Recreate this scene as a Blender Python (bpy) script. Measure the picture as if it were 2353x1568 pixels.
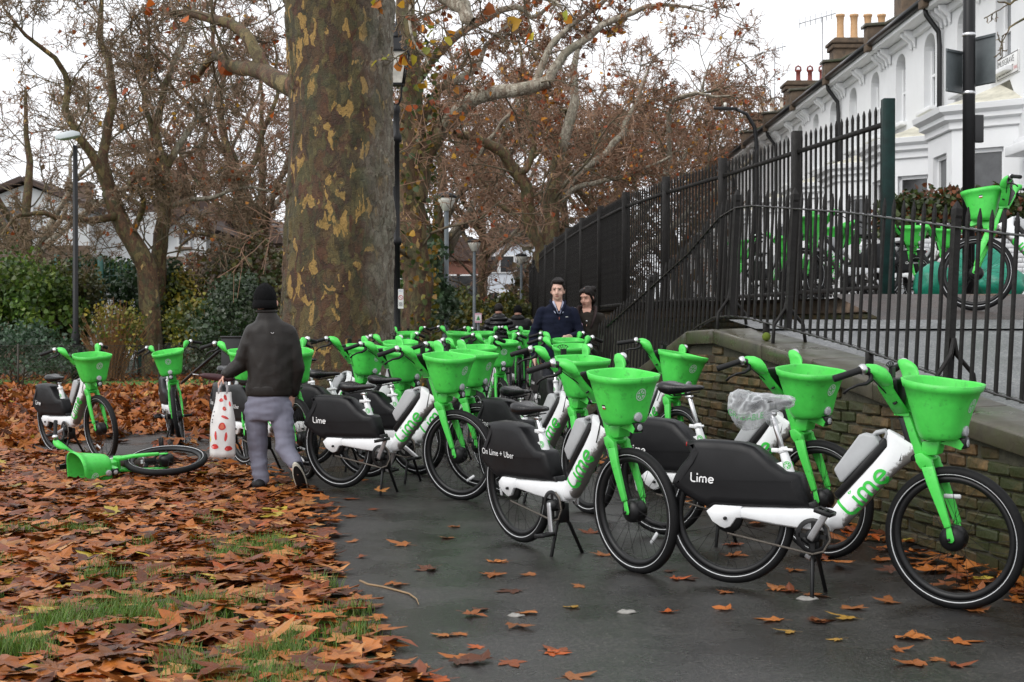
import bpy, bmesh, math, random
import numpy as np
from mathutils import Vector, Matrix, noise as mnoise
R_ = math.radians
for o in list(bpy.data.objects): bpy.data.objects.remove(o)
SC = bpy.context.scene
COL = SC.collection
# ------------------------------------------------------------------ camera
EYE = 1.345
cam_d = bpy.data.cameras.new('camera'); cam_d.lens = 50; cam_d.sensor_width = 36
cam_d.clip_end = 600; cam_d.clip_start = 0.1
cam_o = bpy.data.objects.new('camera', cam_d); COL.objects.link(cam_o)
cam_o.location = (0, 0, EYE); cam_o.rotation_euler = (R_(90 - .473), 0, 0)
cam_d.dof.use_dof = True; cam_d.dof.focus_distance = 9.5; cam_d.dof.aperture_fstop = 9.0
SC.camera = cam_o
# ------------------------------------------------------------------ overcast sky and soft sun
SUN_EL, SUN_AZ = 42, 232
W = bpy.data.worlds.new('World'); SC.world = W; W.use_nodes = True
wn = W.node_tree.nodes; wl = W.node_tree.links
sky = wn.new('ShaderNodeTexSky'); sky.sky_type = 'NISHITA'; sky.sun_disc = False
sky.sun_elevation = R_(SUN_EL); sky.sun_rotation = R_(SUN_AZ); sky.dust_density = 6; sky.air_density = 1.2
hs = wn.new('ShaderNodeHueSaturation'); hs.inputs['Saturation'].default_value = .10
wl.new(sky.outputs[0], hs.inputs['Color'])
ovc = wn.new('ShaderNodeMixRGB'); ovc.inputs[0].default_value = .80
ovc.inputs[2].default_value = (11.0, 11.2, 11.6, 1)          # the even cloud deck
wl.new(hs.outputs[0], ovc.inputs[1])
bg = wn['Background']; bg.inputs[1].default_value = .12
wl.new(ovc.outputs[0], bg.inputs[0])
sun_d = bpy.data.lights.new('sun', 'SUN'); sun_d.energy = 1.3; sun_d.angle = R_(40); sun_d.color = (1, .97, .93)
sun_o = bpy.data.objects.new('sun', sun_d); COL.objects.link(sun_o)
sun_o.rotation_euler = Vector((math.sin(R_(SUN_AZ)) * math.cos(R_(SUN_EL)), math.cos(R_(SUN_AZ)) * math.cos(R_(SUN_EL)), math.sin(R_(SUN_EL)))).to_track_quat('Z', 'Y').to_euler(); sun_o.location = (0, 0, 30)
SC.view_settings.view_transform = 'Standard'; SC.view_settings.look = 'None'
SC.view_settings.exposure = .14; SC.view_settings.gamma = 1
SC.render.engine = 'CYCLES'
SC.render.resolution_x = 1024; SC.render.resolution_y = 682

# ------------------------------------------------------------------ helpers
FD = 3268.0                                    # focal length in 2353-wide picture units
def at(x, y, Y):                               # sighting -> point at distance Y
    return Vector(((x - 1176.5) / FD * Y, Y, EYE + (757 - y) / FD * Y))
def sst(a, b, x):
    t = min(max((x - a) / (b - a), 0), 1); return t * t * (3 - 2 * t)
def gz(X, Y):                                  # the lie of the park ground
    return .015 * max(min(Y, 30) - 7, 0) * sst(-4.2, -1.0, X)
def pile(X, Y):                                # heaped leaves
    h = .27 * max(sst(18.9, 22.5, Y) * sst(-2.6, -4.0, X), sst(16.4, 20.5, Y) * sst(-4.9, -6.2, X)) * sst(27, 24, Y)
    h += .13 * sst(1.6, 0, math.hypot((X + 4.3) / 1.5, (Y - 10.9) / 1.2)) * .9
    h += .10 * sst(1.2, 0, math.hypot((X + 6.2) / 2, (Y - 13.5) / 2))
    return h
class MB:
    def __init__(s): s.v = []; s.f = []; s.c = []; s.sm = []
    def add(s, vs, fs, smooth=True, col=None):
        b = len(s.v); s.v += [tuple(p) for p in vs]
        for f in fs: s.f.append(tuple(i + b for i in f)); s.sm.append(smooth); s.c.append(col)
        return s
    def box(s, c, d, M=None, col=None):
        c = Vector(c); hx, hy, hz = d[0] / 2, d[1] / 2, d[2] / 2
        P = [Vector((x, y, z)) for x in (-hx, hx) for y in (-hy, hy) for z in (-hz, hz)]
        if M is not None: P = [M @ p for p in P]
        return s.add([c + p for p in P], [(0, 1, 3, 2), (4, 6, 7, 5), (0, 4, 5, 1), (2, 3, 7, 6), (0, 2, 6, 4), (1, 5, 7, 3)], False, col)
    def tube(s, pts, rad, n=8, cap=True, smooth=True, col=None, ref=None, flat=1.0):
        pts = [Vector(p) for p in pts]; m = len(pts)
        if not hasattr(rad, '__len__'): rad = [rad] * m
        vs = []; u = None
        for i, p in enumerate(pts):
            t = (pts[min(i + 1, m - 1)] - pts[max(i - 1, 0)])
            if t.length < 1e-9: t = Vector((0, 0, 1))
            t.normalize()
            if u is None:
                r = Vector(ref) if ref else (Vector((0, 0, 1)) if abs(t.z) < .9 else Vector((0, 1, 0)))
                u = t.cross(r).normalized()
            else: u = (u - t * u.dot(t)).normalized()
            w = t.cross(u)
            for k in range(n):
                a = 2 * math.pi * k / n
                vs.append(p + (u * math.cos(a) * flat + w * math.sin(a)) * rad[i])
        fs = [(i * n + k, i * n + (k + 1) % n, (i + 1) * n + (k + 1) % n, (i + 1) * n + k) for i in range(m - 1) for k in range(n)]
        if cap: fs += [tuple(range(n - 1, -1, -1)), tuple((m - 1) * n + k for k in range(n))]
        return s.add(vs, fs, smooth, col)
    def rings(s, rr, closed=True, cap=True, smooth=True, col=None):
        n = len(rr[0]); m = len(rr); vs = [p for r in rr for p in r]
        fs = [(i * n + k, i * n + (k + 1) % n, (i + 1) * n + (k + 1) % n, (i + 1) * n + k) for i in range(m - 1) for k in range(n if closed else n - 1)]
        if cap: fs += [tuple(range(n - 1, -1, -1)), tuple((m - 1) * n + k for k in range(n))]
        return s.add(vs, fs, smooth, col)
    def prism(s, poly, y0, y1, axis='y', col=None):          # polygon in xz swept along y (or xy swept along z)
        if axis == 'y': a = [(x, y0, z) for x, z in poly]; b = [(x, y1, z) for x, z in poly]
        else: a = [(x, y, y0) for x, y in poly]; b = [(x, y, y1) for x, y in poly]
        return s.rings([a, b], smooth=False, col=col)
    def lathe(s, c, prof, n=12, axis='z', col=None, cap=True):
        c = Vector(c); rr = []
        for r, h in prof:
            ring = []
            for k in range(n):
                a = 2 * math.pi * k / n; p, q = r * math.cos(a), r * math.sin(a)
                ring.append(c + (Vector((p, q, h)) if axis == 'z' else Vector((p, h, q)) if axis == 'y' else Vector((h, p, q))))
            rr.append(ring)
        return s.rings(rr, cap=cap, col=col)
    def mesh(s, name, bevel=0, seg=2, fix=True):
        me = bpy.data.meshes.new(name); me.from_pydata(s.v, [], s.f)
        me.polygons.foreach_set('use_smooth', s.sm)
        if any(c is not None for c in s.c):
            at_ = me.attributes.new('Col', 'FLOAT_COLOR', 'CORNER'); buf = np.ones((len(me.loops), 4), 'f')
            for p in me.polygons:
                c = s.c[p.index] or (1, 1, 1)
                buf[p.loop_start:p.loop_start + p.loop_total, :3] = c
            at_.data.foreach_set('color', buf.ravel())
        if bevel or fix:
            bm = bmesh.new(); bm.from_mesh(me)
            if bevel:
                bmesh.ops.remove_doubles(bm, verts=bm.verts, dist=1e-5)
                es = [e for e in bm.edges if len(e.link_faces) == 2 and e.calc_face_angle(0) > .6]
                bmesh.ops.bevel(bm, geom=es, offset=bevel, segments=seg, profile=.5, affect='EDGES', clamp_overlap=True)
                for f in bm.faces: f.smooth = True
            bmesh.ops.recalc_face_normals(bm, faces=bm.faces)
            bm.to_mesh(me); bm.free()
        me.update(); return me
    def build(s, name, mat, parent=None, bevel=0, **k):
        return obj(name, s.mesh(name, bevel, **k), mat, parent)
def obj(name, me, mat=None, parent=None, M=None):
    if mat is not None and not len(me.materials): me.materials.append(mat)
    o = bpy.data.objects.new(name, me); COL.objects.link(o)
    if parent is not None: o.parent = parent
    if M is not None: o.matrix_local = M
    return o
def empty(name, loc=(0, 0, 0), rz=0):
    o = bpy.data.objects.new(name, None); COL.objects.link(o); o.location = loc; o.rotation_euler = (0, 0, rz)
    o.empty_display_size = .2; return o
def tag(o, label=None, cat=None, group=None, kind=None):
    for k, v in (('label', label), ('category', cat), ('group', group), ('kind', kind)):
        if v: o[k] = v
    return o
def npmesh(name, V, Fq, mat, parent=None, cols=None, smooth=True, tri=False):
    """fast mesh from numpy: V (n,3), F (m,3|4); cols (m,3) per face"""
    me = bpy.data.meshes.new(name); k = Fq.shape[1]
    me.vertices.add(len(V)); me.vertices.foreach_set('co', np.ascontiguousarray(V, 'f').ravel())
    me.loops.add(Fq.size); me.loops.foreach_set('vertex_index', np.ascontiguousarray(Fq, 'i').ravel())
    me.polygons.add(len(Fq)); me.polygons.foreach_set('loop_start', np.arange(0, Fq.size, k, dtype='i'))
    me.polygons.foreach_set('use_smooth', np.full(len(Fq), smooth))
    me.update(calc_edges=True); me.validate()
    if cols is not None:
        a = me.attributes.new('Col', 'FLOAT_COLOR', 'CORNER')
        c4 = np.ones((len(Fq), k, 4), 'f'); c4[:, :, :3] = cols[:, None, :]
        a.data.foreach_set('color', c4.ravel())
    return obj(name, me, mat, parent)
# ------------------------------------------------------------------ materials
def nd(nt, t, **k):
    n = nt.nodes.new(t)
    for a, v in k.items():
        if a.startswith('i_'): n.inputs[a[2:].replace('_', ' ')].default_value = v
        else: setattr(n, a, v)
    return n
def ramp(nt, stops, interp='LINEAR'):
    r = nt.nodes.new('ShaderNodeValToRGB'); cr = r.color_ramp; cr.interpolation = interp
    while len(cr.elements) < len(stops): cr.elements.new(.5)
    for e, (p, c) in zip(cr.elements, stops):
        e.position = p; e.color = (*c, 1) if len(c) == 3 else c
    return r
MATS = {}
def mat(name, col=(.5, .5, .5), rough=.5, metal=0, var=.0, vscale=8, bump=0, bscale=60, attr=False, objrnd=0, spec=.5,
        trans=0, coat=0, dirt=None, alpha=1, emit=0, rvar=0, coords='Object'):
    if name in MATS: return MATS[name]
    m = bpy.data.materials.new(name); m.use_nodes = True; nt = m.node_tree; L = nt.links; b = nt.nodes['Principled BSDF']
    b.inputs['Roughness'].default_value = rough; b.inputs['Metallic'].default_value = metal
    b.inputs['Specular IOR Level'].default_value = spec; b.inputs['Base Color'].default_value = (*col, 1)
    b.inputs['Coat Weight'].default_value = coat; b.inputs['Coat Roughness'].default_value = .15
    tc = nd(nt, 'ShaderNodeTexCoord'); cur = None
    if attr:
        a = nd(nt, 'ShaderNodeAttribute', attribute_name='Col'); cur = a.outputs['Color']
    if var:
        n = nd(nt, 'ShaderNodeTexNoise'); n.inputs['Scale'].default_value = vscale; n.inputs['Detail'].default_value = 6; n.inputs['Roughness'].default_value = .65
        L.new(tc.outputs[coords], n.inputs['Vector'])
        mr = nd(nt, 'ShaderNodeMapRange'); mr.inputs[1].default_value = .3; mr.inputs[2].default_value = .7
        mr.inputs[3].default_value = 1 - var; mr.inputs[4].default_value = 1 + var; L.new(n.outputs['Fac'], mr.inputs[0])
        mx = nd(nt, 'ShaderNodeMixRGB', blend_type='MULTIPLY'); mx.inputs[0].default_value = 1
        mx.inputs[1].default_value = (*col, 1)
        if cur: L.new(cur, mx.inputs[1])
        L.new(mr.outputs[0], mx.inputs[2]); cur = mx.outputs[0]
    if objrnd:
        oi = nd(nt, 'ShaderNodeObjectInfo'); mr = nd(nt, 'ShaderNodeMapRange'); mr.inputs[3].default_value = 1 - objrnd; mr.inputs[4].default_value = 1 + objrnd
        L.new(oi.outputs['Random'], mr.inputs[0]); mx = nd(nt, 'ShaderNodeMixRGB', blend_type='MULTIPLY'); mx.inputs[0].default_value = 1
        mx.inputs[1].default_value = (*col, 1)
        if cur: L.new(cur, mx.inputs[1])
        L.new(mr.outputs[0], mx.inputs[2]); cur = mx.outputs[0]
    if dirt:                                     # (colour, amount, scale): grime patches
        n = nd(nt, 'ShaderNodeTexNoise'); n.inputs['Scale'].default_value = dirt[2]; n.inputs['Detail'].default_value = 9; n.inputs['Roughness'].default_value = .7
        oi = nd(nt, 'ShaderNodeObjectInfo'); va = nd(nt, 'ShaderNodeVectorMath', operation='ADD')
        L.new(tc.outputs[coords], va.inputs[0]); L.new(oi.outputs['Location'], va.inputs[1]); L.new(va.outputs[0], n.inputs['Vector'])
        mr = nd(nt, 'ShaderNodeMapRange'); mr.inputs[1].default_value = 1 - dirt[1]; mr.inputs[2].default_value = min(1 - dirt[1] + .22, 1.2); L.new(n.outputs['Fac'], mr.inputs[0])
        mx = nd(nt, 'ShaderNodeMixRGB'); mx.inputs[1].default_value = (*col, 1); mx.inputs[2].default_value = (*dirt[0], 1)
        if cur: L.new(cur, mx.inputs[1])
        L.new(mr.outputs[0], mx.inputs[0]); cur = mx.outputs[0]
    if cur: L.new(cur, b.inputs['Base Color'])
    if bump:
        n = nd(nt, 'ShaderNodeTexNoise'); n.inputs['Scale'].default_value = bscale; n.inputs['Detail'].default_value = 5
        L.new(tc.outputs[coords], n.inputs['Vector']); bp = nd(nt, 'ShaderNodeBump'); bp.inputs['Strength'].default_value = bump; bp.inputs['Distance'].default_value = .01
        L.new(n.outputs['Fac'], bp.inputs['Height']); L.new(bp.outputs[0], b.inputs['Normal'])
    if rvar:
        n = nd(nt, 'ShaderNodeTexNoise'); n.inputs['Scale'].default_value = vscale * .6; n.inputs['Detail'].default_value = 5
        L.new(tc.outputs[coords], n.inputs['Vector']); mr = nd(nt, 'ShaderNodeMapRange'); mr.inputs[1].default_value = .3; mr.inputs[2].default_value = .7
        mr.inputs[3].default_value = max(rough - rvar, .03); mr.inputs[4].default_value = min(rough + rvar, 1); L.new(n.outputs['Fac'], mr.inputs[0]); L.new(mr.outputs[0], b.inputs['Roughness'])
    if trans:
        b.inputs['Subsurface Weight'].default_value = 0
        t = nd(nt, 'ShaderNodeBsdfTranslucent'); ms = nd(nt, 'ShaderNodeMixShader'); ms.inputs[0].default_value = trans
        t.inputs[0].default_value = (*col, 1)
        if cur: L.new(cur, t.inputs[0])
        L.new(b.outputs[0], ms.inputs[1]); L.new(t.outputs[0], ms.inputs[2]); L.new(ms.outputs[0], nt.nodes['Material Output'].inputs[0])
    if alpha < 1:
        b.inputs['Alpha'].default_value = alpha
    if emit:
        b.inputs['Emission Color'].default_value = (*col, 1); b.inputs['Emission Strength'].default_value = emit
    MATS[name] = m; return m
M_GREEN = mat('lime_green', (.066, .58, .075), .42, var=.10, vscale=14, objrnd=.07, dirt=((.025, .17, .03), .44, 20), rvar=.12, bump=.04, bscale=220)
M_WHITE = mat('frame_white', (.78, .79, .80), .35, var=.05, vscale=10, dirt=((.16, .14, .12), .36, 22), rvar=.1)
def frame_mud():
    nt = M_WHITE.node_tree; L = nt.links; b = nt.nodes['Principled BSDF']; src = b.inputs['Base Color'].links[0].from_socket
    tc = nd(nt, 'ShaderNodeTexCoord'); sp = nd(nt, 'ShaderNodeSeparateXYZ'); L.new(tc.outputs['Object'], sp.inputs[0])
    a = nd(nt, 'ShaderNodeMath', operation='MULTIPLY_ADD'); a.inputs[1].default_value = -.75; a.inputs[2].default_value = .75 * .70 - .66 * .549; L.new(sp.outputs[0], a.inputs[0])
    d = nd(nt, 'ShaderNodeMath', operation='MULTIPLY_ADD'); d.inputs[1].default_value = .66; L.new(sp.outputs[2], d.inputs[0]); L.new(a.outputs[0], d.inputs[2])
    oi = nd(nt, 'ShaderNodeObjectInfo'); va = nd(nt, 'ShaderNodeVectorMath', operation='ADD'); L.new(tc.outputs['Object'], va.inputs[0]); L.new(oi.outputs['Location'], va.inputs[1])
    n = nd(nt, 'ShaderNodeTexNoise'); n.inputs['Scale'].default_value = 26; n.inputs['Detail'].default_value = 9; n.inputs['Roughness'].default_value = .75; L.new(va.outputs[0], n.inputs['Vector'])
    e = nd(nt, 'ShaderNodeMapRange'); e.inputs[1].default_value = .005; e.inputs[2].default_value = -.055; e.inputs[3].default_value = -.22; e.inputs[4].default_value = .30; L.new(d.outputs[0], e.inputs[0])
    s = nd(nt, 'ShaderNodeMath', operation='ADD'); L.new(n.outputs['Fac'], s.inputs[0]); L.new(e.outputs[0], s.inputs[1]); r = nd(nt, 'ShaderNodeMapRange'); r.inputs[1].default_value = .54; r.inputs[2].default_value = .68; r.inputs[4].default_value = .85; L.new(s.outputs[0], r.inputs[0])
    g = nd(nt, 'ShaderNodeMath', operation='GREATER_THAN'); g.inputs[1].default_value = .60; L.new(sp.outputs[0], g.inputs[0]); mm = nd(nt, 'ShaderNodeMath', operation='MULTIPLY'); L.new(r.outputs[0], mm.inputs[0]); L.new(g.outputs[0], mm.inputs[1])
    m = nd(nt, 'ShaderNodeMixRGB'); m.inputs[2].default_value = (.055, .038, .025, 1); L.new(mm.outputs[0], m.inputs[0]); L.new(src, m.inputs[1]); L.new(m.outputs[0], b.inputs['Base Color'])
frame_mud()
M_BLACKP = mat('fender_black', (.0055, .0055, .0065), .45, spec=.28, var=.25, vscale=9, dirt=((.03, .03, .03), .38, 7), rvar=.14, bump=.05, bscale=180)
M_RUBBER = mat('tyre_rubber', (.005, .005, .0055), .66, spec=.25, var=.3, vscale=12, dirt=((.03, .028, .025), .35, 10), bump=.12, bscale=140)
M_BLACKM = mat('black_metal', (.006, .006, .0065), .42, spec=.35, var=.2, vscale=20)
M_GRIP = mat('grip_black', (.008, .008, .0085), .6, spec=.3, bump=.2, bscale=300)
M_STRIPE = mat('reflective_stripe', (.55, .56, .57), .35)
M_SILVER = mat('silver', (.62, .62, .63), .28, metal=1, var=.1)
M_CRANK = mat('crank_alloy', (.45, .45, .46), .4, metal=.8, var=.15, dirt=((.1, .09, .08), .4, 30))
M_GREY = mat('battery_grey', (.38, .39, .40), .45, var=.08, dirt=((.12, .12, .12), .38, 18))
M_SADDLE = mat('saddle_vinyl', (.006, .006, .007), .33, spec=.4, bump=.12, bscale=90, rvar=.1)
M_LOGOG = mat('logo_green', (.03, .52, .05), .4)
M_LOGOW = mat('logo_white', (.8, .8, .8), .45)
M_DECAL = mat('decal_grey', (.50, .66, .55), .4)
M_LENS = mat('lens', (.46, .47, .49), .25, metal=.4, bump=.6, bscale=300)
M_RED = mat('red_lens', (.35, .01, .01), .2)
M_ORANGE = mat('orange_reflector', (.8, .22, .02), .3)
M_CHAIN = mat('chain', (.16, .14, .12), .5, metal=.7, bump=.8, bscale=200)
M_POLE = mat('pole_black', (.008, .008, .009), .42, var=.2, spec=.3); M_POLEG = mat('pole_grey', (.085, .10, .11), .5, var=.2)
# ------------------------------------------------------------------ hire bike (x forward, y left, z up; origin = rear tyre contact)
WR = .345; WBASE = 1.135; PITCH = math.atan2(.028, WBASE)
AX0 = Vector((.925, 0, .80)); AXD = Vector((-.343, 0, .939)).normalized()
def selip(c, ux, uy, hw, hv, n=20, e=2.6):
    out = []
    for k in range(n):
        a = 2 * math.pi * k / n; ca, sa = math.cos(a), math.sin(a)
        out.append(c + ux * (hw * math.copysign(abs(ca) ** (2 / e), ca)) + uy * (hv * math.copysign(abs(sa) ** (2 / e), sa)))
    return out
YV = Vector((0, 1, 0))
def inset(poly, d):
    n = len(poly); A = sum(poly[i][0] * poly[(i + 1) % n][1] - poly[(i + 1) % n][0] * poly[i][1] for i in range(n)); sg = 1 if A > 0 else -1
    out = []
    for i in range(n):
        p0, p1, p2 = (Vector(poly[(i + j) % n]) for j in (-1, 0, 1))
        e1 = (p1 - p0).normalized(); e2 = (p2 - p1).normalized()
        n1 = Vector((-e1.y, e1.x)) * sg; n2 = Vector((-e2.y, e2.x)) * sg; b = (n1 + n2)
        if b.length < .3: b = n1
        b.normalize(); out.append(tuple(p1 + b * d / max(b.dot(n1), .6)))
    return out
def ribbon(mb, pts, w, fn, closed=False, sub=4):
    """flat stroke along 2d pts, fn maps (u,v)->3d"""
    P = [Vector(p) for p in pts]; Q = []
    m = len(P) if closed else len(P) - 1
    for i in range(m):
        a, b = P[i], P[(i + 1) % len(P)]
        k = max(1, int((b - a).length / (w * .6)))
        for j in range(k): Q.append(a.lerp(b, j / k))
    if not closed: Q.append(P[-1])
    n = len(Q); vs = []
    for i in range(n):
        t = (Q[(i + 1) % n] - Q[i - 1]) if closed else (Q[min(i + 1, n - 1)] - Q[max(i - 1, 0)])
        t.normalize(); nn = Vector((-t.y, t.x)) * w / 2
        vs += [fn(*(Q[i] + nn)), fn(*(Q[i] - nn))]
    fs = [(2 * i, 2 * i + 1, 2 * ((i + 1) % n) + 1, 2 * ((i + 1) % n)) for i in range(n if closed else n - 1)]
    mb.add(vs, fs, False)
def arc(cx, cy, r, a0, a1, n=10, ry=None):
    return [(cx + r * math.cos(R_(a0 + (a1 - a0) * i / n)), cy + (ry or r) * math.sin(R_(a0 + (a1 - a0) * i / n))) for i in range(n + 1)]
def logo(mb, fn, s=1.0):                         # the hire firm's wordmark, x-height 1, about 4.3 long
    w = .23 * s; f = fn
    S = lambda L: [(x * s, y * s) for x, y in L]
    ribbon(mb, S([(.12, 1.62)] + [(.12, .55)] + arc(.55, .5, .43, 180, 262, 7) + [(.98, .06)]), w, f)
    ribbon(mb, S([(1.28, .0), (1.28, 1.0)]), w, f)
    ribbon(mb, S(arc(1.28, 1.42, .07, 0, 330, 8)), w * .9, f, True)
    ribbon(mb, S([(1.72, 0), (1.72, .62)] + arc(2.03, .66, .31, 175, 5, 8) + [(2.34, 0)]), w, f)
    ribbon(mb, S([(2.34, .6)] + arc(2.65, .66, .31, 175, 5, 8) + [(2.96, 0)]), w, f)
    ribbon(mb, S([(3.42, .50)] + [(4.22, .50)] + arc(3.85, .5, .46, 5, 318, 20)), w, f)
def emblem(mb, fn, r):
    ribbon(mb, arc(0, 0, r, 0, 345, 23), r * .17, fn, True)
    for k in range(6):
        a0 = 60 * k + 9; a1 = 60 * k + 51
        P = [(.2 * r * math.cos(R_(a0 + 21)), .2 * r * math.sin(R_(a0 + 21)))] + arc(0, 0, r * .78, a0, a1, 4)
        mb.add([fn(*p) for p in P], [tuple(range(len(P)))], False)
def text_mesh(body, size, name):
    cu = bpy.data.curves.new(name, 'FONT'); cu.body = body; cu.size = size; cu.fill_mode = 'FRONT'; cu.resolution_u = 3
    to = bpy.data.objects.new(name, cu); COL.objects.link(to)
    me = bpy.data.meshes.new_from_object(to.evaluated_get(bpy.context.evaluated_depsgraph_get()))
    bpy.data.objects.remove(to); bpy.data.curves.remove(cu); me.name = name; me.materials.clear(); return me
BP = {}                                          # part meshes, shared by all bikes
def bike_meshes():
    P = BP
    # ---- frame: down tube, two chain stays, seat tube socket
    mb = MB(); u = Vector((.66, 0, .75)).normalized(); n = Vector((-.75, 0, .66)).normalized()
    rr = []
    for x, z, hv, hw, tw in ((.505, .372, .040, .044, .9), (.535, .374, .046, .050, .75), (.572, .396, .058, .052, .45), (.62, .452, .058, .052, .1), (.70, .549, .056, .051, 0), (.78, .644, .057, .048, 0), (.83, .705, .064, .044, 0), (.862, .745, .080, .039, -.1), (.885, .772, .102, .036, -.2), (.899, .80, .108, .033, -.26)):
        nn = Matrix.Rotation(tw, 3, 'Y') @ n
        rr.append(selip(Vector((x, 0, z)), YV, nn, hw, hv, 22))
    mb.rings(rr)
    FT = [(.585, .412), (.70, .549), (.78, .644), (.83, .705)]
    for s in (-1, 1):
        mb.rings([[Vector((x, s * y1, zt)), Vector((x, s * (y1 + th), zt - .012)), Vector((x, s * (y1 + th), zb + .012)), Vector((x, s * y1, zb))]
                  for x, y1, th, zt, zb in ((-.03, .052, .022, .412, .350), (.09, .052, .022, .412, .346), (.27, .046, .024, .423, .328), (.40, .030, .030, .431, .318), (.47, .018, .034, .433, .314), (.54, .008, .038, .434, .316))], smooth=False)
        mb.prism([(-.107, .373), (-.065, .408), (.085, .4125), (.085, .3545), (.056, .351), (.024, .303), (-.004, .292), (-.03, .300), (-.072, .322)], s * .050, s * .0755)
    mb.tube([(.345, 0, .50), (.29, 0, .655), (.272, 0, .705)], [.030, .024, .021], 14)
    mb.prism([(.225, .635), (.285, .655), (.33, .585), (.29, .58), (.255, .612)], -.012, .012)
    mb.box((.43, 0, .40), (.16, .05, .055))
    P['frame'] = mb.mesh('frame', .003, 1)
    # wordmark on both sides of the down tube
    mb = MB()
    def on_tube(s):
        def f(a, b):
            # a along the tube from its foot, b across (0 = centre)
            c = Vector((.61, 0, .44)) + u * a + n * b
            t = min(abs(b) / .057, .97); y = .0515 * (1 - t ** 2.6) ** (1 / 2.6) + .0018
            c.y = s * y; return c
        return f
    s_ = .066
    logo(mb, lambda a, b: on_tube(-1)(a - .005, b - .050), s_)
    logo(mb, lambda a, b: on_tube(1)(.285 - a, b - .050), s_)
    P['frame_lettering'] = mb.mesh('lettering', fix=False)
    # ---- rear cover
    poly = [(-.235, .725), (-.17, .737), (-.05, .739), (.069, .735), (.135, .721), (.192, .681), (.239, .643), (.304, .606), (.362, .601), (.382, .585), (.40, .525), (.434, .4355), (.335, .4245), (.1, .4145), (-.065, .4105), (-.098, .392), (-.165, .412), (-.231, .447), (-.290, .485), (-.306, .50), (-.300, .525), (-.283, .562), (-.258, .60), (-.225, .64), (-.212, .668), (-.235, .70)]
    def bulge(x, z, d):                          # narrower towards the top and the front
        return 1 - .25 * sst(.60, .74, z) - .35 * sst(.25, .43, x)
    mb = MB(); rr = []
    for ins, y in ((.05, -.083), (.022, -.081), (.008, -.072), (0, -.058), (0, .058), (.008, .072), (.022, .081), (.05, .083)):
        q = inset(poly, ins * .9) if ins else poly
        rr.append([(x, y * bulge(x, z, ins), z) for x, z in q])
    mb.rings(rr); P['fender'] = mb.mesh('rear_cover', 0)
    mb = MB()
    def fs_(s, x0, z0):
        return lambda a, b: Vector((x0 - s * a * 1.0, s * .0855, z0 + b)) if s > 0 else Vector((x0 + a, -.0855, z0 + b))
    logo(mb, fs_(-1, -.195, .520), .0295); logo(mb, fs_(1, -.07, .520), .0295)
    P['fender_logo'] = mb.mesh('lettering', fix=False)
    t = text_mesh('On Lime + Uber', .052, 'lettering'); mb = MB()
    for s in (-1, 1):
        mb.add([((-.262 + v.co.x) if s < 0 else (.07 - v.co.x), s * .0862, .535 + v.co.y) for v in t.vertices], [tuple(p.vertices) for p in t.polygons], False)
    P['fender_text'] = mb.mesh('lettering', fix=False)
    P['rear_light'] = MB().box((-.243, 0, .708), (.016, .05, .022)).mesh('rear_light', .004)
    # ---- seat post, clamp, sticker, saddle (built for the low position; dz moves them)
    P['post'] = MB().tube([(.283, 0, .67), (.215, 0, .868)], .0142, 12).box((.212, 0, .872), (.05, .03, .022)).mesh('seat_post', .003, 1)
    P['clamp'] = MB().tube([(.274, 0, .697), (.266, 0, .722)], .0265, 14).box((.302, -.02, .714), (.055, .012, .014)).box((.235, 0, .705), (.05, .016, .022)).mesh('clamp', .003, 1)
    mb = MB()
    for s in (-1, 1): emblem(mb, lambda a, b, s=s: Vector((.302 + a * .94 - b * .34, s * (.0253 - .3 * a * a / .025), .635 + b * .94 + a * .34)), .019)
    P['post_sticker'] = mb.mesh('sticker', fix=False)
    mb = MB(); rr = []
    for x, w, zt, zb in ((.008, .03, .945, .925), (.014, .06, .957, .905), (.035, .080, .966, .888), (.07, .086, .966, .880), (.11, .080, .958, .882), (.15, .062, .951, .890), (.19, .044, .948, .899), (.23, .033, .949, .908), (.275, .027, .951, .914), (.305, .022, .947, .920), (.318, .010, .938, .928)):
        ring = []
        for k in range(16):
            a = 2 * math.pi * k / 16; ca, sa = math.cos(a), math.sin(a)
            zc, zh = (zt + zb) / 2, (zt - zb) / 2
            dip = -.007 * max(0, sa) * math.exp(-(ca / .35) ** 2)
            ring.append((x, w * math.copysign(abs(ca) ** .75, ca), zc + zh * math.copysign(abs(sa) ** .7, sa) + dip))
        rr.append(ring)
    mb.rings(rr); P['saddle'] = mb.mesh('saddle')
    P['saddle_rails'] = MB().tube([(.06, .02, .885), (.10, .02, .872), (.28, .015, .905)], .004, 6).tube([(.06, -.02, .885), (.10, -.02, .872), (.28, -.015, .905)], .004, 6).mesh('rails')
    # ---- battery with rail and handle
    P['battery'] = MB().prism([(.545, .632), (.578, .575), (.590, .568), (.775, .778), (.752, .812), (.690, .822), (.668, .812)], -.041, .041).mesh('battery', .012, 3)
    P['battery_handle'] = MB().tube([(.725, 0, .80), (.748, 0, .826), (.79, 0, .838), (.802, 0, .825), (.79, 0, .795)], [.014, .013, .012, .012, .012], 8, flat=2.0).mesh('handle')
    P['rail'] = MB().prism([(.548, .512), (.562, .494), (.578, .485), (.812, .762), (.80, .80), (.785, .806)], -.034, .034).mesh('battery_rail', .005, 1)
    # ---- head strip, fork, stem
    P['head'] = MB().prism([(.856, .908), (.889, .915), (.957, .708), (.926, .697)], -.031, .031).mesh('head_tube', .008, 2)
    mb = MB()
    mb.prism([(.880, .930), (.915, .936), (.968, .80), (1.004, .735), (.966, .700), (.942, .745)], -.033, .033)
    mb.prism([(.955, .738), (.99, .752), (1.04, .722), (1.058, .650), (1.03, .648), (1.012, .69), (.99, .668), (.965, .70)], -.062, -.036)
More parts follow.
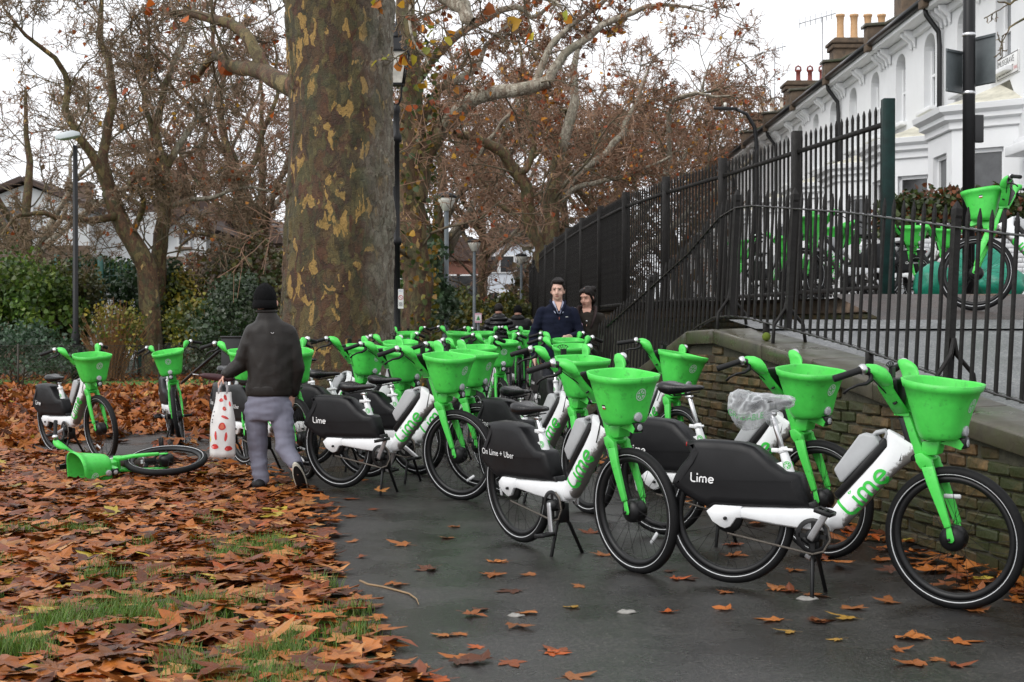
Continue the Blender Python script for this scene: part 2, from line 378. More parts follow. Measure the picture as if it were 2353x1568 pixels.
    mb.prism([(.955, .738), (.99, .752), (1.04, .722), (1.058, .650), (1.03, .648), (1.012, .69), (.99, .668), (.965, .70)], .036, .062)
    mb.prism([(.955, .738), (.99, .752), (1.04, .722), (1.02, .700), (.965, .705)], -.05, .05)
    for s in (-1, 1):
        mb.rings([[Vector((x - dx, s * (y - .011), z)), Vector((x + dx, s * (y - .011), z + .012)), Vector((x + dx, s * (y + .011), z + .012)), Vector((x - dx, s * (y + .011), z))]
                  for x, y, z, dx in ((1.020, .052, .680, .030), (1.052, .062, .60, .027), (1.10, .066, .48, .020), (1.122, .066, .42, .016), (1.130, .066, .398, .015))], smooth=False)
        mb.prism([(1.118, .405), (1.142, .41), (1.160, .345), (1.150, .330), (1.128, .332), (1.122, .36)], s * .058, s * .068)
    mb.prism([(.985, .733), (1.06, .742), (1.075, .812), (.985, .802)], -.042, .042)
    P['fork'] = mb.mesh('fork', .006, 2)
    mb = MB()
    for s in (-1, 1):
        rr = []
        for x, y, z, hx, hy in ((.885, .036, .930, .040, .014), (.860, .085, .995, .038, .016), (.840, .130, 1.055, .037, .018), (.843, .150, 1.080, .040, .026), (.842, .168, 1.106, .044, .032), (.824, .186, 1.134, .045, .034), (.800, .206, 1.152, .038, .031), (.784, .222, 1.158, .029, .026), (.777, .231, 1.157, .021, .021)):
            k = sst(.12, .2, y); ux = Vector((1, s * .55 * k, .25)).normalized(); uy = Vector((-.35 * k, s * 1, .55 * k)).normalized() if k > 0 else Vector((0, s, .6)).normalized()
            uz = (Vector((0, s * .75, .66)).cross(ux)).normalized() if False else uy
            ring = []
            for q in range(12):
                a = 2 * math.pi * q / 12; ca, sa = math.cos(a), math.sin(a)
                ring.append(Vector((x, s * y, z)) + Vector((1, 0, .15)) * hx * math.copysign(abs(ca) ** .8, ca) + Vector((-.3 * k, -s * .5, .85)).lerp(Vector((0, s, .2)), 1 - k).normalized() * hy * math.copysign(abs(sa) ** .8, sa))
            rr.append(ring)
        mb.rings(rr)
    mb.box((.882, 0, .932), (.075, .085, .022))
    P['stem'] = mb.mesh('handlebar')
    P['slots'] = MB().tube([(.872, -.089, .985), (.868, -.094, .992)], .013, 8).tube([(.872, .089, .985), (.868, .094, .992)], .013, 8).mesh('slot')
    # console between the arms + phone clip
    mb = MB(); mb.rings([[Vector((.80, -.09, 1.095)), Vector((.80, .09, 1.095)), Vector((.872, .075, 1.105)), Vector((.872, -.075, 1.105))],
                         [Vector((.795, -.095, 1.070)), Vector((.795, .095, 1.070)), Vector((.875, .07, 1.07)), Vector((.875, -.07, 1.07))],
                         [Vector((.845, -.03, .945)), Vector((.845, .03, .945)), Vector((.872, .03, .945)), Vector((.872, -.03, .945))]], smooth=False)
    P['console'] = mb.mesh('console', .008, 2)
    mb = MB(); mb.box((.815, 0, 1.125), (.018, .04, .05))
    for a in (-52, -26, 0, 26, 52):
        d = Vector((-.25, math.sin(R_(a)), math.cos(R_(a)))); p = Vector((.812, math.sin(R_(a)) * .02, 1.145)); mb.tube([p, p + d * .035], .0028, 5)
    mb.tube([Vector((.803, math.sin(R_(a)) * .055, 1.145 + .035 * math.cos(R_(a)))) for a in range(-60, 61, 20)], .0028, 5)
    P['phone_clip'] = mb.mesh('phone_clip')
    for s, sn in ((-1, 'R'), (1, 'L')):
        g0 = Vector((.770, s * .252, 1.154)); g1 = Vector((.674, s * .362, 1.112)); d = (g1 - g0)
        P['ring' + sn] = MB().lathe((0, 0, 0), [(.010, -.017), (.023, -.015), (.0265, -.004), (.0265, .006), (.023, .014), (.010, .015)], 14).mesh('bell_ring')
        q = d.to_track_quat('Z', 'Y').to_matrix().to_4x4(); P['ringM' + sn] = Matrix.Translation(g0 - d * .02) @ q
        mb = MB(); pts = [g0 + d * t for t in (0, .06, .10, .45, .93, .99, 1.0)]
        mb.tube(pts, [.018, .021, .0172, .0165, .0178, .0165, .006], 12); P['grip' + sn] = mb.mesh('grip')
        mb = MB(); mb.tube([Vector((.792, s * .212, 1.142)), Vector((.783, s * .238, 1.148))], .020, 10)
        mb.tube([(.800, s * .222, 1.135), (.806, s * .232, 1.105), (.796, s * .262, 1.088), (.765, s * .292, 1.082), (.728, s * .312, 1.062), (.706, s * .318, 1.040)], [.014, .014, .0095, .0075, .0065, .008], 8, flat=.8)
        P['lever' + sn] = mb.mesh('brake_lever')
        P['cable' + sn] = MB().tube([(.806, s * .222, 1.112), (.83, s * .16, 1.06), (.850, s * .08, 1.0), (.862, s * .025, .93), (.90, s * .03, .82), (.88, s * .05, .70)], .0035, 6).mesh('cable')
    # ---- basket
    N = 40
    def outline(t, dw=0.0):
        """t=0 rim, 1 floor"""
        xb = .893 + .085 * t; xf = 1.252 - .083 * t - .012 * math.sin(math.pi * t); hw = .178 - .062 * t
        zr = 1.113 - .30 * t; zf = 1.080 - .262 * t; out = []
        for k in range(N):
            a = 2 * math.pi * k / N; ca, sa = math.cos(a), math.sin(a)
            ex = .5 if ca < 0 else .85
            px = math.copysign(abs(ca) ** ex, ca); py = math.copysign(abs(sa) ** .62, sa)
            x = (xb + xf) / 2 + ((xf - xb) / 2 + dw) * px; wv = hw * (1 - .10 * sst(-.2, -1, px))
            f = (x - xb) / (xf - xb); z = zr + (zf - zr) * f - .005 * (1 - t) * math.exp(-((f - .45) / .35) ** 2)
            out.append(Vector((x, (wv + dw) * py, z)))
        return out
    mb = MB(); rr = [outline(.02, -.006), outline(0, -.0045), outline(-.004, -.002), outline(0, .004), outline(.125, .0055), outline(.142, -.0005), outline(.32), outline(.5), outline(.68), outline(.84), outline(.93, -.003), outline(.985, -.013), outline(1.0, -.03)]
    mb.rings(rr, cap=False); nb = len(mb.v); mb.f.append(tuple(range(nb - N, nb))); mb.sm.append(False); mb.c.append(None)
    inner = [outline(.02, -.006), outline(.5, -.005), outline(.9, -.006), outline(.955, -.02)]
    mb.rings(inner, cap=False); nb = len(mb.v); mb.f.append(tuple(range(nb - N, nb))); mb.sm.append(False); mb.c.append(None)
    mb.prism([(1.06, .80), (1.165, .825), (1.185, .80), (1.172, .775), (1.12, .79)], -.03, .03)
    P['basket'] = mb.mesh('basket')
    def on_front(z):
        t = (1.08 - z) / .262; return 1.252 - .083 * t - .012 * math.sin(math.pi * t)
    def fr(zc):
        def f(a, b):
            # bend round the nose of the tub
            z = zc + b; t = (1.08 - z) / .262; xf = on_front(z); xb = .893 + .085 * t; hw = .178 - .062 * t
            sa = min(abs(a) / hw, .9) ** (1 / .62); ca = math.sqrt(1 - sa * sa); x = (xb + xf) / 2 + (xf - xb) / 2 * ca ** .85
            return Vector((x + .0022, a, z))
        return f
    mb = MB(); emblem(mb, fr(.985), .031); P['emblem'] = mb.mesh('emblem', fix=False)
    P['reflector'] = MB().lathe((1.186, 0, .862), [(.026, -.02), (.026, .004), (.023, .0065), (.004, .007)], 18, axis='x').mesh('reflector')
    P['lamp_house'] = MB().box((1.176, 0, .806), (.04, .054, .052)).mesh('lamp_housing', .008, 2)
    P['headlight'] = MB().lathe((1.188, 0, .805), [(.019, -.006), (.019, .008), (.015, .010), (.003, .0105)], 14, axis='x').mesh('headlight')
    # ---- wheel (centre at origin, axle along y)
    def ring_sweep(prof, n=72):
        mb = MB(); k = len(prof); vs = []; fs = []
        for i in range(n):
            a = 2 * math.pi * i / n
            for r, y in prof: vs.append((r * math.cos(a), y, r * math.sin(a)))
        for i in range(n):
            for j in range(k): fs.append((i * k + j, i * k + (j + 1) % k, ((i + 1) % n) * k + (j + 1) % k, ((i + 1) % n) * k + j))
        return mb.add(vs, fs)
    prof = [(.318 + .027 * math.cos(a) * (1.0 if math.cos(a) > 0 else .95), .026 * math.sin(a)) for a in [2 * math.pi * k / 14 for k in range(14)]]
    P['tyre'] = ring_sweep(prof).mesh('tyre')
    P['rim'] = ring_sweep([(.297, .0165), (.280, .0155), (.268, .009), (.266, 0), (.268, -.009), (.280, -.0155), (.297, -.0165)]).mesh('rim')
    mb = MB()
    for s in (-1, 1):
        m2 = ring_sweep([(.3055, s * .0246), (.3075, s * .0258), (.3095, s * .0266), (.3095, s * .0250), (.3055, s * .0230)])
        mb.add(m2.v, m2.f)
    P['stripe'] = mb.mesh('reflective_stripe')
    mb = MB()
    for k in range(28):
        a = 2 * math.pi * k / 28; s = 1 if k % 2 else -1; b = a + (.55 if (k // 2) % 2 else -.55)
        mb.tube([(.056 * math.cos(b), s * .030, .056 * math.sin(b)), (.272 * math.cos(a), s * .004, .272 * math.sin(a))], .00135, 3, cap=False)
    P['spokes'] = mb.mesh('spokes', fix=False)
    P['hub_f'] = MB().lathe((0, 0, 0), [(.008, -.078), (.008, -.056), (.030, -.052), (.058, -.040), (.064, -.018), (.064, .018), (.058, .040), (.030, .052), (.008, .056), (.008, .078)], 22, axis='y').mesh('hub')
    P['hub_r'] = MB().lathe((0, 0, 0), [(.009, -.088), (.009, -.058), (.05, -.054), (.075, -.046), (.080, -.030), (.06, -.018), (.030, .0), (.030, .030), (.04, .04), (.009, .05), (.009, .088)], 22, axis='y').mesh('hub')
    P['wreflector'] = MB().box((0, 0, 0), (.022, .012, .085)).mesh('wheel_reflector', .005, 1)
    # ---- drive
    P['chainring'] = MB().lathe((.464, -.076, .297), [(.066, -.003), (.088, -.003), (.090, 0), (.088, .003), (.066, .003)], 32, axis='y', cap=False).lathe((.464, -.07, .297), [(.01, -.03), (.034, -.028), (.036, .06), (.01, .06)], 16, axis='y').box((.464, -.076, .297), (.15, .006, .022)).box((.464, -.076, .297), (.022, .0065, .15)).mesh('chainring')
    mb = MB(); mb.tube([(.01, -.068, .268), (.464, -.076, .207), (.52, -.076, .225), (.552, -.076, .285), (.54, -.076, .345), (.50, -.076, .38)], .006, 6)
    P['chain'] = mb.mesh('chain')
    for s, sn in ((-1, 'R'), (1, 'L')):
        P['crank' + sn] = MB().rings([[Vector((-.018, s * (y + dy), z)) if q == 0 else Vector((.018, s * (y + dy), z)) for q, dy in ((0, -.008), (1, -.008), (1, .008), (0, .008))] for y, z in ((.095, -.022), (.10, .0), (.112, .155), (.112, .172))], smooth=False).mesh('crank', .007, 2)
        mb = MB()
        for y in (.118, .20): mb.box((0, s * (y), .16), (.088, .012, .024))
        for x in (-.04, 0, .04): mb.box((x, s * .159, .16), (.012, .09, .020))
        P['pedal' + sn] = mb.mesh('pedal', .003, 1)
        P['pedalref' + sn] = MB().box((.046, s * .159, .16), (.004, .045, .012)).mesh('reflector')
    mb = MB(); mb.box((.455, 0, .245), (.055, .06, .11))
    for s in (-1, 1): mb.tube([(.452, s * .02, .205), (.455, s * .045, .175), (.480, s * .115, -.012)], [.012, .0115, .011], 10); mb.box((.487, s * .118, -.0135), (.045, .03, .012))
    P['stand'] = mb.mesh('kickstand', .003, 1)
    P['light_box'] = MB().prism([(.40, .455), (.445, .46), (.46, .43), (.40, .43)], -.04, .04).mesh('controller', .005)
bike_meshes()
BIKE_MATS = dict(frame=M_WHITE, frame_lettering=M_LOGOG, fender=M_BLACKP, fender_logo=M_LOGOW, fender_text=M_LOGOW, rear_light=M_RED, post=M_SILVER, clamp=M_WHITE,
    post_sticker=M_LOGOG, saddle=M_SADDLE, saddle_rails=M_BLACKM, battery=M_GREY, battery_handle=M_GREY, rail=M_BLACKM, head=M_BLACKM, fork=M_GREEN, stem=M_GREEN, slots=M_BLACKM, console=M_BLACKM,
    phone_clip=M_BLACKM, ringR=M_SILVER, ringL=M_SILVER, gripR=M_GRIP, gripL=M_GRIP, leverR=M_BLACKM, leverL=M_BLACKM, cableR=M_BLACKM, cableL=M_BLACKM, basket=M_GREEN, emblem=M_DECAL,
    reflector=M_LENS, lamp_house=M_BLACKM, headlight=M_LENS, tyre=M_RUBBER, rim=M_BLACKM, stripe=M_STRIPE, spokes=M_BLACKM, hub_f=M_BLACKM, hub_r=M_BLACKM, wreflector=M_STRIPE,
    chainring=M_BLACKM, chain=M_CHAIN, crankR=M_CRANK, crankL=M_CRANK, pedalR=M_BLACKM, pedalL=M_BLACKM, pedalrefR=M_ORANGE, pedalrefL=M_ORANGE, stand=M_BLACKM, light_box=M_BLACKM)
for k_, m_ in BIKE_MATS.items(): BP[k_].materials.append(m_)
def make_bike(label, group, M, steer=0, seat=-.09, crank=60, uber=False, saddle=True, clip=True, rng=random.Random(1)):
    """M places the bike frame (origin at rear tyre contact); steer in degrees about the head axis"""
    root = empty('hire_bike'); root.matrix_world = M; tag(root, label, 'bicycle', group)
    I = Matrix.Identity(4)
    S = Matrix.Translation(AX0) @ Matrix.Rotation(R_(steer), 4, AXD) @ Matrix.Translation(-AX0)
    def p(name, key, parent=root, Mx=I): return obj(name, BP[key], None, parent, Mx)
    fr = p('frame', 'frame'); p('lettering', 'frame_lettering', fr); p('head_tube', 'head')
    fe = p('rear_cover', 'fender'); p('lettering', 'fender_text' if uber else 'fender_logo', fe); p('rear_light', 'rear_light', fe)
    D = Matrix.Translation(Vector((-.0343, 0, .10)) * (seat / .10) * 1.0)
    po = p('seat_post', 'post', root, D); p('clamp', 'clamp'); p('sticker', 'post_sticker', fr)
    if saddle: sa = p('saddle', 'saddle', root, D); p('saddle_rails', 'saddle_rails', sa)
    ba = p('battery', 'battery'); p('handle', 'battery_handle', ba); p('battery_rail', 'rail')
    p('fork', 'fork', root, S); st = p('handlebar', 'stem', root, S); p('slot', 'slots', st); co = p('console', 'console', root, S)
    if clip: p('phone_clip', 'phone_clip', co)
    for sn in 'RL':
        g = p('grip', 'grip' + sn, root, S); p('bell_ring', 'ring' + sn, root, S @ BP['ringM' + sn]); p('brake_lever', 'lever' + sn, root, S); p('brake_cable', 'cable' + sn, root, S)
    b = p('basket', 'basket', root, S); p('emblem', 'emblem', b); p('reflector', 'reflector', b); h = p('lamp_housing', 'lamp_house', b); p('headlight', 'headlight', b)
    for nm, hub, cx, pre in (('front_wheel', 'hub_f', WBASE, S), ('rear_wheel', 'hub_r', 0, I)):
        a = rng.uniform(0, 6.28)
        w = p(nm, 'tyre', root, pre @ Matrix.Translation((cx, 0, WR)) @ Matrix.Rotation(a, 4, 'Y'))
        p('rim', 'rim', w); p('reflective_stripe', 'stripe', w); p('spokes', 'spokes', w); p('hub', hub, w)
        p('wheel_reflector', 'wreflector', w, Matrix.Translation((.20, 0, 0)))
    p('chainring', 'chainring'); p('chain', 'chain'); p('kickstand', 'stand'); p('controller', 'light_box')
    for sn, ad in (('R', 0), ('L', 180)):
        C = Matrix.Translation((.464, 0, .297)) @ Matrix.Rotation(R_(90 - crank - ad), 4, 'Y')
        c = p('crank', 'crank' + sn, root, C); q = p('pedal', 'pedal' + sn, c, Matrix.Translation((0, 0, .16)) @ Matrix.Rotation(-R_(90 - crank - ad) + rng.uniform(-.3, .3), 4, 'Y') @ Matrix.Translation((0, 0, -.16)))
    return root
def bike_pose(X, Y, th, lean, base=None, up=None):
    """front tyre contact at X,Y"""
    z = gz(X, Y) if base is None else base
    return Matrix.Translation((X, Y, z)) @ Matrix.Rotation(R_(th), 4, 'Z') @ Matrix.Rotation(R_(lean), 4, 'X') @ Matrix.Rotation(PITCH, 4, 'Y') @ Matrix.Translation((-WBASE, 0, 0))
# ------------------------------------------------------------------ ground, path, ramp, street
PL = [(3.0, .15), (4.0, -.05), (5.42, -.42), (6.63, -.68), (7.5, -.95), (8.3, -1.12), (9.3, -1.27), (10.3, -1.42), (11.5, -1.72), (12.4, -2.05), (13.1, -2.45), (13.7, -2.9), (14.3, -3.5), (14.7, -4.3), (14.9, -5.3)]
PL2 = [(16.2, -5.3), (17.3, -5.0), (18.3, -4.6), (19.2, -4.0), (20.5, -3.6), (23, -3.3), (30, -3.2), (45, -3.4), (70, -4)]
def interp(T, y):
    for (a, xa), (b, xb) in zip(T, T[1:]):
        if a <= y <= b: return xa + (xb - xa) * (y - a) / (b - a)
    return T[0][1] if y < T[0][0] else T[-1][1]
def wallx(Y): return 2.62 - .2432 * (Y - 8.0)     # front face of the ramp wall
def path_left(Y):
    wob = .05 * mnoise.noise(Vector((Y * 1.7, 3.1, 0))) + .03 * mnoise.noise(Vector((Y * 6, 1.1, 0)))
    if Y <= 14.9: return interp(PL, Y) + wob
    if Y < 16.2: return -5.3 - .25 * math.sin((Y - 14.9) / 1.3 * math.pi)
    return interp(PL2, Y) + wob
def in_path(X, Y): return 2.5 < Y < 70 and path_left(Y) < X < (wallx(Y) if Y < 16.8 else .45 + 2.5)
M_SOIL = mat('soil', (.035, .026, .018), .7, var=.35, vscale=4, bump=.5, bscale=30)
xs = np.unique(np.round(np.concatenate([np.arange(-90, -14, 4), np.arange(-14, -8, 1), np.arange(-8, 4.01, .25), np.arange(5, 14, 1), np.arange(14, 91, 4)]), 3))
ys = np.unique(np.round(np.concatenate([np.arange(1, 30, .25), np.arange(30, 60, 2), np.arange(60, 260, 10)]), 3))
V = np.array([(x, y, gz(x, y) + pile(x, y) * .82 - (.03 if in_path(x - .3, y) and in_path(x + .3, y) else .0)) for y in ys for x in xs])
nx = len(xs); ii = np.arange(len(V)).reshape(len(ys), nx)
Fq = np.stack([ii[:-1, :-1], ii[:-1, 1:], ii[1:, 1:], ii[1:, :-1]], -1).reshape(-1, 4)
# lawn green further off, soil near
def lawn_mat():
    m = bpy.data.materials.new('park_ground'); m.use_nodes = True; nt = m.node_tree; L = nt.links; b = nt.nodes['Principled BSDF']
    tc = nd(nt, 'ShaderNodeTexCoord'); n = nd(nt, 'ShaderNodeTexNoise'); n.inputs['Scale'].default_value = .6; n.inputs['Detail'].default_value = 8
    L.new(tc.outputs['Object'], n.inputs['Vector'])
    r = ramp(nt, [(.40, (.030, .022, .016)), (.52, (.034, .040, .014)), (.62, (.035, .075, .014))]); L.new(n.outputs['Fac'], r.inputs[0])
    n2 = nd(nt, 'ShaderNodeTexNoise'); n2.inputs['Scale'].default_value = 40; n2.inputs['Detail'].default_value = 6; L.new(tc.outputs['Object'], n2.inputs['Vector'])
    mx = nd(nt, 'ShaderNodeMixRGB', blend_type='MULTIPLY'); mx.inputs[0].default_value = .7; L.new(r.outputs[0], mx.inputs[1]); L.new(n2.outputs['Fac'], mx.inputs[2]); L.new(mx.outputs[0], b.inputs['Base Color'])
    b.inputs['Roughness'].default_value = .65; bp = nd(nt, 'ShaderNodeBump'); bp.inputs['Strength'].default_value = .6; L.new(n2.outputs['Fac'], bp.inputs['Height']); L.new(bp.outputs[0], b.inputs['Normal'])
    return m
tag(npmesh('ground', V, Fq, lawn_mat()), kind='structure')
# lawn strip behind the wire fence
M_LAWN = mat('lawn_grass', (.065, .16, .018), .8, var=.35, vscale=3, bump=.6, bscale=50)
mb = MB(); cols_ = [-40 + i * 1.0 for i in range(38)]; rows = [26.5 + i * .5 for i in range(25)]
for i, x in enumerate(cols_[:-1]):
    for j, y in enumerate(rows[:-1]):
        mb.add([(a, b, gz(a, b) + pile(a, b) * .82 + .012) for a, b in ((x, y), (x + 1, y), (x + 1, y + .5), (x, y + .5))], [(0, 1, 2, 3)])
tag(mb.build('lawn', M_LAWN), kind='structure')
# wet tarmac
def tarmac(name, col, rough, wet, spk=.35, spec=.4):
    m = bpy.data.materials.new(name); m.use_nodes = True; nt = m.node_tree; L = nt.links; b = nt.nodes['Principled BSDF']
    tc = nd(nt, 'ShaderNodeTexCoord')
    big = nd(nt, 'ShaderNodeTexNoise'); big.inputs['Scale'].default_value = 1.3; big.inputs['Detail'].default_value = 9; big.inputs['Roughness'].default_value = .62; L.new(tc.outputs['Object'], big.inputs['Vector'])
    fine = nd(nt, 'ShaderNodeTexNoise'); fine.inputs['Scale'].default_value = 75; fine.inputs['Detail'].default_value = 3; L.new(tc.outputs['Object'], fine.inputs['Vector'])
    vo = nd(nt, 'ShaderNodeTexVoronoi'); vo.inputs['Scale'].default_value = 38; L.new(tc.outputs['Object'], vo.inputs['Vector'])
    c1 = ramp(nt, [(.35, tuple(c * .62 for c in col)), (.65, tuple(c * 1.35 for c in col))]); L.new(big.outputs['Fac'], c1.inputs[0])
    agg = nd(nt, 'ShaderNodeTexVoronoi'); agg.inputs['Scale'].default_value = 95; L.new(tc.outputs['Object'], agg.inputs['Vector']); asx = nd(nt, 'ShaderNodeSeparateColor'); L.new(agg.outputs['Color'], asx.inputs[0])
    st = ramp(nt, [(.0, (.45, .45, .46)), (.45, (.9, .9, .9)), (.8, (1.35, 1.33, 1.3)), (.93, (2.6, 2.5, 2.3))]); L.new(asx.outputs[0], st.inputs[0])
    mx = nd(nt, 'ShaderNodeMixRGB', blend_type='MULTIPLY'); mx.inputs[0].default_value = spk * 2; L.new(c1.outputs[0], mx.inputs[1]); L.new(st.outputs[0], mx.inputs[2])
    vs = ramp(nt, [(.0, (1, 1, 1)), (.10, (1, 1, 1)), (.14, (0, 0, 0))]); L.new(vo.outputs['Distance'], vs.inputs[0])
    vr = nd(nt, 'ShaderNodeMath', operation='GREATER_THAN'); vr.inputs[1].default_value = .955; sx = nd(nt, 'ShaderNodeSeparateColor'); L.new(vo.outputs['Color'], sx.inputs[0]); L.new(sx.outputs[0], vr.inputs[0])
    vm = nd(nt, 'ShaderNodeMath', operation='MULTIPLY'); L.new(vs.outputs[0], vm.inputs[0]); L.new(vr.outputs[0], vm.inputs[1])
    m2 = nd(nt, 'ShaderNodeMixRGB'); m2.inputs[2].default_value = (.30, .29, .26, 1); L.new(vm.outputs[0], m2.inputs[0]); L.new(mx.outputs[0], m2.inputs[1]); L.new(m2.outputs[0], b.inputs['Base Color'])
    rr = nd(nt, 'ShaderNodeMapRange'); rr.inputs[1].default_value = .35; rr.inputs[2].default_value = .65; rr.inputs[3].default_value = rough - wet; rr.inputs[4].default_value = rough + wet * .6
    L.new(big.outputs['Fac'], rr.inputs[0]); L.new(rr.outputs[0], b.inputs['Roughness']); b.inputs['Specular IOR Level'].default_value = spec
    bp = nd(nt, 'ShaderNodeBump'); bp.inputs['Strength'].default_value = .6; bp.inputs['Distance'].default_value = .008; hm = nd(nt, 'ShaderNodeMath', operation='ADD'); L.new(fine.outputs['Fac'], hm.inputs[0]); L.new(asx.outputs[1], hm.inputs[1]); L.new(hm.outputs[0], bp.inputs['Height']); L.new(bp.outputs[0], b.inputs['Normal'])
    return m
M_TAR = tarmac('wet_tarmac', (.022, .0203, .019), .36, .22, spec=.45)
M_TARG = tarmac('grey_tarmac', (.13, .135, .14), .45, .1)
M_TARB = tarmac('brown_tarmac', (.050, .038, .034), .5, .1)
mb = MB(); Y = 2.6; rws = []
while Y < 70:
    xl = path_left(Y); xr = wallx(Y) + .05 if Y < 16.8 else 2.95; n = 22
    rws.append([(xl + (xr - xl) * k / n, Y, gz(xl + (xr - xl) * k / n, Y) + .005) for k in range(n + 1)]); Y += .12 if Y < 24 else 1.5
mb.rings(rws, closed=False, cap=False); tag(mb.build('path', M_TAR, fix=False), kind='structure')
# ramp behind the wall, up to the street
def rampz(Y): return min(.835 + .138 * (Y - 8.0), 1.70)
def slab(name, m, quads, kind='structure'):
    mb = MB()
    for q in quads: mb.add(q, [(0, 1, 2, 3)], False)
    return tag(mb.build(name, m), kind=kind)
rq = []
for i in range(20):
    a, b = 3 + i * .47, 3 + (i + 1) * .47
    if a > 12.3: break
    b = min(b, 12.3); rq.append([(wallx(a) + .3, a, rampz(a)), (9, a, rampz(a)), (9, b, rampz(b)), (wallx(b) + .3, b, rampz(b))])
slab('ramp', M_TARG, rq)
pq = []
for i in range(8):
    a, b = 12.3 + i * .3, 12.3 + (i + 1) * .3
    pq.append([(3.2, a, rampz(a) + .001), (9, a, rampz(a) + .001), (9, b, rampz(b) + .001), (3.2, b, rampz(b) + .001)])
pq.append([(4.3, 14.7, 1.701), (30, 14.7, 1.701), (30, 30, 1.701), (4.3, 30, 1.701)])
pq.append([(2.6, 30, 1.701), (30, 30, 1.701), (30, 110, 1.701), (2.6, 110, 1.701)])
pq.append([(1.6, 18.0, 1.690), (4.3, 15.2, 1.690), (4.4, 30, 1.690), (1.6, 30, 1.690)])
slab('street_pavement', M_TARB, pq)
lq = []
for i in range(12):                              # landing and the flight falling away behind the railing
    a, b = 11.6 + i * .46, 11.6 + (i + 1) * .46
    z = lambda y: 1.35 - max(y - 12.3, 0) * .27
    lq.append([(wallx(a) + .28, a, z(a)), (4.6 - (a - 11.6) * .1, a, z(a)), (4.6 - (b - 11.6) * .1, b, z(b)), (wallx(b) + .28, b, z(b))])
slab('landing', M_TARG, lq)
# ------------------------------------------------------------------ ramp wall: bricks, coping
M_BRICK = mat('mossy_brick', (.085, .050, .019), .62, var=.8, vscale=11, objrnd=.65, dirt=((.026, .034, .006), .62, 2.0), bump=.45, bscale=45, rvar=.15)
M_MORTAR = mat('mortar', (.045, .042, .026), .85, var=.4, vscale=20, bump=.6, bscale=60)
M_COPING = mat('wet_coping_stone', (.070, .062, .042), .36, var=.45, vscale=5, dirt=((.030, .040, .009), .54, 2.5), bump=.2, bscale=30, rvar=.2)
WT = [(4.6, .45), (8.0, .85), (9.9, 1.13), (11.75, 1.345), (12.36, 1.33), (13.7, .95), (16.8, .10)]
def wtop(Y): return interp(WT, Y)
wall = empty('ramp_wall', (wallx(8), 8, 0)); tag(wall, 'mossy brick retaining wall with stone coping beside the bikes', 'wall')
def wl(o): o.matrix_parent_inverse = wall.matrix_basis.inverted(); return o
wd = Vector((-.2432, 1, 0)).normalized(); wnm = Vector((wd.y, -wd.x, 0))          # along, and inwards (to the right)
def wp(s, off, z):                                # s = Y value along the wall
    return Vector((wallx(s), s, z)) + wnm * off
mb = MB(); ysq = [4.6 + i * .2 for i in range(62)]
mb.rings([[wp(y, .012, gz(wallx(y), y) - .1), wp(y, .012, wtop(y) - .12), wp(y, .32, wtop(y) - .12), wp(y, .32, gz(wallx(y), y) - .1)] for y in ysq if y <= 16.6], smooth=False)
wl(mb.build('core', M_MORTAR, wall))
rw = random.Random(8); BV = []; rw_len = (.212, .206, .214, .17, .21, .195, .213)
for k in range(7):                                # seven worn brick shapes
    bm = bmesh.new(); bmesh.ops.create_cube(bm, size=1)
    for v in bm.verts:
        v.co.x *= rw_len[k]; v.co.y *= .06; v.co.z *= .064
        v.co += Vector((rw.uniform(-.007, .007), rw.uniform(-.009, .009), rw.uniform(-.006, .006)))
    bmesh.ops.bevel(bm, geom=list(bm.edges), offset=.009, segments=1, affect='EDGES')
    me = bpy.data.meshes.new('brick'); bm.to_mesh(me); bm.free(); me.materials.append(M_BRICK)
    BV.append(me)
bang = math.atan2(wd.y, wd.x); nbr = 0; cands = []
slen = wd.length / abs(wd.y)
for c in range(18):
    y = 6.6 + (c % 2) * .107
    while y < 15.6:
        z = .04 + c * .0755 + gz(wallx(y), y)
        if z + .04 < wtop(y) - .125 and z + .04 < wtop(y + .1) - .125: cands.append((y, z, c))
        y += .222 / slen
cands.sort(key=lambda q: abs(q[0] - 9.9) + (0 if q[1] > .1 else 1)); rest = MB()
for q, (y, z, c) in enumerate(cands):
    p = wp(y, .018 + rw.uniform(-.009, .010), z + rw.uniform(-.003, .003)); M = Matrix.Translation(p) @ Matrix.Rotation(bang + rw.uniform(-.012, .012), 4, 'Z') @ Matrix.Rotation(rw.uniform(-.02, .02), 4, 'Y')
    if q < 300: wl(obj('brick', rw.choice(BV), None, wall, M))
    else: rest.box(p, (.21, .06, .063), M.to_3x3())
if rest.v: tag(wl(rest.build('brickwork', M_BRICK, wall)), kind='stuff')
# coping stones, each about 0.9 m
cy = [4.6, 5.6, 6.5, 7.4, 8.25, 9.1, 9.95, 10.8, 11.75, 12.36, 13.1, 13.9, 14.7, 15.5, 16.3]
for a, b in zip(cy, cy[1:]):
    rr = []
    for k in range(7):
        y = a + .006 + (b - a - .012) * k / 6; t = wtop(y); j = lambda q: .004 * mnoise.noise(Vector((y * 5, q, 2)))
        rr.append([wp(y, -.05 + j(1), t - .118), wp(y, -.055 + j(2), t - .012), wp(y, -.04 + j(3), t + j(4)), wp(y, .36, t + .012), wp(y, .38, t - .118)])
    mb = MB(); mb.rings(rr, smooth=False); wl(mb.build('coping_stone', M_COPING, wall, bevel=.006, seg=2))
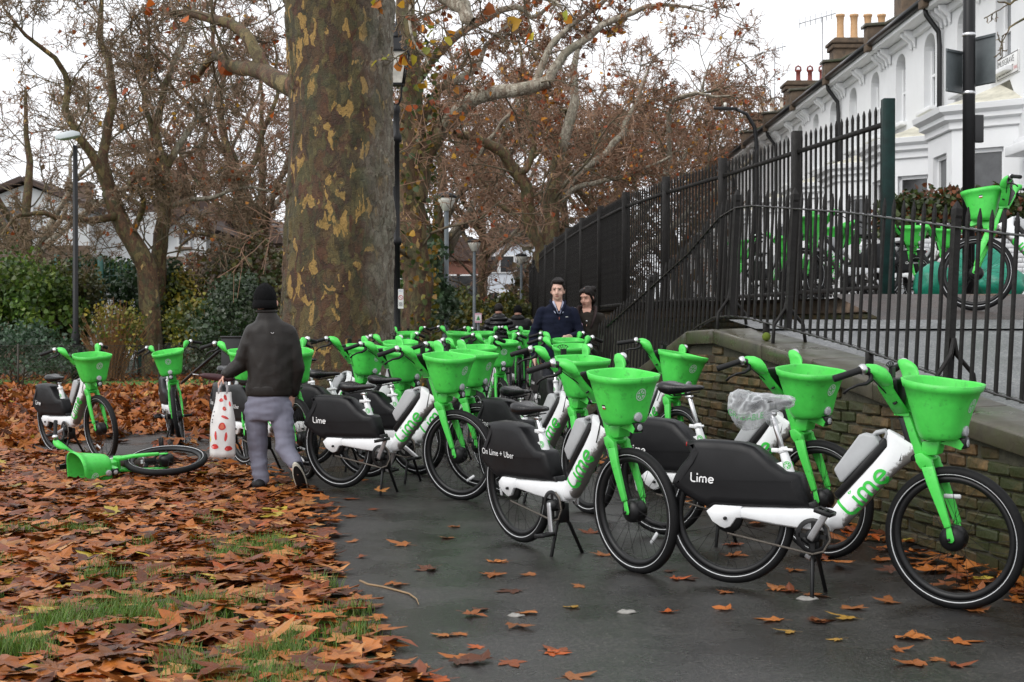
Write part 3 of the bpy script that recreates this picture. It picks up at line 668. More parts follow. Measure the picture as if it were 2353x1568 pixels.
# ------------------------------------------------------------------ near railing on the wall
M_IRON = mat('painted_iron', (.010, .0088, .008), .5, spec=.22, var=.3, vscale=20, bump=.35, bscale=50, rvar=.15)
M_IRONG = mat('green_post_paint', (.003, .018, .016), .5, spec=.2, var=.5, vscale=6)
M_IRONW = mat('wet_iron', (.010, .0088, .008), .18, spec=.6, var=.3, vscale=20, bump=.3, bscale=40)
LEAN = .055
def bar_mesh(h, w, spike=.11, flat=.55, name='bar'):
    mb = MB(); t = h - spike
    pr = [(w / 2, w / 2 * flat, 0), (w / 2, w / 2 * flat, t), (w / 2 * 1.25, w / 2 * flat, t + .015), (w / 2 * 1.2, w / 2 * flat, t + spike * .55), (.003, .003, h)]
    mb.rings([[(a, b, z), (-a, b, z), (-a, -b, z), (a, -b, z)] for a, b, z in pr], smooth=False)
    me = mb.mesh(name); me.materials.append(M_IRON); return me
BAR = bar_mesh(1.0, .026); STD = bar_mesh(1.0, .052, .10, .8, 'standard')
rail = empty('near_railing', (wallx(8) + .2, 8, wtop(8))); tag(rail, 'black spiked iron railing on the wall coping, rising then falling away', 'railing')
def rl(o): o.matrix_parent_inverse = rail.matrix_basis.inverted(); return o
def rtop(y): return wtop(y) + (1.03 if y < 11.75 else 1.03 - .15 * sst(11.75, 13, y))   # height of the top rail
def rp(y, z): return wp(y, .17 + LEAN * (z - wtop(y)), z)
y = 5.0; k = 0
while y < 15.7:
    std = any(abs(y - q) < .055 for q in (8.55, 10.85, 11.95, 14.0)); b0 = wtop(y) + .10; h = rtop(y) + .13 + (.03 if std else 0) - b0
    ax = math.atan(LEAN); M = Matrix.Translation(rp(y, b0)) @ Matrix.Rotation(bang, 4, 'Z') @ Matrix.Rotation(ax, 4, 'X') @ Matrix.Diagonal((1, 1, h, 1))
    # keep spikes their own length: bars share one mesh, scaled only a few per cent
    rl(obj('standard' if std else 'bar', STD if std else BAR, None, rail, M)); k += 1; y += .108 / slen * (1.18 if y < 11.8 else 1.0)
for nm, zz, w in (('top_rail', 0, .042), ('bottom_rail', 1, .040)):
    pts = [4.9 + i * .35 for i in range(32)]
    mb = MB(); mb.rings([[rp(y, z - .007) - wnm * w / 2, rp(y, z + .007) - wnm * w / 2, rp(y, z + .007) + wnm * w / 2, rp(y, z - .007) + wnm * w / 2] for y in pts if y < 15.75 for z in [(rtop(y) if zz == 0 else wtop(y) + .115)]], smooth=False)
    rl(mb.build(nm, M_IRONW, rail, bevel=.003, seg=1))
for y in (8.55, 10.85, 11.95):                    # forked feet and stub feet
    for s in (-1, 1):
        p = rp(y, wtop(y) + .36); mb = MB()
        mb.tube([p, p + Vector((0, 0, -.10)) + wnm * .02 * s, p + Vector((0, 0, -.22)) + wnm * (.12 * s) - wd * .02, p + Vector((0, 0, -.37)) + wnm * (.135 * s) - wd * .03], [.026, .026, .024, .024], 6, flat=.6)
        rl(mb.build('stay', M_IRON, rail, bevel=.003, seg=1))
for y in (7.4, 9.55, 11.2): 
    p = rp(y, wtop(y) + .05); rl(MB().box(p, (.05, .04, .13)).build('foot', M_IRON, rail, bevel=.004, seg=1))
# a tennis ball lying on the coping
b_ = MB(); b_.lathe((0, 0, 0), [(.004, -.034)] + [(.034 * math.cos(a), .034 * math.sin(a)) for a in [(-1.3 + 2.6 * i / 9) for i in range(10)]] + [(.004, .034)], 16)
o = b_.build('ball', mat('ball_felt', (.10, .14, .012), .9, var=.3, bump=.5, bscale=200)); o.location = wp(10.95, .06, wtop(10.95) + .036); tag(o, 'old yellow-green ball resting on the wall coping by the railing', 'ball')
# ------------------------------------------------------------------ tall fence along the street
FP = [(4.04, 15.3), (3.56, 17.8), (3.05, 20.6), (2.5, 23.1), (2.05, 25.7), (1.78, 28.6), (1.55, 31.6), (1.35, 34.8), (1.17, 38.2), (1.0, 41.8), (.86, 46), (.76, 51), (.72, 56)]
tall = empty('tall_fence', (4.04, 15.3, 1.4)); tag(tall, 'tall black spiked fence curving away along the street on a low wall', 'fence')
def tl(o): o.matrix_parent_inverse = tall.matrix_basis.inverted(); return o
TB = bar_mesh(2.06, .034, .11, .6); ZT = 1.72; cnt = 0; far = MB()
for i, (x, y) in enumerate(FP):
    z0 = 1.40 if i == 0 else 1.66
    m_ = M_IRONG if i == 0 else M_IRON; w = .125 if i < 6 else .11
    tl(MB().box((x, y, (z0 + 3.82) / 2), (w, w, 3.82 - z0)).build('post', m_, tall, bevel=.006, seg=1))
for (a, b) in zip(FP, FP[1:]):
    A = Vector((*a, 0)); B = Vector((*b, 0)); d = B - A; n = int(d.length / .142); an = math.atan2(d.y, d.x)
    for k in range(1, n):
        p = A + d * (k / n)
        if cnt < 230: tl(obj('bar', TB, None, tall, Matrix.Translation((p.x, p.y, ZT)) @ Matrix.Rotation(an, 4, 'Z'))); cnt += 1
        else: far.box((p.x, p.y, ZT + 1.02), (.034, .034, 2.04))
    for z in (3.56, 1.80):
        mb = MB(); mb.box(((A + B) / 2) + Vector((0, 0, z)), (d.length, .045, .05), Matrix.Rotation(an, 3, 'Z')); tl(mb.build('rail', M_IRON, tall, bevel=.004, seg=1))
if far.v: tag(tl(far.build('far_bars', M_IRON, tall)), kind='stuff')
# low base wall of the tall fence: cap stones and bricks
M_BROWN = mat('brown_base_stone', (.085, .055, .034), .75, var=.5, vscale=9, objrnd=.25, bump=.6, bscale=40)
M_CAPS = mat('base_cap_stone', (.13, .09, .062), .7, var=.45, vscale=10, objrnd=.2, bump=.7, bscale=45)
bw = empty('fence_base_wall', (4.04, 15.3, 1.4)); tag(bw, 'low brown brick wall with cap stones under the tall fence', 'wall')
def bl(o): o.matrix_parent_inverse = bw.matrix_basis.inverted(); return o
FB = [(4.95, 14.15), (4.04, 15.2)] + FP[1:]
for i, (a, b) in enumerate(zip(FB, FB[1:])):
    A = Vector((*a, 0)); B = Vector((*b, 0)); d = B - A; L_ = d.length; an = math.atan2(d.y, d.x); Rz = Matrix.Rotation(an, 3, 'Z')
    bl(MB().box((A + B) / 2 + Vector((0, 0, .64)), (L_, .22, 1.75), Rz).build('core', M_MORTAR, bw))
    if i < 4:
        n = max(1, round(L_ / .62)); nb = max(1, round(L_ / .235))
        for k in range(n):
            p = A + d * ((k + .5) / n); bl(MB().box(p + Vector((0, 0, 1.61 + rw.uniform(-.008, .008))), (L_ / n - .015, .34, .16), Rz).build('cap_stone', M_CAPS, bw, bevel=.012, seg=2))
        for c in range(3):
            for k in range(nb):
                p = A + d * ((k + .5 + (c % 2) * .5) / nb)
                if (k + .5 + (c % 2) * .5) / nb > .99: continue
                bl(obj('brick', BV[k % 7], None, bw, Matrix.Translation(p + Vector((0, 0, 1.49 - c * .076)) + Rz @ Vector((0, .098, 0))) @ Matrix.Rotation(an, 4, 'Z')))
    else: bl(MB().box((A + B) / 2 + Vector((0, 0, 1.60)), (L_, .32, .16), Rz).build('cap_stone', M_CAPS, bw, bevel=.01, seg=1))
# ------------------------------------------------------------------ the white terrace (front at X = 9, running away along Y)
M_STUCCO = mat('white_stucco', (.74, .75, .76), .65, var=.05, vscale=1.2, dirt=((.60, .60, .57), .34, 1.6), bump=.05, bscale=20)
M_STUCW = mat('white_trim', (.74, .75, .76), .6, var=.04, vscale=2, dirt=((.42, .40, .30), .30, 2.5))
M_GLASS = mat('window_glass', (.045, .047, .05), .06, var=.5, vscale=3, spec=.8)
M_GLASSB = mat('upper_glass', (.18, .19, .20), .08, var=.3, vscale=2, spec=.8)
M_SASH = mat('sash_white', (.78, .79, .80), .5)
M_SLATE = mat('slate', (.06, .065, .08), .4, var=.35, vscale=6, bump=.3, bscale=12)
M_GUT = mat('gutter_black', (.010, .010, .011), .35)
M_STOCK = mat('stock_brick', (.105, .072, .046), .8, var=.35, vscale=5, dirt=((.03, .026, .02), .5, 3), bump=.4, bscale=25)
M_POTY = mat('pot_buff', (.50, .30, .15), .7, var=.15, vscale=8); M_POTR = mat('pot_red', (.22, .05, .04), .7, var=.2); M_POTW = mat('pot_pale', (.52, .47, .40), .75, var=.2, vscale=12)
M_MOSS = mat('mossy_roof', (.55, .53, .44), .8, var=.35, vscale=3)
HX = 9.0; HW = 4.6; Z0 = 1.70; ZE = 8.05
def win_arch(mb, y0, y1, z0, z1, x, rise):        # outline points of an arched opening in the plane X=x
    P = [(x, y0, z0), (x, y1, z0), (x, y1, z1 - rise)]
    for k in range(1, 8):
        a = math.pi * k / 8; P.append((x, (y0 + y1) / 2 + (y1 - y0) / 2 * math.cos(a), z1 - rise + rise * math.sin(a)))
    P.append((x, y0, z1 - rise)); return P
def house_meshes():
    H = {}
    ops = [(.70, 1.52, 6.10, 7.72), (2.98, 3.80, 6.10, 7.72)]    # two arched upper windows
    # front wall as a grid with the openings cut out (X=0 plane, house local: y along terrace, z world height)
    mb = MB(); ysb = [0, ops[0][0], ops[0][1], ops[1][0], ops[1][1], HW]
    zsb = [Z0, 6.10, 7.72, ZE]
    for i in range(5):
        for j in range(3):
            if j == 1 and i in (1, 3):
                y0, y1 = ysb[i], ysb[i + 1]          # spandrels beside the arch
                arc_ = [((y0 + y1) / 2 + (y1 - y0) / 2 * math.cos(math.pi * k / 10), 7.42 + .30 * math.sin(math.pi * k / 10)) for k in range(11)]
                for k in range(10):
                    (ya, za), (yb, zb) = arc_[k], arc_[k + 1]; mb.add([(0, ya, za), (0, ya, 7.72), (0, yb, 7.72), (0, yb, zb)], [(0, 1, 2, 3)], False)
                    mb.add([(0, ya, za), (0, yb, zb), (.22, yb, zb), (.22, ya, za)], [(0, 1, 2, 3)], True)
                mb.add([(0, y0, 6.1), (.22, y0, 6.1), (.22, y0, 7.42), (0, y0, 7.42)], [(0, 1, 2, 3)], False)
                mb.add([(0, y1, 6.1), (.22, y1, 6.1), (.22, y1, 7.42), (0, y1, 7.42)], [(0, 1, 2, 3)], False)
                mb.add([(0, y0, 6.1), (0, y1, 6.1), (.22, y1, 6.1), (.22, y0, 6.1)], [(0, 1, 2, 3)], False)
                continue
            mb.add([(0, ysb[i], zsb[j]), (0, ysb[i + 1], zsb[j]), (0, ysb[i + 1], zsb[j + 1]), (0, ysb[i], zsb[j + 1])], [(0, 1, 2, 3)], False)
    mb.add([(0, 0, Z0), (7, 0, Z0), (7, 0, ZE), (0, 0, ZE)], [(0, 1, 2, 3)], False)
    H['wall'] = mb.mesh('wall')
    for q, (y0, y1, z0, z1) in enumerate(ops):
        mb = MB(); n0 = len(win_arch(mb, y0, y1, z0, z1, .2, .3)); mb.add(win_arch(mb, y0, y1, z0, z1, .215, .30), [tuple(range(n0))], False); H['pane%d' % q] = mb.mesh('pane')
        mb = MB(); t = .055
        for z in (z0 + t / 2, (z0 + z1) / 2 - .05): mb.box((.19, (y0 + y1) / 2, z), (.05, y1 - y0, t))
        for y in (y0 + t / 2, y1 - t / 2): mb.box((.185, y, (z0 + z1) / 2 - .15), (.05, t, z1 - z0 - .3))
        H['sash%d' % q] = mb.mesh('sash')
        H['sill%d' % q] = MB().box((-.07, (y0 + y1) / 2, z0 - .05), (.16, y1 - y0 + .24, .09)).mesh('sill', .01)
    # canted bay on the ground floor
    by0, by1, bx = .30, 3.30, -.95; q0, q1 = by0 + .75, by1 - .75
    plan = [(0, by0), (bx, q0), (bx, q1), (0, by1)]
    mb = MB()
    def panel(a, b, z0, z1): mb.add([(*a, z0), (*b, z0), (*b, z1), (*a, z1)], [(0, 1, 2, 3)], False)
    wins = []
    for a, b in zip(plan, plan[1:]):
        A = Vector((*a, 0)); B = Vector((*b, 0)); d = B - A; t0, t1 = (.22, .78)
        P0 = A + d * t0; P1 = A + d * t1; nrm = Vector((d.y, -d.x, 0)).normalized()
        if nrm.x > 0: nrm = -nrm
        panel(A[:2], P0[:2], Z0, 5.05); panel(P1[:2], B[:2], Z0, 5.05); panel(P0[:2], P1[:2], Z0, 2.55); panel(P0[:2], P1[:2], 4.62, 5.05)
        ins = -nrm * .16
        for e0, e1, za, zb in ((P0, P0, 2.55, 4.62), (P1, P1, 2.55, 4.62)):
            mb.add([(*e0[:2], za), (*(e0 + ins)[:2], za), (*(e0 + ins)[:2], zb), (*e0[:2], zb)], [(0, 1, 2, 3)], False)
        for z in (2.55, 4.62): mb.add([(*P0[:2], z), (*P1[:2], z), (*(P1 + ins)[:2], z), (*(P0 + ins)[:2], z)], [(0, 1, 2, 3)], False)
        wins.append((P0, P1, ins))
    H['bay'] = mb.mesh('bay')
    H['bayw'] = []
    for P0, P1, ins in wins:
        a, b = P0 + ins * .85, P1 + ins * .85
        m1 = MB(); m1.add([(*a[:2], 2.55), (*b[:2], 2.55), (*b[:2], 4.62), (*a[:2], 4.62)], [(0, 1, 2, 3)], False)
        m2 = MB(); d = (b - a).normalized(); an = math.atan2(d.y, d.x); Rz = Matrix.Rotation(an, 3, 'Z'); c = (a + b) / 2 - ins * .12; L = (b - a).length
        for z in (2.59, 3.42, 4.58): m2.box((c.x, c.y, z), (L, .05, .07), Rz)
        for s in (-1, 1): m2.box((c.x + d.x * s * (L / 2 - .03), c.y + d.y * s * (L / 2 - .03), 3.585), (.06, .05, 2.07), Rz)
        H['bayw'].append((m1.mesh('pane'), m2.mesh('sash')))
    mb = MB()
    def planoff(o): return [(0, by0 - o * 1.2), (bx - o, q0 - o * .45), (bx - o, q1 + o * .45), (0, by1 + o * 1.2)]
    prev = None; prof = [(.02, 4.98), (.06, 5.0), (.06, 5.12), (.16, 5.16), (.16, 5.24), (.26, 5.30), (.28, 5.40), (.20, 5.42)]
    rr = [[(x, y, z) for x, y in planoff(o)] for o, z in prof]
    mb.rings(rr, closed=False, cap=False, smooth=False)
    H['cornice'] = mb.mesh('bay_cornice')
    mb = MB(); mb.rings([[(x, y, 5.41) for x, y in planoff(.2)], [(x * .55, y * .8 + (by0 + by1) / 2 * .2, 5.62) for x, y in planoff(.05)], [(.0, .7 * y + .3 * (by0 + by1) / 2, 5.86) for x, y in planoff(0)]], closed=False, cap=False, smooth=False)
    H['bay_roof'] = mb.mesh('bay_roof')
    # front door recess beyond the bay
    H['door'] = MB().box((.05, 4.0, 2.85), (.06, .85, 2.1)).mesh('door', .01)
    H['hood'] = MB().box((-.16, 4.0, 4.45), (.4, 1.15, .18)).box((-.10, 4.0, 4.60), (.28, 1.0, .12)).mesh('door_hood', .02)
    # eaves: soffit, paired brackets, gutter, pipe
    H['eaves'] = MB().box((-.16, HW / 2, ZE + .02), (.46, HW, .14)).box((-.04, HW / 2, ZE - .14), (.10, HW - .01, .16)).mesh('eaves', .01)
    H['bracket'] = MB().prism([(-.28, ZE - .06), (-.02, ZE - .06), (-.02, ZE - .44), (-.06, ZE - .43), (-.09, ZE - .30), (-.18, ZE - .22), (-.26, ZE - .16)], -.05, .05).mesh('bracket', .02, 2)
    H['gutter'] = MB().tube([(-.44, 0.0, ZE + .13), (-.44, HW, ZE + .13)], .085, 8).mesh('gutter')
    H['pipe'] = MB().tube([(-.40, .12, ZE + .08), (-.36, .12, ZE - .15), (-.10, .12, ZE - .5), (-.08, .12, ZE - .8), (-.08, .12, Z0)], .055, 8).mesh('downpipe')
    H['roof'] = MB().add([(-.42, 0, ZE + .16), (-.42, HW, ZE + .16), (4.2, HW, ZE + 2.5), (4.2, 0, ZE + 2.5), (8, 0, ZE + .5), (8, HW, ZE + .5)], [(0, 1, 2, 3), (3, 2, 5, 4)], False).mesh('roof')
    # party wall upstand between roofs
    H['party'] = MB().prism([(-.52, ZE - .05), (-.52, ZE + .52), (-.1, ZE + .55), (4.2, ZE + 2.95), (4.4, ZE + 2.6), (-.1, ZE + .05)], -.17, .17).mesh('party_wall', .02)
    H['partycap'] = MB().prism([(-.58, ZE + .525), (-.58, ZE + .60), (-.1, ZE + .63), (4.2, ZE + 3.03), (4.2, ZE + 2.955), (-.1, ZE + .555)], -.22, .22).mesh('coping', .01)
    H['stack'] = MB().box((4.2, 0, ZE + 2.75), (2.2, .9, 2.4)).box((4.2, 0, ZE + 3.92), (2.36, 1.06, .16)).box((4.2, 0, ZE + 4.08), (2.46, 1.16, .12)).box((4.2, 0, ZE + 4.20), (2.2, .9, .10)).mesh('chimney', .02)
    H['pot'] = MB().lathe((0, 0, 0), [(.15, 0), (.16, .05), (.125, .10), (.115, .55), (.13, .72), (.155, .74), (.155, .80), (.12, .80), (.10, .5)], 12, cap=False).mesh('chimney_pot')
    H['cowl'] = MB().lathe((0, 0, 0), [(.14, 0), (.13, .08), (.10, .12), (.10, .45), (.14, .47), (.14, .53), (.08, .55)], 10).tube([(-.12, 0, .5), (-.10, 0, .66), (0, 0, .72), (.10, 0, .66), (.12, 0, .5)], .04, 6).mesh('chimney_pot')
    return H
HM = house_meshes()
HL = ['nearest white terraced house with the street name plate on its wall', 'second white terraced house from the right, its bay behind the fence post', 'third white terraced house from the right in the receding terrace', 'fourth white terraced house, in the receding row', 'fifth white terraced house along the terrace, behind the spiked fence',
      'sixth white terraced house with a bare brick strip, further down the terrace', 'seventh terraced house, below the smaller far chimney', 'eighth terraced house, nearly hidden above the fence spikes', 'ninth terraced house, under the red chimney cowls', 'tenth terraced house, a sliver between street light and fence', 'furthest terraced house at the left end of the terrace', 'plain white house wall cut by the right edge of the picture']
def house(k, Y, label):
    h = empty('terraced_house', (HX, Y, 0)); tag(h, label, 'house', 'white terraced houses')
    def p(name, me, m, parent=h, M=None):
        if not len(me.materials): me.materials.append(m)
        return obj(name, me, None, parent, M)
    p('wall', HM['wall'], M_STUCCO)
    for q in (0, 1):
        w = p('window', HM['sash%d' % q], M_SASH); p('pane', HM['pane%d' % q], M_GLASSB, w); p('sill', HM['sill%d' % q], M_STUCW, w)
    if k != 20: b = p('bay', HM['bay'], M_STUCCO); p('cornice', HM['cornice'], M_STUCW, b); p('bay_roof', HM['bay_roof'], M_MOSS, b)
    for pa, sa in (HM['bayw'] if k != 20 else []): w = p('bay_window', sa, M_SASH); p('pane', pa, M_GLASS, w)
    p('door', HM['door'], mat('door_paint', (.02, .03, .05), .4)); p('door_hood', HM['hood'], M_STUCW)
    e = p('eaves', HM['eaves'], M_STUCW)
    for y in (.14, .42, 2.12, 2.40, 4.18, 4.46): p('bracket', HM['bracket'], M_STUCW, e, Matrix.Translation((0, y, 0)))
    p('gutter', HM['gutter'], M_GUT)
    if k % 2 == 1: p('downpipe', HM['pipe'], M_GUT)
    p('roof', HM['roof'], M_SLATE); q = p('party_wall', HM['party'], M_STOCK); p('coping', HM['partycap'], M_COPING, q)
    if k % 2 == 0 and 2 <= k < 12:
        c = p('chimney', HM['stack'], M_STOCK, h, Matrix.Translation((0, 1.3, 0)))
        kinds = {4: (M_POTY, 'pot', 4), 6: (M_POTY, 'pot', 4), 8: (M_POTR, 'cowl', 3), 10: (M_POTW, 'pot', 3)}.get(k, (M_POTW, 'pot', 3))
        for j in range(kinds[2]):
            x = 4.2 + (j - (kinds[2] - 1) / 2) * .52; me = HM[kinds[1]]
            o = bpy.data.objects.new('chimney_pot', me.copy() if True else me); o.data.materials.clear(); o.data.materials.append(kinds[0]); COL.objects.link(o); o.parent = c; o.location = (x, 0, ZE + 4.24); 
            if kinds[0] is M_POTY: o.scale = (1.12, 1.12, 1.2)
    return h
for k in range(11): house(k, 25.0 + HW * k, HL[k])
house(20, 25.0 - HW, HL[11])
# street name plate on the nearest house
pl = MB().box((0, 0, 0), (.02, 1.12, .40)).build('street_sign', mat('plate_white', (.78, .78, .77), .4), bevel=.006)
pl.location = (HX - .014, 25.80, 6.12); tag(pl, 'white street name plate reading MUSGRAVE CRESCENT on the house wall', 'street sign')
M_BLK = mat('print_black', (.015, .015, .016), .5); M_PRED = mat('print_red', (.5, .02, .02), .5)
def flat_text(body, size, parent, M, m, name='lettering', ax=1.0):
    me = text_mesh(body, size, name); me.materials.append(m)
    for v in me.vertices: v.co.x *= ax
    return obj(name, me, None, parent, M)
fx = Matrix(((0, 0, -1, -.0125), (-1, 0, 0, 0), (0, 1, 0, 0), (0, 0, 0, 1)))
flat_text('MUSGRAVE', .165, pl, fx @ Matrix.Translation((-.50, .03, 0)), M_BLK); flat_text('CRESCENT', .165, pl, fx @ Matrix.Translation((-.50, -.135, 0)), M_BLK); flat_text('SW6', .10, pl, fx @ Matrix.Translation((.30, -.13, 0)), M_PRED)
mb = MB()
for y, z, dy, dz in ((0, .185, 1.08, .014), (0, -.185, 1.08, .014), (.533, 0, .014, .37), (-.533, 0, .014, .37)): mb.box((-.0115, y, z), (.003, dy, dz))
mb.build('border', M_BLK, pl)
# aerials on the stacks
M_ALU = mat('aerial', (.35, .35, .36), .4, metal=.8)
for (x, y, z, h, lab) in ((11.7, 53.7, 11.7, 1.4, 'television aerial beside the tall stack with buff pots'), (11.6, 62.9, 11.7, 2.0, 'thin television aerial left of the red chimney cowls')):
    a = empty('aerial', (x, y, z)); tag(a, lab, 'aerial'); MB().tube([(0, 0, -2.5), (0, 0, h)], .025, 6).build('mast', M_ALU, a)
    mb = MB(); mb.tube([(-.9, 0, h - .25), (.5, 0, h + .15)], .018, 5)
    for k in range(7): c = -.85 + k * .2; mb.tube([(c, 0, h - .23 + k * .057 - .18), (c, 0, h - .23 + k * .057 + .18)], .012, 4)
    mb.build('boom', M_ALU, a)
# front garden wall facing us, with a hedge
M_WBRICK = mat('white_painted_brick', (.72, .73, .74), .6, var=.06, vscale=6, objrnd=.04, dirt=((.5, .5, .46), .32, 3))
gw = empty('garden_wall', (6.0, 22.0, Z0)); tag(gw, 'white painted brick garden wall under the hedge', 'wall')
MB().box((1.6, .16, .52), (3.2, .22, 1.06)).build('core', M_WBRICK, gw)
rb = random.Random(3); WB_ = MB().box((0, 0, 0), (.215, .05, .066)).mesh('brick', .004, 1); WB_.materials.append(M_WBRICK)
for c in range(14):
    for k in range(11):
        x = .11 + k * .225 + (c % 2) * .11
        obj('brick', WB_, None, gw, Matrix.Translation((x, .045 + rb.uniform(-.003, .003), .04 + c * .075)))
MB().box((-.06, 6, .53), (.22, 12, 1.06)).build('return_wall', M_WBRICK, gw)
# ------------------------------------------------------------------ house beyond the park (left) and buildings further off
M_ROOFT = mat('brown_roof_tile', (.075, .048, .040), .7, var=.25, vscale=3, bump=.3, bscale=8)
M_REND = mat('white_render', (.76, .78, .80), .7, var=.04, vscale=1)
M_LBRICK = mat('buff_brick', (.17, .12, .09), .8, var=.3, vscale=6)
def gable_house(label, x0, x1, Y, ze, zr, depth, chim, wins, lower=None, gx=None):
    h = empty('gabled_house', ((x0 + x1) / 2, Y, 0)); tag(h, label, 'house'); cx = (x0 + x1) / 2; w = x1 - x0
    L = lambda x: x - cx
    MB().prism([(L(x0), 0), (L(x1), 0), (L(x1), ze), (0, zr - .15), (L(x0), ze)], 0, depth).build('wall', M_REND, h)
    if lower: MB().box((0, -.06, lower / 2), (w + .1, .1, lower)).build('brick_base', M_LBRICK, h)
    mb = MB(); o = .4
    sl = (zr - ze) / (w / 2)
    mb.add([(-w / 2 - o, -o, ze - o * sl), (0, -o, zr), (0, depth, zr), (-w / 2 - o, depth, ze - o * sl)], [(0, 1, 2, 3)], False)
    mb.add([(w / 2 + o, -o, ze - o * sl), (0, -o, zr), (0, depth, zr), (w / 2 + o, depth, ze - o * sl)], [(0, 1, 2, 3)], False)
    me = mb.mesh('roof'); ob = obj('roof', me, M_ROOFT, h); md = ob.modifiers.new('thick', 'SOLIDIFY'); md.thickness = .22
    for (x, z, ww, hh) in wins:
        f = MB().box((L(x), -.10, z), (ww + .16, .06, hh + .16)).build('window', M_SASH, h); MB().box((L(x) - ww * .25, -.14, z), (ww * .44, .03, hh * .92)).box((L(x) + ww * .25, -.14, z), (ww * .44, .03, hh * .92)).build('pane', M_GLASS, f)
        MB().box((L(x), -.14, z - hh / 2 - .13), (ww + .3, .18, .1)).build('sill', M_LBRICK, f)
    for (x, y, z0, z1) in chim: MB().box((L(x), y, (z0 + z1) / 2), (.95, .9, z1 - z0)).box((L(x), y, z1), (1.1, 1.05, .18)).build('chimney', M_LBRICK, h)
    return h
def AX(x, Y): return (x - 1176.5) / FD * Y
def AZ(y, Y): return EYE + (757 - y) / FD * Y
Yh = 62.0
gable_house('white gabled house beyond the left bushes with a small sash window', AX(-90, Yh), AX(205, Yh), Yh, AZ(480, Yh), AZ(418, Yh), 9, [(AX(130, Yh), 3.5, 7, AZ(408, Yh))], [(AX(35, Yh), AZ(505, Yh), 1.5, 1.2)], AZ(565, Yh))
# long roof joining the two gables
lg = empty('long_house', (AX(270, 66), 66, 0)); tag(lg, 'long white house with brown tiled roof behind the bare left trees', 'house')
w2 = AX(440, 66) - AX(150, 66)
MB().box((0, 3, AZ(500, 66) / 2), (w2, 6, AZ(500, 66))).build('wall', M_REND, lg)
MB().box((0, -.04, AZ(590, 66) / 2), (w2 + .1, .08, AZ(590, 66))).build('brick_base', M_LBRICK, lg)
MB().prism([(-.5, AZ(506, 66)), (3, AZ(442, 66)), (6.5, AZ(506, 66))], 0, w2).build('roof', M_ROOFT, lg)
lg.children[-1].matrix_local = Matrix.Translation((w2 / 2, 0, 0)) @ Matrix.Rotation(R_(90), 4, 'Z')
MB().box((w2 * .30, 3, AZ(440, 66)), (1.1, .9, 2.6)).build('chimney', M_LBRICK, lg)
gable_house('small white gabled house right of the bare trees, half hidden by twigs', AX(378, 60), AX(474, 60), 60, AZ(520, 60), AZ(478, 60), 8, [], [(AX(424, 60), AZ(545, 60), .4, .7), (AX(440, 60), AZ(600, 60), .4, .7)], AZ(590, 60))
def block(label, xa, xb, yt, Y, m, zb=0, rows=2, n=4, mr=None):
    w = AX(xb, Y) - AX(xa, Y); h = empty('far_building', ((AX(xa, Y) + AX(xb, Y)) / 2, Y, 0)); tag(h, label, 'building'); zt = AZ(yt, Y)
    MB().box((0, 4, zt / 2), (w, 8, zt)).build('wall', m, h)
    MB().prism([(-w / 2 - .3, zt), (w / 2 + .3, zt), (w / 2 - 1, zt + 1.6), (-w / 2 + 1, zt + 1.6)], -.3, 8.3).build('roof', mr or M_ROOFT, h)
    for r in range(rows):
        for k in range(n):
            f = MB().box((-w / 2 + w * (k + .5) / n, -.06, zt - 1.6 - 2.8 * r), (1.2, .1, 1.4)).build('window', M_SASH, h); MB().box((-w / 2 + w * (k + .5) / n, -.12, zt - 1.6 - 2.8 * r), (1.0, .04, 1.2)).build('pane', M_GLASS, f)
M_RBRICK = mat('red_brick_far', (.20, .085, .06), .8, var=.2, vscale=2)
block('red brick building far along the path behind the park lamps', 1020, 1120, 600, 95, M_RBRICK, n=3)
block('pale building far along the path behind the trees', 1110, 1330, 560, 110, mat('far_render', (.62, .66, .72), .7, var=.1), n=6, rows=3)
block('brown brick building behind the shrubs left of the big tree', 470, 650, 560, 80, M_LBRICK, n=4)
# ------------------------------------------------------------------ plane trees: tapered limbs, fine twigs, last leaves
def tube_np(P, Rr, sides):
    """P (m,n,3) polylines, Rr (m,n) radii -> verts, quads"""
    m, n, _ = P.shape
    T = np.empty_like(P); T[:, 1:-1] = P[:, 2:] - P[:, :-2]; T[:, 0] = P[:, 1] - P[:, 0]; T[:, -1] = P[:, -1] - P[:, -2]
    T /= np.linalg.norm(T, axis=2, keepdims=True) + 1e-9
    ref = np.where(np.abs(T[:, :1, 2:3]) > .8, np.array([[[1., .2, 0]]]), np.array([[[.1, .2, 1.]]])); U = np.cross(T, np.broadcast_to(ref, T.shape)); U /= np.linalg.norm(U, axis=2, keepdims=True) + 1e-9
    Wv = np.cross(T, U); a = np.arange(sides) * 2 * np.pi / sides
    V = P[:, :, None, :] + Rr[:, :, None, None] * (np.cos(a)[None, None, :, None] * U[:, :, None, :] + np.sin(a)[None, None, :, None] * Wv[:, :, None, :])
    idx = np.arange(m * n * sides).reshape(m, n, sides); nx_ = np.roll(idx, -1, axis=2)
    F_ = np.stack([idx[:, :-1], nx_[:, :-1], nx_[:, 1:], idx[:, 1:]], -1).reshape(-1, 4)
    return V.reshape(-1, 3), F_
def join_np(L):
    Vs, Fs, o = [], [], 0
    for V, F_ in L: Vs.append(V); Fs.append(F_ + o); o += len(V)
    return np.concatenate(Vs), np.concatenate(Fs)
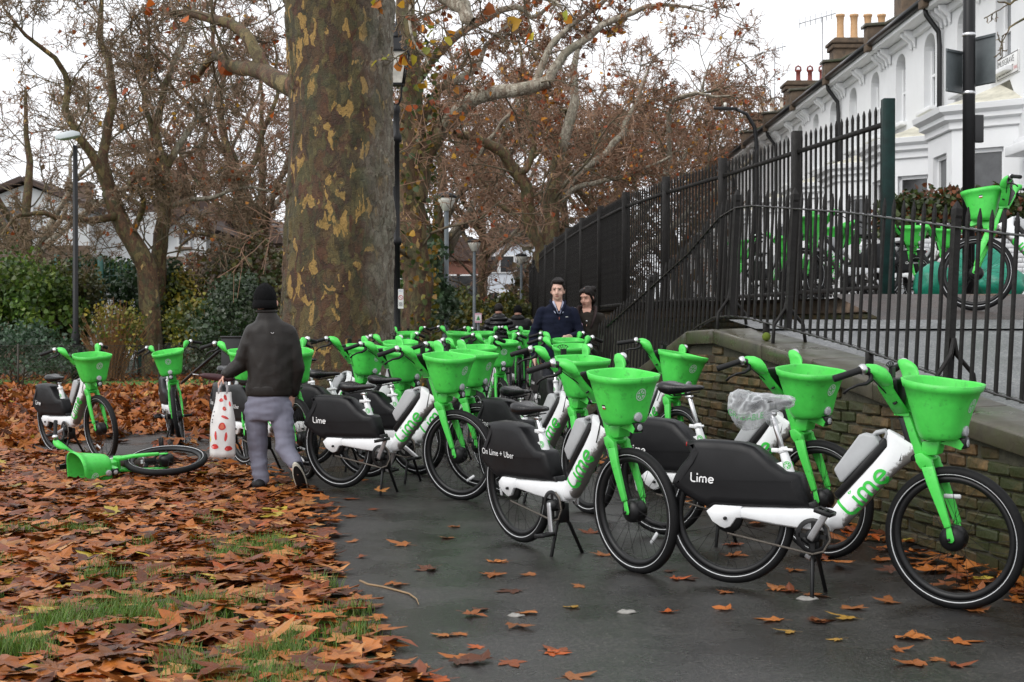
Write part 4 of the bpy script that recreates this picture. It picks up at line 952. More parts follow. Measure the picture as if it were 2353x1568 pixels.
class Grow:
    def __init__(s, seed): s.r = np.random.default_rng(seed); s.lv = {}
    def limb(s, pts, rad, lev):                    # keep a polyline
        s.lv.setdefault((lev, len(pts)), []).append((np.array(pts, float), np.array(rad, float)))
    def children(s, P, Rd, lev, n, lf, n_pts, wander, up, spread=(35, 75), lo=.25, curl=0.):
        """spawn n side shoots from each of the parents in arrays P (m,k,3), Rd (m,k); returns child arrays (vectorised)"""
        r = s.r; m, k, _ = P.shape; M = m * n
        t = lo + (1 - lo) * r.random((m, n)) ** .8; f = t * (k - 1); i0 = np.minimum(f.astype(int), k - 2); fr = (f - i0)[..., None]
        rows = np.arange(m)[:, None]; A = P[rows, i0] * (1 - fr) + P[rows, i0 + 1] * fr
        T = P[rows, i0 + 1] - P[rows, i0]; T /= np.linalg.norm(T, axis=2, keepdims=True) + 1e-9
        r0 = Rd[rows, i0] * (1 - fr[..., 0]) + Rd[rows, i0 + 1] * fr[..., 0]
        plen = np.linalg.norm(P[:, 1:] - P[:, :-1], axis=2).sum(1)[:, None]
        A = A.reshape(M, 3); T = T.reshape(M, 3); r0 = r0.reshape(M)
        L = (np.broadcast_to(plen, (m, n)) * lf * r.uniform(.55, 1.2, (m, n)) * (1.15 - .55 * t)).reshape(M)
        ra = r.normal(size=(M, 3)); S = np.cross(T, ra); S /= np.linalg.norm(S, axis=1, keepdims=True) + 1e-9
        an = np.radians(r.uniform(spread[0], spread[1], M))[:, None]; D = T * np.cos(an) + S * np.sin(an)
        C = np.empty((M, n_pts, 3)); C[:, 0] = A; st = (L / (n_pts - 1))[:, None]
        ax = r.normal(size=(M, 3)) * curl
        for q in range(1, n_pts):
            D = D + r.normal(size=(M, 3)) * wander + np.array([0, 0, up]) + np.cross(ax, D); D /= np.linalg.norm(D, axis=1, keepdims=True); C[:, q] = C[:, q - 1] + D * st
        rb = np.minimum(r0 * .55, .004 + L * .0115); tap = np.linspace(1, .35, n_pts)[None]
        return C, rb[:, None] * tap
M_BARKF = mat('plane_bark_far', (.105, .082, .050), .85, var=.4, vscale=3.5, dirt=((.16, .155, .08), .46, 2.2), bump=.6, bscale=14)
M_TWIG = mat('twigs', (.20, .135, .085), .8)
M_TWIGR = mat('red_twigs', (.24, .14, .088), .8)
M_ALEAF = mat('autumn_leaves', attr=True, rough=.55, trans=.35)
LEAFC = np.array([(.42, .10, .015), (.36, .07, .012), (.50, .20, .02), (.22, .05, .015), (.55, .30, .03), (.30, .09, .03)])
def leaf_cards(C, size, rg, cols, droop=.5):
    """small three-lobed leaves at points C"""
    m = len(C); a = rg.normal(size=(m, 3)); a[:, 2] -= droop; a /= np.linalg.norm(a, axis=1, keepdims=True); b = np.cross(a, rg.normal(size=(m, 3))); b /= np.linalg.norm(b, axis=1, keepdims=True); n = np.cross(a, b)
    s = (size * rg.uniform(.6, 1.25, m))[:, None]
    L2 = [(0, 0), (.5, .22), (.42, .62), (0, 1.0), (-.42, .62), (-.5, .22)]
    V = np.stack([C + s * (a * y + b * x + n * (.18 * abs(x) * 2 - .1 * y)) for x, y in L2], 1)
    i = np.arange(m)[:, None] * 6; F_ = np.concatenate([i + np.array([[0, 1, 2, 3]]), i + np.array([[0, 3, 4, 5]])], 0)
    return V.reshape(-1, 3), F_, np.concatenate([cols, cols], 0)
def plane_tree(name, label, base, stems, seed, dens=(6, 6, 6, 5), lf=(.50, .55, .55, .5), leaves=250, twr=.0065, sides=9, bark=None, twig=None, lsize=.16, up=.02, group=None, cat='tree', curl=.06, leafcols=None, lo=.2, thick=.80, lim=None):
    """stems: list of (points, radii) main limbs; finer orders are grown"""
    t = empty(name, base); tag(t, label, cat, group); inv = Matrix.Translation(-Vector(base))
    g = Grow(seed); off = np.array(base)
    big = []; par = []
    for pts, rad in stems:                         # smooth the given limb lines
        pts = np.array([tuple(p) for p in pts], float); rad = np.array(rad, float) * thick; k = len(pts); n = 14
        x = np.linspace(0, k - 1, n); i = np.minimum(x.astype(int), k - 2); f = (x - i)[:, None]
        p0, p1, p2, p3 = pts[np.maximum(i - 1, 0)], pts[i], pts[i + 1], pts[np.minimum(i + 2, k - 1)]
        q = .5 * ((2 * p1) + (-p0 + p2) * f + (2 * p0 - 5 * p1 + 4 * p2 - p3) * f ** 2 + (-p0 + 3 * p1 - 3 * p2 + p3) * f ** 3)
        rr = rad[i] * (1 - f[:, 0]) + rad[i + 1] * f[:, 0]; L = np.linalg.norm(q[-1] - q[0]); q[1:-1] += g.r.normal(size=(n - 2, 3)) * .012 * L * .5
        par.append((q, rr)); big.append((q, rr))
    P = np.stack([p for p, _ in par]); Rd = np.stack([r for _, r in par])
    V, F_ = tube_np(P - off, Rd, sides); nz = g.r.normal(size=(len(V), 3)) * .02 * np.repeat(Rd.ravel(), sides)[:, None]; npmesh('trunk', V + nz, F_, bark or M_BARK2, t)
    levels = []; cP, cR = P, Rd
    specs = [(8, .17, 6), (6, .22, 4), (5, .28, 3), (2, .30, 3)]
    for d, (npt, wan, sd) in enumerate(specs[:len(dens)]):
        cP, cR = g.children(cP, cR, d + 1, dens[d], lf[d], npt, wan, up * (1 if d < 2 else .3), lo=lo if d == 0 else .25, curl=curl)
        cR = np.maximum(cR, twr * (1, 1, .9, .7)[3 - d] if d >= 2 else twr * 1.5)
        if lim is not None:
            keep = lim(cP[:, 0], cP[:, -1]); cP, cR = cP[keep], cR[keep]
        levels.append((cP, cR, sd))
    V, F_ = join_np([tube_np(p - off, r, s) for p, r, s in levels[:2]]); tag(npmesh('branches', V, F_, bark or M_BARKF, t), kind='stuff')
    if len(levels) > 2:
        V, F_ = join_np([tube_np(p - off, r, s) for p, r, s in levels[2:]]); tag(npmesh('twigs', V, F_, twig or M_TWIG, t, smooth=False), kind='stuff')
    if leaves:
        P4 = levels[-1][0]; pick = g.r.integers(0, len(P4), leaves); C = P4[pick, -1] - off; lc = LEAFC if leafcols is None else leafcols
        cols = lc[g.r.integers(0, len(lc), leaves)] * g.r.uniform(.7, 1.25, (leaves, 1)); V, F_, cc = leaf_cards(C, lsize, g.r, cols); tag(npmesh('leaves', V, F_, M_ALEAF, t, cols=cc), kind='stuff')
    return t
def PX(L, Y, dY=None):
    return [at(x, y, Y + (dY[i] if dY else 0)) for i, (x, y) in enumerate(L)]
# --- the great trunk in front
def bark_mat(name='plane_bark', thr=.895, gain=1.0):
    m = bpy.data.materials.new(name); m.use_nodes = True; nt = m.node_tree; L = nt.links; b = nt.nodes['Principled BSDF']
    tc = nd(nt, 'ShaderNodeTexCoord'); mp = nd(nt, 'ShaderNodeMapping'); mp.inputs['Scale'].default_value = (1, 1, .55); L.new(tc.outputs['Object'], mp.inputs[0])
    wp_ = nd(nt, 'ShaderNodeTexNoise'); wp_.inputs['Scale'].default_value = 7; wp_.inputs['Detail'].default_value = 6; L.new(mp.outputs[0], wp_.inputs['Vector'])
    wm = nd(nt, 'ShaderNodeMixRGB'); wm.inputs[0].default_value = .20; L.new(mp.outputs[0], wm.inputs[1]); L.new(wp_.outputs['Color'], wm.inputs[2])
    def vor(scale, seed):
        o = nd(nt, 'ShaderNodeVectorMath', operation='ADD'); o.inputs[1].default_value = (seed, seed * .7, seed * .3); L.new(wm.outputs[0], o.inputs[0])
        v = nd(nt, 'ShaderNodeTexVoronoi'); v.inputs['Scale'].default_value = scale; L.new(o.outputs[0], v.inputs['Vector']); s = nd(nt, 'ShaderNodeSeparateColor'); L.new(v.outputs['Color'], s.inputs[0]); return v, s
    v1, s1 = vor(12, 1.3); v2, s2 = vor(25, 5.1); v3, s3 = vor(18, 9.7)
    big = nd(nt, 'ShaderNodeTexNoise'); big.inputs['Scale'].default_value = 1.1; big.inputs['Detail'].default_value = 4; L.new(tc.outputs['Object'], big.inputs['Vector'])
    base = ramp(nt, [(.0, (.046, .020, .010)), (.22, (.072, .036, .017)), (.40, (.042, .034, .013)), (.56, (.074, .062, .024)), (.74, (.120, .090, .036)), (.88, (.090, .038, .020))], 'CONSTANT'); L.new(s1.outputs[0], base.inputs[0])
    b2 = ramp(nt, [(.0, (.040, .018, .009)), (.3, (.030, .028, .011)), (.55, (.070, .044, .019)), (.8, (.110, .085, .036))], 'CONSTANT'); L.new(s2.outputs[1], b2.inputs[0])
    mx = nd(nt, 'ShaderNodeMixRGB'); mx.inputs[0].default_value = .35; L.new(base.outputs[0], mx.inputs[1]); L.new(b2.outputs[0], mx.inputs[2])
    ye = nd(nt, 'ShaderNodeMath', operation='GREATER_THAN'); ye.inputs[1].default_value = thr; L.new(s3.outputs[2], ye.inputs[0])
    my = nd(nt, 'ShaderNodeMixRGB'); my.inputs[2].default_value = (.30, .195, .075, 1); L.new(ye.outputs[0], my.inputs[0]); L.new(mx.outputs[0], my.inputs[1])
    # pale grey weathered side
    sp = nd(nt, 'ShaderNodeSeparateXYZ'); L.new(tc.outputs['Object'], sp.inputs[0])
    ga = nd(nt, 'ShaderNodeMath', operation='ADD'); gm = nd(nt, 'ShaderNodeMapRange'); gm.inputs[1].default_value = .74; gm.inputs[2].default_value = 1.02
    gs = nd(nt, 'ShaderNodeMath', operation='MULTIPLY'); gs.inputs[1].default_value = .8; L.new(big.outputs['Fac'], gs.inputs[0]); L.new(sp.outputs[0], ga.inputs[0]); L.new(gs.outputs[0], ga.inputs[1]); L.new(ga.outputs[0], gm.inputs[0])
    gl = ramp(nt, [(.0, (.15, .125, .095)), (.35, (.20, .18, .14)), (.7, (.115, .09, .065)), (.85, (.25, .225, .18))], 'CONSTANT'); L.new(s2.outputs[0], gl.inputs[0])
    mg = nd(nt, 'ShaderNodeMixRGB'); L.new(gm.outputs[0], mg.inputs[0]); L.new(my.outputs[0], mg.inputs[1]); L.new(gl.outputs[0], mg.inputs[2])
    # green film
    gn = nd(nt, 'ShaderNodeTexNoise'); gn.inputs['Scale'].default_value = 2.4; gn.inputs['Detail'].default_value = 8; L.new(tc.outputs['Object'], gn.inputs['Vector']); gr = ramp(nt, [(.52, (0, 0, 0)), (.70, (.4, .4, .4))]); L.new(gn.outputs['Fac'], gr.inputs[0])
    mk = nd(nt, 'ShaderNodeMixRGB'); mk.inputs[2].default_value = (.040, .055, .028, 1); L.new(gr.outputs[0], mk.inputs[0]); L.new(mg.outputs[0], mk.inputs[1])
    ve = nd(nt, 'ShaderNodeTexVoronoi', feature='DISTANCE_TO_EDGE'); ve.inputs['Scale'].default_value = 10; oe = nd(nt, 'ShaderNodeVectorMath', operation='ADD'); oe.inputs[1].default_value = (1.3, .91, .39); L.new(wm.outputs[0], oe.inputs[0]); L.new(oe.outputs[0], ve.inputs['Vector'])
    er = ramp(nt, [(.0, (.35, .35, .35)), (.035, (.9, .9, .9)), (.06, (1, 1, 1))]); L.new(ve.outputs['Distance'], er.inputs[0])
    me_ = nd(nt, 'ShaderNodeMixRGB', blend_type='MULTIPLY'); me_.inputs[0].default_value = .75; L.new(mk.outputs[0], me_.inputs[1]); L.new(er.outputs[0], me_.inputs[2]); mk = me_
    fn = nd(nt, 'ShaderNodeTexNoise'); fn.inputs['Scale'].default_value = 60; fn.inputs['Detail'].default_value = 6; L.new(tc.outputs['Object'], fn.inputs['Vector'])
    mf = nd(nt, 'ShaderNodeMixRGB', blend_type='OVERLAY'); mf.inputs[0].default_value = .55; L.new(mk.outputs[0], mf.inputs[1]); L.new(fn.outputs['Fac'], mf.inputs[2]); hv_ = nd(nt, 'ShaderNodeHueSaturation'); hv_.inputs['Saturation'].default_value = 1.12 if gain == 1 else 1.0; hv_.inputs['Value'].default_value = gain; L.new(mf.outputs[0], hv_.inputs['Color']); L.new(hv_.outputs[0], b.inputs['Base Color'])
    b.inputs['Roughness'].default_value = .72
    h = nd(nt, 'ShaderNodeMath', operation='ADD'); h1 = nd(nt, 'ShaderNodeMath', operation='MULTIPLY'); h1.inputs[1].default_value = 1.0; L.new(s1.outputs[0], h1.inputs[0]); h2 = nd(nt, 'ShaderNodeMath', operation='MULTIPLY'); h2.inputs[1].default_value = .7; L.new(s2.outputs[1], h2.inputs[0]); L.new(h1.outputs[0], h.inputs[0]); L.new(h2.outputs[0], h.inputs[1])
    h3 = nd(nt, 'ShaderNodeMath', operation='ADD'); h4 = nd(nt, 'ShaderNodeMath', operation='MULTIPLY'); h4.inputs[1].default_value = .5; L.new(fn.outputs['Fac'], h4.inputs[0]); L.new(h.outputs[0], h3.inputs[0]); L.new(h4.outputs[0], h3.inputs[1])
    bp = nd(nt, 'ShaderNodeBump'); bp.inputs['Strength'].default_value = 1.0; bp.inputs['Distance'].default_value = .03; L.new(h3.outputs[0], bp.inputs['Height']); L.new(bp.outputs[0], b.inputs['Normal'])
    return m
M_BARK = bark_mat(); M_BARK2 = bark_mat('plane_bark_plain', .985, 1.75)
Yt = 17.4; tx = AX(778, Yt); tb = gz(tx, Yt)
T0 = empty('plane_tree', (tx, Yt, tb)); tag(T0, 'huge plane tree trunk with mottled brown and yellow flaking bark', 'tree')
prof = [(1000, 168), (960, 150), (900, 140), (820, 134), (760, 131), (680, 128), (600, 126), (480, 123), (350, 118), (200, 117), (80, 121), (0, 126), (-150, 122), (-320, 118)]
ctr = [(1000, 772), (760, 773), (600, 778), (350, 785), (200, 784), (0, 780), (-320, 775)]
def pint(T, y):
    for (a, xa), (b, xb) in zip(T, T[1:]):
        if a >= y >= b: return xa + (xb - xa) * (a - y) / (a - b)
    return T[-1][1]
rr = []; nz_ = 330; ns = 150
Vb = np.empty((nz_, ns, 3))
for i in range(nz_):
    y = 1000 - 1320 * i / (nz_ - 1); rad = pint(prof, y) / FD * Yt; cx = AX(pint(ctr, y), Yt) - tx; z_ = AZ(y, Yt) - tb - .03
    for k in range(ns):
        a = 2 * math.pi * k / ns; ca, sa = math.cos(a), math.sin(a); p = Vector((ca * 2.2, sa * 2.2, z_ * 1.1))
        lump = .030 * mnoise.noise(p * .9) + .05 * sst(1.6, 0, z_) * math.sin(5 * a + 1) ** 2
        c = mnoise.cell(Vector((ca * 6 + .5 * mnoise.noise(p * 3), sa * 6 + .5 * mnoise.noise(p * 3 + Vector((9, 0, 0))), z_ * 3.6 + .6 * mnoise.noise(p * 2.5)))); flake = .010 * c + .006 * mnoise.noise(p * 9)
        side = sst(.55, .95, abs(ca)); r_ = rad * (1 + lump) + flake * (.7 + 1.0 * side)
        Vb[i, k] = (cx + ca * r_, sa * r_, z_)
idx = np.arange(nz_ * ns).reshape(nz_, ns); nx2 = np.roll(idx, -1, 1)
npmesh('trunk', Vb.reshape(-1, 3), np.stack([idx[:-1], nx2[:-1], nx2[1:], idx[1:]], -1).reshape(-1, 4), M_BARK, T0)
def add_limbs(t, stems, seed, dens, lf, leaves=120, lsize=.15, twr=.006, **k):
    """limbs of an existing tree: grown separately, then joined to it as parts"""
    tmp = plane_tree('tmp', 'x', tuple(t.location), stems, seed, dens, lf, leaves, twr=twr, lsize=lsize, **k)
    for c in list(tmp.children): c.parent = t; c.name = 'limb' if c.name.startswith('trunk') else c.name
    bpy.data.objects.remove(tmp)
LYEL = np.array([(.55, .30, .02), (.48, .16, .015), (.45, .38, .03), (.50, .10, .012), (.28, .30, .03), (.60, .24, .02)])
add_limbs(T0, [(PX([(760, 250), (660, 195), (600, 168), (545, 160), (500, 128), (470, 150), (440, 195)], 17.6, [0, .6, 1.2, 1.8, 2.4, 2.8, 3.0]), [.22, .17, .14, .12, .09, .06, .03]),
               (PX([(610, 170), (590, 120), (560, 75), (510, 48), (440, 35), (380, 30)], 18.8, [0, .1, .3, .6, 1, 1.4]), [.12, .11, .10, .09, .07, .04]),
               (PX([(820, -160), (940, -90), (1020, -20), (1060, 15), (1085, 52)], 16.6, [0, -.6, -1.2, -1.6, -1.8]), [.2, .17, .14, .11, .07])],
          21, (7, 6, 5, 5), (.42, .5, .5, .5), 60, .14, curl=.05)
# twigs with big yellow leaves hanging in front, right of the lantern
add_limbs(T0, [(PX([(860, -220), (980, -120), (1100, -60), (1200, -10), (1290, 20)], 15.5, [0, -.8, -1.4, -1.8, -2]), [.08, .06, .045, .03, .015]), (PX([(880, -160), (930, -60), (945, 20), (950, 90), (985, 150)], 16.5, [0, -.2, -.4, -.5, -.6]), [.05, .035, .025, .016, .008])],
          22, (7, 5, 4), (.35, .5, .5), 46, .11, twr=.004, leafcols=LYEL, up=-.03)
# --- second trunk behind, with the long limb reaching right
plane_tree('plane_tree', 'plane tree close behind the big trunk, one thick limb arching right', (AX(960, 25), 25, gz(-1.6, 25)), [
    (PX([(960, 930), (958, 760), (955, 600), (950, 450), (948, 320), (945, 180), (935, 20), (930, -160)], 25), [.42, .36, .33, .31, .29, .25, .22, .16]),
    (PX([(955, 460), (985, 350), (1030, 280), (1085, 230), (1140, 213), (1205, 203), (1262, 188)], 25, [0, 0, -.2, -.4, -.5, -.6, -.6]), [.24, .20, .175, .165, .155, .145, .13]),
    (PX([(1262, 188), (1285, 140), (1320, 110), (1370, 70), (1440, 35), (1520, 10), (1620, 30)], 24.4), [.11, .10, .09, .075, .06, .045, .02]),
    (PX([(1225, 200), (1262, 120), (1300, 70), (1370, 20), (1430, -40)], 24.5), [.09, .07, .06, .05, .03]),
    (PX([(948, 330), (1000, 215), (1060, 180), (1090, 160), (1120, 105), (1180, 50)], 25, [0, .3, .5, .7, .9, 1.2]), [.13, .10, .085, .07, .05, .03]),
    (PX([(945, 200), (1010, 120), (1090, 60), (1180, 15), (1230, 45), (1300, -20)], 26), [.14, .11, .09, .07, .05, .03]),
    (PX([(940, 120), (880, 40), (800, -20), (700, -40)], 26), [.12, .10, .07, .03])],
    31, (8, 6, 6, 6), (.36, .58, .64, .7), 520, lsize=.105, twr=.0055, twig=M_TWIGR, leafcols=LEAFC)
# --- the crooked tree beside the fence
plane_tree('plane_tree', 'crooked plane tree by the dark fence with a thick limb bending left', (AX(1255, 46), 46, .3), [
    (PX([(1262, 855), (1262, 680), (1255, 600), (1262, 520), (1275, 440), (1290, 340), (1310, 230), (1330, 100)], 46), [.42, .38, .35, .30, .26, .20, .15, .08]),
    (PX([(1258, 640), (1238, 570), (1216, 500), (1210, 435), (1186, 396), (1150, 345), (1100, 322), (1045, 308)], 46, [0, -.2, -.5, -.8, -1, -1.2, -1.5, -2]), [.22, .20, .20, .21, .20, .18, .15, .12]),
    (PX([(1190, 400), (1215, 380), (1225, 330), (1212, 250), (1205, 170), (1190, 90)], 45), [.12, .11, .09, .08, .06, .03]),
    (PX([(1210, 380), (1240, 345), (1250, 330), (1262, 290)], 45), [.09, .07, .05, .03]),
    (PX([(1270, 470), (1330, 400), (1400, 340), (1450, 260), (1490, 160)], 46), [.16, .14, .11, .08, .04]),
    (PX([(1265, 500), (1310, 440), (1380, 420), (1450, 400), (1540, 360)], 46), [.12, .10, .08, .06, .03])],
    32, (8, 6, 6, 6), (.42, .58, .64, .7), 450, twr=.010, thick=1.0, twig=M_TWIGR, lsize=.12)
# --- left pair
plane_tree('plane_tree', 'leaning bare plane tree over the white houses, left of its pair', (AX(338, 40), 40, 0), [
    (PX([(352, 875), (340, 640), (318, 580), (290, 530), (265, 482), (250, 440)], 40), [.46, .42, .40, .37, .35, .32]),
    (PX([(252, 445), (238, 380), (247, 310), (262, 210), (240, 120), (232, 30), (250, -80)], 40), [.27, .22, .20, .17, .14, .10, .06]),
    (PX([(255, 452), (210, 350), (165, 290), (152, 240), (158, 190), (120, 130), (60, 80), (10, 20)], 40, [0, -.5, -1, -1, -1, -1.5, -2, -2.5]), [.24, .19, .16, .14, .12, .10, .07, .03]),
    (PX([(270, 495), (215, 506), (150, 500), (90, 490), (40, 500), (5, 540)], 40, [0, -1, -1.5, -2, -2.5, -3]), [.18, .13, .11, .09, .07, .03]),
    (PX([(300, 545), (330, 480), (322, 440), (300, 425), (318, 402), (345, 410)], 40, [0, -.6, -1, -1.2, -1.2, -1.2]), [.14, .12, .10, .08, .07, .05])],
    33, (9, 7, 6, 6), (.38, .60, .66, .7), 150, thick=.70, twr=.0085, lsize=.12)
plane_tree('plane_tree', 'upright bare plane tree over the white houses, right of its pair', (AX(362, 41), 41, 0), [
    (PX([(358, 872), (362, 640), (370, 560), (378, 480), (377, 410), (372, 360)], 41), [.40, .35, .33, .30, .27, .24]),
    (PX([(372, 365), (364, 290), (374, 220), (398, 150), (428, 80), (450, 0), (460, -90)], 41), [.20, .16, .14, .12, .10, .07, .04]),
    (PX([(376, 400), (415, 330), (460, 270), (490, 200), (520, 120), (540, 40)], 41), [.17, .14, .12, .10, .07, .04]),
    (PX([(372, 360), (340, 270), (330, 180), (345, 100), (330, 10)], 41), [.14, .12, .10, .07, .04]),
    (PX([(378, 480), (430, 465), (500, 450), (560, 430), (620, 440)], 41), [.13, .11, .09, .07, .03]),
    (PX([(375, 500), (350, 450), (345, 400), (360, 340)], 41), [.10, .08, .06, .03])],
    34, (8, 7, 6, 6), (.42, .60, .66, .7), 170, thick=.68, twr=.0085, lsize=.12)
plane_tree('plane_tree', 'bare plane tree leaning left just beyond the big trunk', (AX(650, 45), 45, 0), [
    (PX([(672, 862), (640, 640), (600, 570), (565, 500), (545, 430), (525, 340)], 45), [.36, .32, .28, .25, .22, .18]),
    (PX([(525, 345), (505, 260), (515, 170), (490, 80), (500, -20)], 45), [.16, .14, .11, .08, .04]),
    (PX([(550, 440), (590, 360), (610, 280), (640, 200), (630, 100)], 45), [.14, .12, .10, .07, .04]),
    (PX([(600, 570), (540, 560), (480, 540), (430, 550), (400, 600)], 45), [.12, .10, .08, .06, .03]),
    (PX([(560, 500), (500, 470), (440, 400), (400, 330)], 45), [.12, .10, .07, .03])],
    35, (8, 6, 6, 6), (.42, .58, .64, .7), 160, twr=.0095, twig=M_TWIGR, lsize=.12)
# --- generic trees further back
def far_tree(label, x, Y, seed, ytop, spread, leaves, twig, dens=(8, 6, 6, 6), lean=0, twr=.012):
    rg = random.Random(seed); X = AX(x, Y); b = Vector((X, Y, 0)); H_ = AZ(ytop, Y) * .86; st = []
    t0 = .34 * H_
    st.append(([b, b + Vector((lean * .3, 0, t0 * .5)), b + Vector((lean * .6, 0, t0)), b + Vector((lean, .3, H_ * .6)), b + Vector((lean * 1.2, 0, H_ * .85))], [.42, .36, .32, .18, .06]))
    for k in range(6):
        a = k * 1.05 + rg.uniform(-.3, .3); o = b + Vector((lean * .5, 0, t0 * rg.uniform(.7, 1.25))); s = spread * rg.uniform(.7, 1.1)
        d = Vector((math.cos(a), math.sin(a) * .8, 0)); st.append(([o, o + d * s * .3 + Vector((0, 0, H_ * .14)), o + d * s * .6 + Vector((0, 0, H_ * .26)), o + d * s * .85 + Vector((rg.uniform(-1, 1), 0, H_ * rg.uniform(.34, .48))), o + d * s * 1.05 + Vector((rg.uniform(-1, 1), 0, H_ * rg.uniform(.40, .62)))], [.20, .16, .12, .08, .03]))
    return plane_tree('plane_tree', label, tuple(b), st, seed, dens, (.44, .58, .64, .7), leaves, twr=twr, twig=twig, sides=7, lsize=.15, lo=.15)
far_tree('reddish bare tree above the middle of the tall fence', 1420, 52, 41, 30, 6.5, 700, M_TWIGR, (8, 6, 6, 6))
far_tree('reddish bare tree whose crown meets the terrace chimneys', 1585, 60, 42, 95, 5.6, 650, M_TWIGR, (8, 6, 6, 6), lean=-1)
far_tree('reddish bare tree behind the crooked tree', 1300, 66, 43, 20, 7.5, 500, M_TWIGR, (8, 6, 6, 6))
far_tree('distant bare tree over the end of the path', 1110, 75, 44, 60, 8, 350, M_TWIGR, (8, 6, 6, 6))
far_tree('distant bare tree right of the lantern post', 1010, 58, 45, -60, 6, 350, M_TWIGR, (8, 6, 6, 6))
far_tree('bare tree at the far left over the gabled house', 60, 56, 46, -30, 7.5, 90, M_TWIG, (7, 5, 5, 4))
far_tree('bare tree behind the left pair of plane trees', 470, 70, 47, -20, 9, 120, M_TWIGR, (7, 5, 5, 5))
far_tree('bare tree left of the big trunk, far behind', 600, 60, 48, -60, 7, 150, M_TWIGR, (7, 6, 5, 5))
# branch of a street tree just outside the frame, top right
plane_tree('street_tree', 'thin bare branch of a street tree entering at the top right corner', (AX(2600, 15), 15, 1.7), [
    ([at(2600, 420, 15), at(2590, 200, 15), at(2570, 0, 15), at(2560, -200, 15)], [.12, .10, .08, .05]),
    ([at(2585, 150, 15), at(2480, 60, 14.8), at(2400, 30, 14.6), at(2340, 50, 14.5), at(2300, 85, 14.4)], [.05, .035, .022, .014, .006]),
    ([at(2575, 20, 15), at(2470, 0, 14.8), at(2380, -20, 14.6), at(2320, 10, 14.5), at(2290, 5, 14.4)], [.05, .035, .022, .014, .006])],
    51, (3, 3, 2), (.3, .5, .5), 4, twr=.004, lsize=.08, curl=.1)
# ------------------------------------------------------------------ shrubs and hedges
M_SHRUB = mat('shrub_leaves', attr=True, rough=.45, trans=.25)
M_STEM = mat('shrub_stems', (.10, .055, .028), .8, var=.3)
M_STEMO = mat('orange_stems', (.24, .115, .045), .7, var=.3)
def shrub(label, blobs, n, size, cols, seed, stems=None, name='shrub', cat='shrub', group=None, stick=0, stickcol=None, base=None, core=True):
    """blobs: (centre, radii) ellipsoids filled with leaf clumps; an uneven skin with gaps"""
    rg = np.random.default_rng(seed); C0 = Vector(blobs[0][0]); b = base or (C0.x, C0.y, gz(C0.x, C0.y)); off = np.array(b)
    t = empty(name, b); tag(t, label, cat, group); pts = []; cl = []
    vol = np.array([r[0] * r[1] * r[2] for _, r in blobs]) ** .67; vol = vol / vol.sum(); cols = np.array(cols)
    for (c, r), f in zip(blobs, vol):
        m = int(n * f); k = max(6, m // 26); cc = rg.normal(size=(k, 3)); cc /= np.linalg.norm(cc, axis=1, keepdims=True); cc[:, 2] = np.where(cc[:, 2] < -.5, -cc[:, 2], cc[:, 2])
        cc *= rg.uniform(.55, 1.08, (k, 1)); pick = rg.integers(0, k, m); p = cc[pick] + rg.normal(size=(m, 3)) * .16
        pts.append(np.array(c) + p * np.array(r)); tone = rg.uniform(.55, 1.35, k)[pick]; base_c = cols[rg.integers(0, len(cols), k)[pick]]; cl.append(base_c * tone[:, None] * rg.uniform(.8, 1.2, (m, 1)))
    P = np.concatenate(pts); Cc = np.clip(np.concatenate(cl), 0, 1); keep = P[:, 2] > b[2] + .02; P, Cc = P[keep], Cc[keep]
    V, F_, cc = leaf_cards(P - off, size, rg, Cc, droop=.1); tag(npmesh('foliage', V, F_, M_SHRUB, t, cols=cc), kind='stuff')
    if core:                                       # stems inside
        ns = 26; A = np.zeros((ns, 5, 3)); c = np.array(blobs[0][0]); r = np.array(blobs[0][1])
        for i in range(ns):
            c, r = (np.array(blobs[i % len(blobs)][0]), np.array(blobs[i % len(blobs)][1])); e = c + rg.normal(size=3) * r * .45; s0 = np.array([c[0] + rg.normal() * r[0] * .2, c[1] + rg.normal() * r[1] * .2, b[2] - .03])
            for q in range(5): A[i, q] = s0 + (e - s0) * q / 4 + rg.normal(size=3) * .03
        Rr = np.linspace(.022, .006, 5)[None].repeat(ns, 0); V, F_ = tube_np(A - off, Rr, 4); tag(npmesh('stems', V, F_, stems or M_STEM, t), kind='stuff')
    if stick:                                      # long whippy shoots standing out of it
        A = np.zeros((stick, 6, 3)); c = np.array(blobs[0][0]); r = np.array(blobs[0][1])
        for i in range(stick):
            an = rg.uniform(0, 6.28); sp = rg.uniform(.1, 1); s0 = np.array([c[0] + math.cos(an) * r[0] * .25 * sp, c[1] + math.sin(an) * .25 * r[1], b[2]])
            e = np.array([c[0] + math.cos(an) * r[0] * 1.25 * sp, c[1] + math.sin(an) * r[1] * sp, b[2] + (c[2] - b[2] + r[2]) * rg.uniform(.6, 1.1) * (1.1 - .3 * sp)])
            for q in range(6):
                f = q / 5; A[i, q] = s0 + (e - s0) * np.array([f ** 1.5, f ** 1.5, f]) + rg.normal(size=3) * .025
        Rr = np.linspace(.016, .005, 6)[None].repeat(stick, 0); V, F_ = tube_np(A - off, Rr, 4); tag(npmesh('shoots', V, F_, stickcol or M_STEMO, t), kind='stuff')
    return t
G_DK = [(.018, .040, .012), (.025, .055, .015), (.03, .05, .02)]; G_MD = [(.075, .14, .022), (.10, .17, .025), (.055, .10, .022), (.13, .18, .03)]
G_YL = [(.20, .19, .02), (.10, .12, .02), (.26, .20, .02), (.06, .08, .02)]; G_BL = [(.045, .085, .045), (.065, .115, .065), (.035, .065, .035)]; G_GL = [(.05, .075, .035), (.035, .06, .025), (.10, .12, .08)]
def B(x, y, Y, rx, rz, ry=1.2): p = at(x, y, Y); return (tuple(p), (rx / FD * Y, ry, rz / FD * Y))
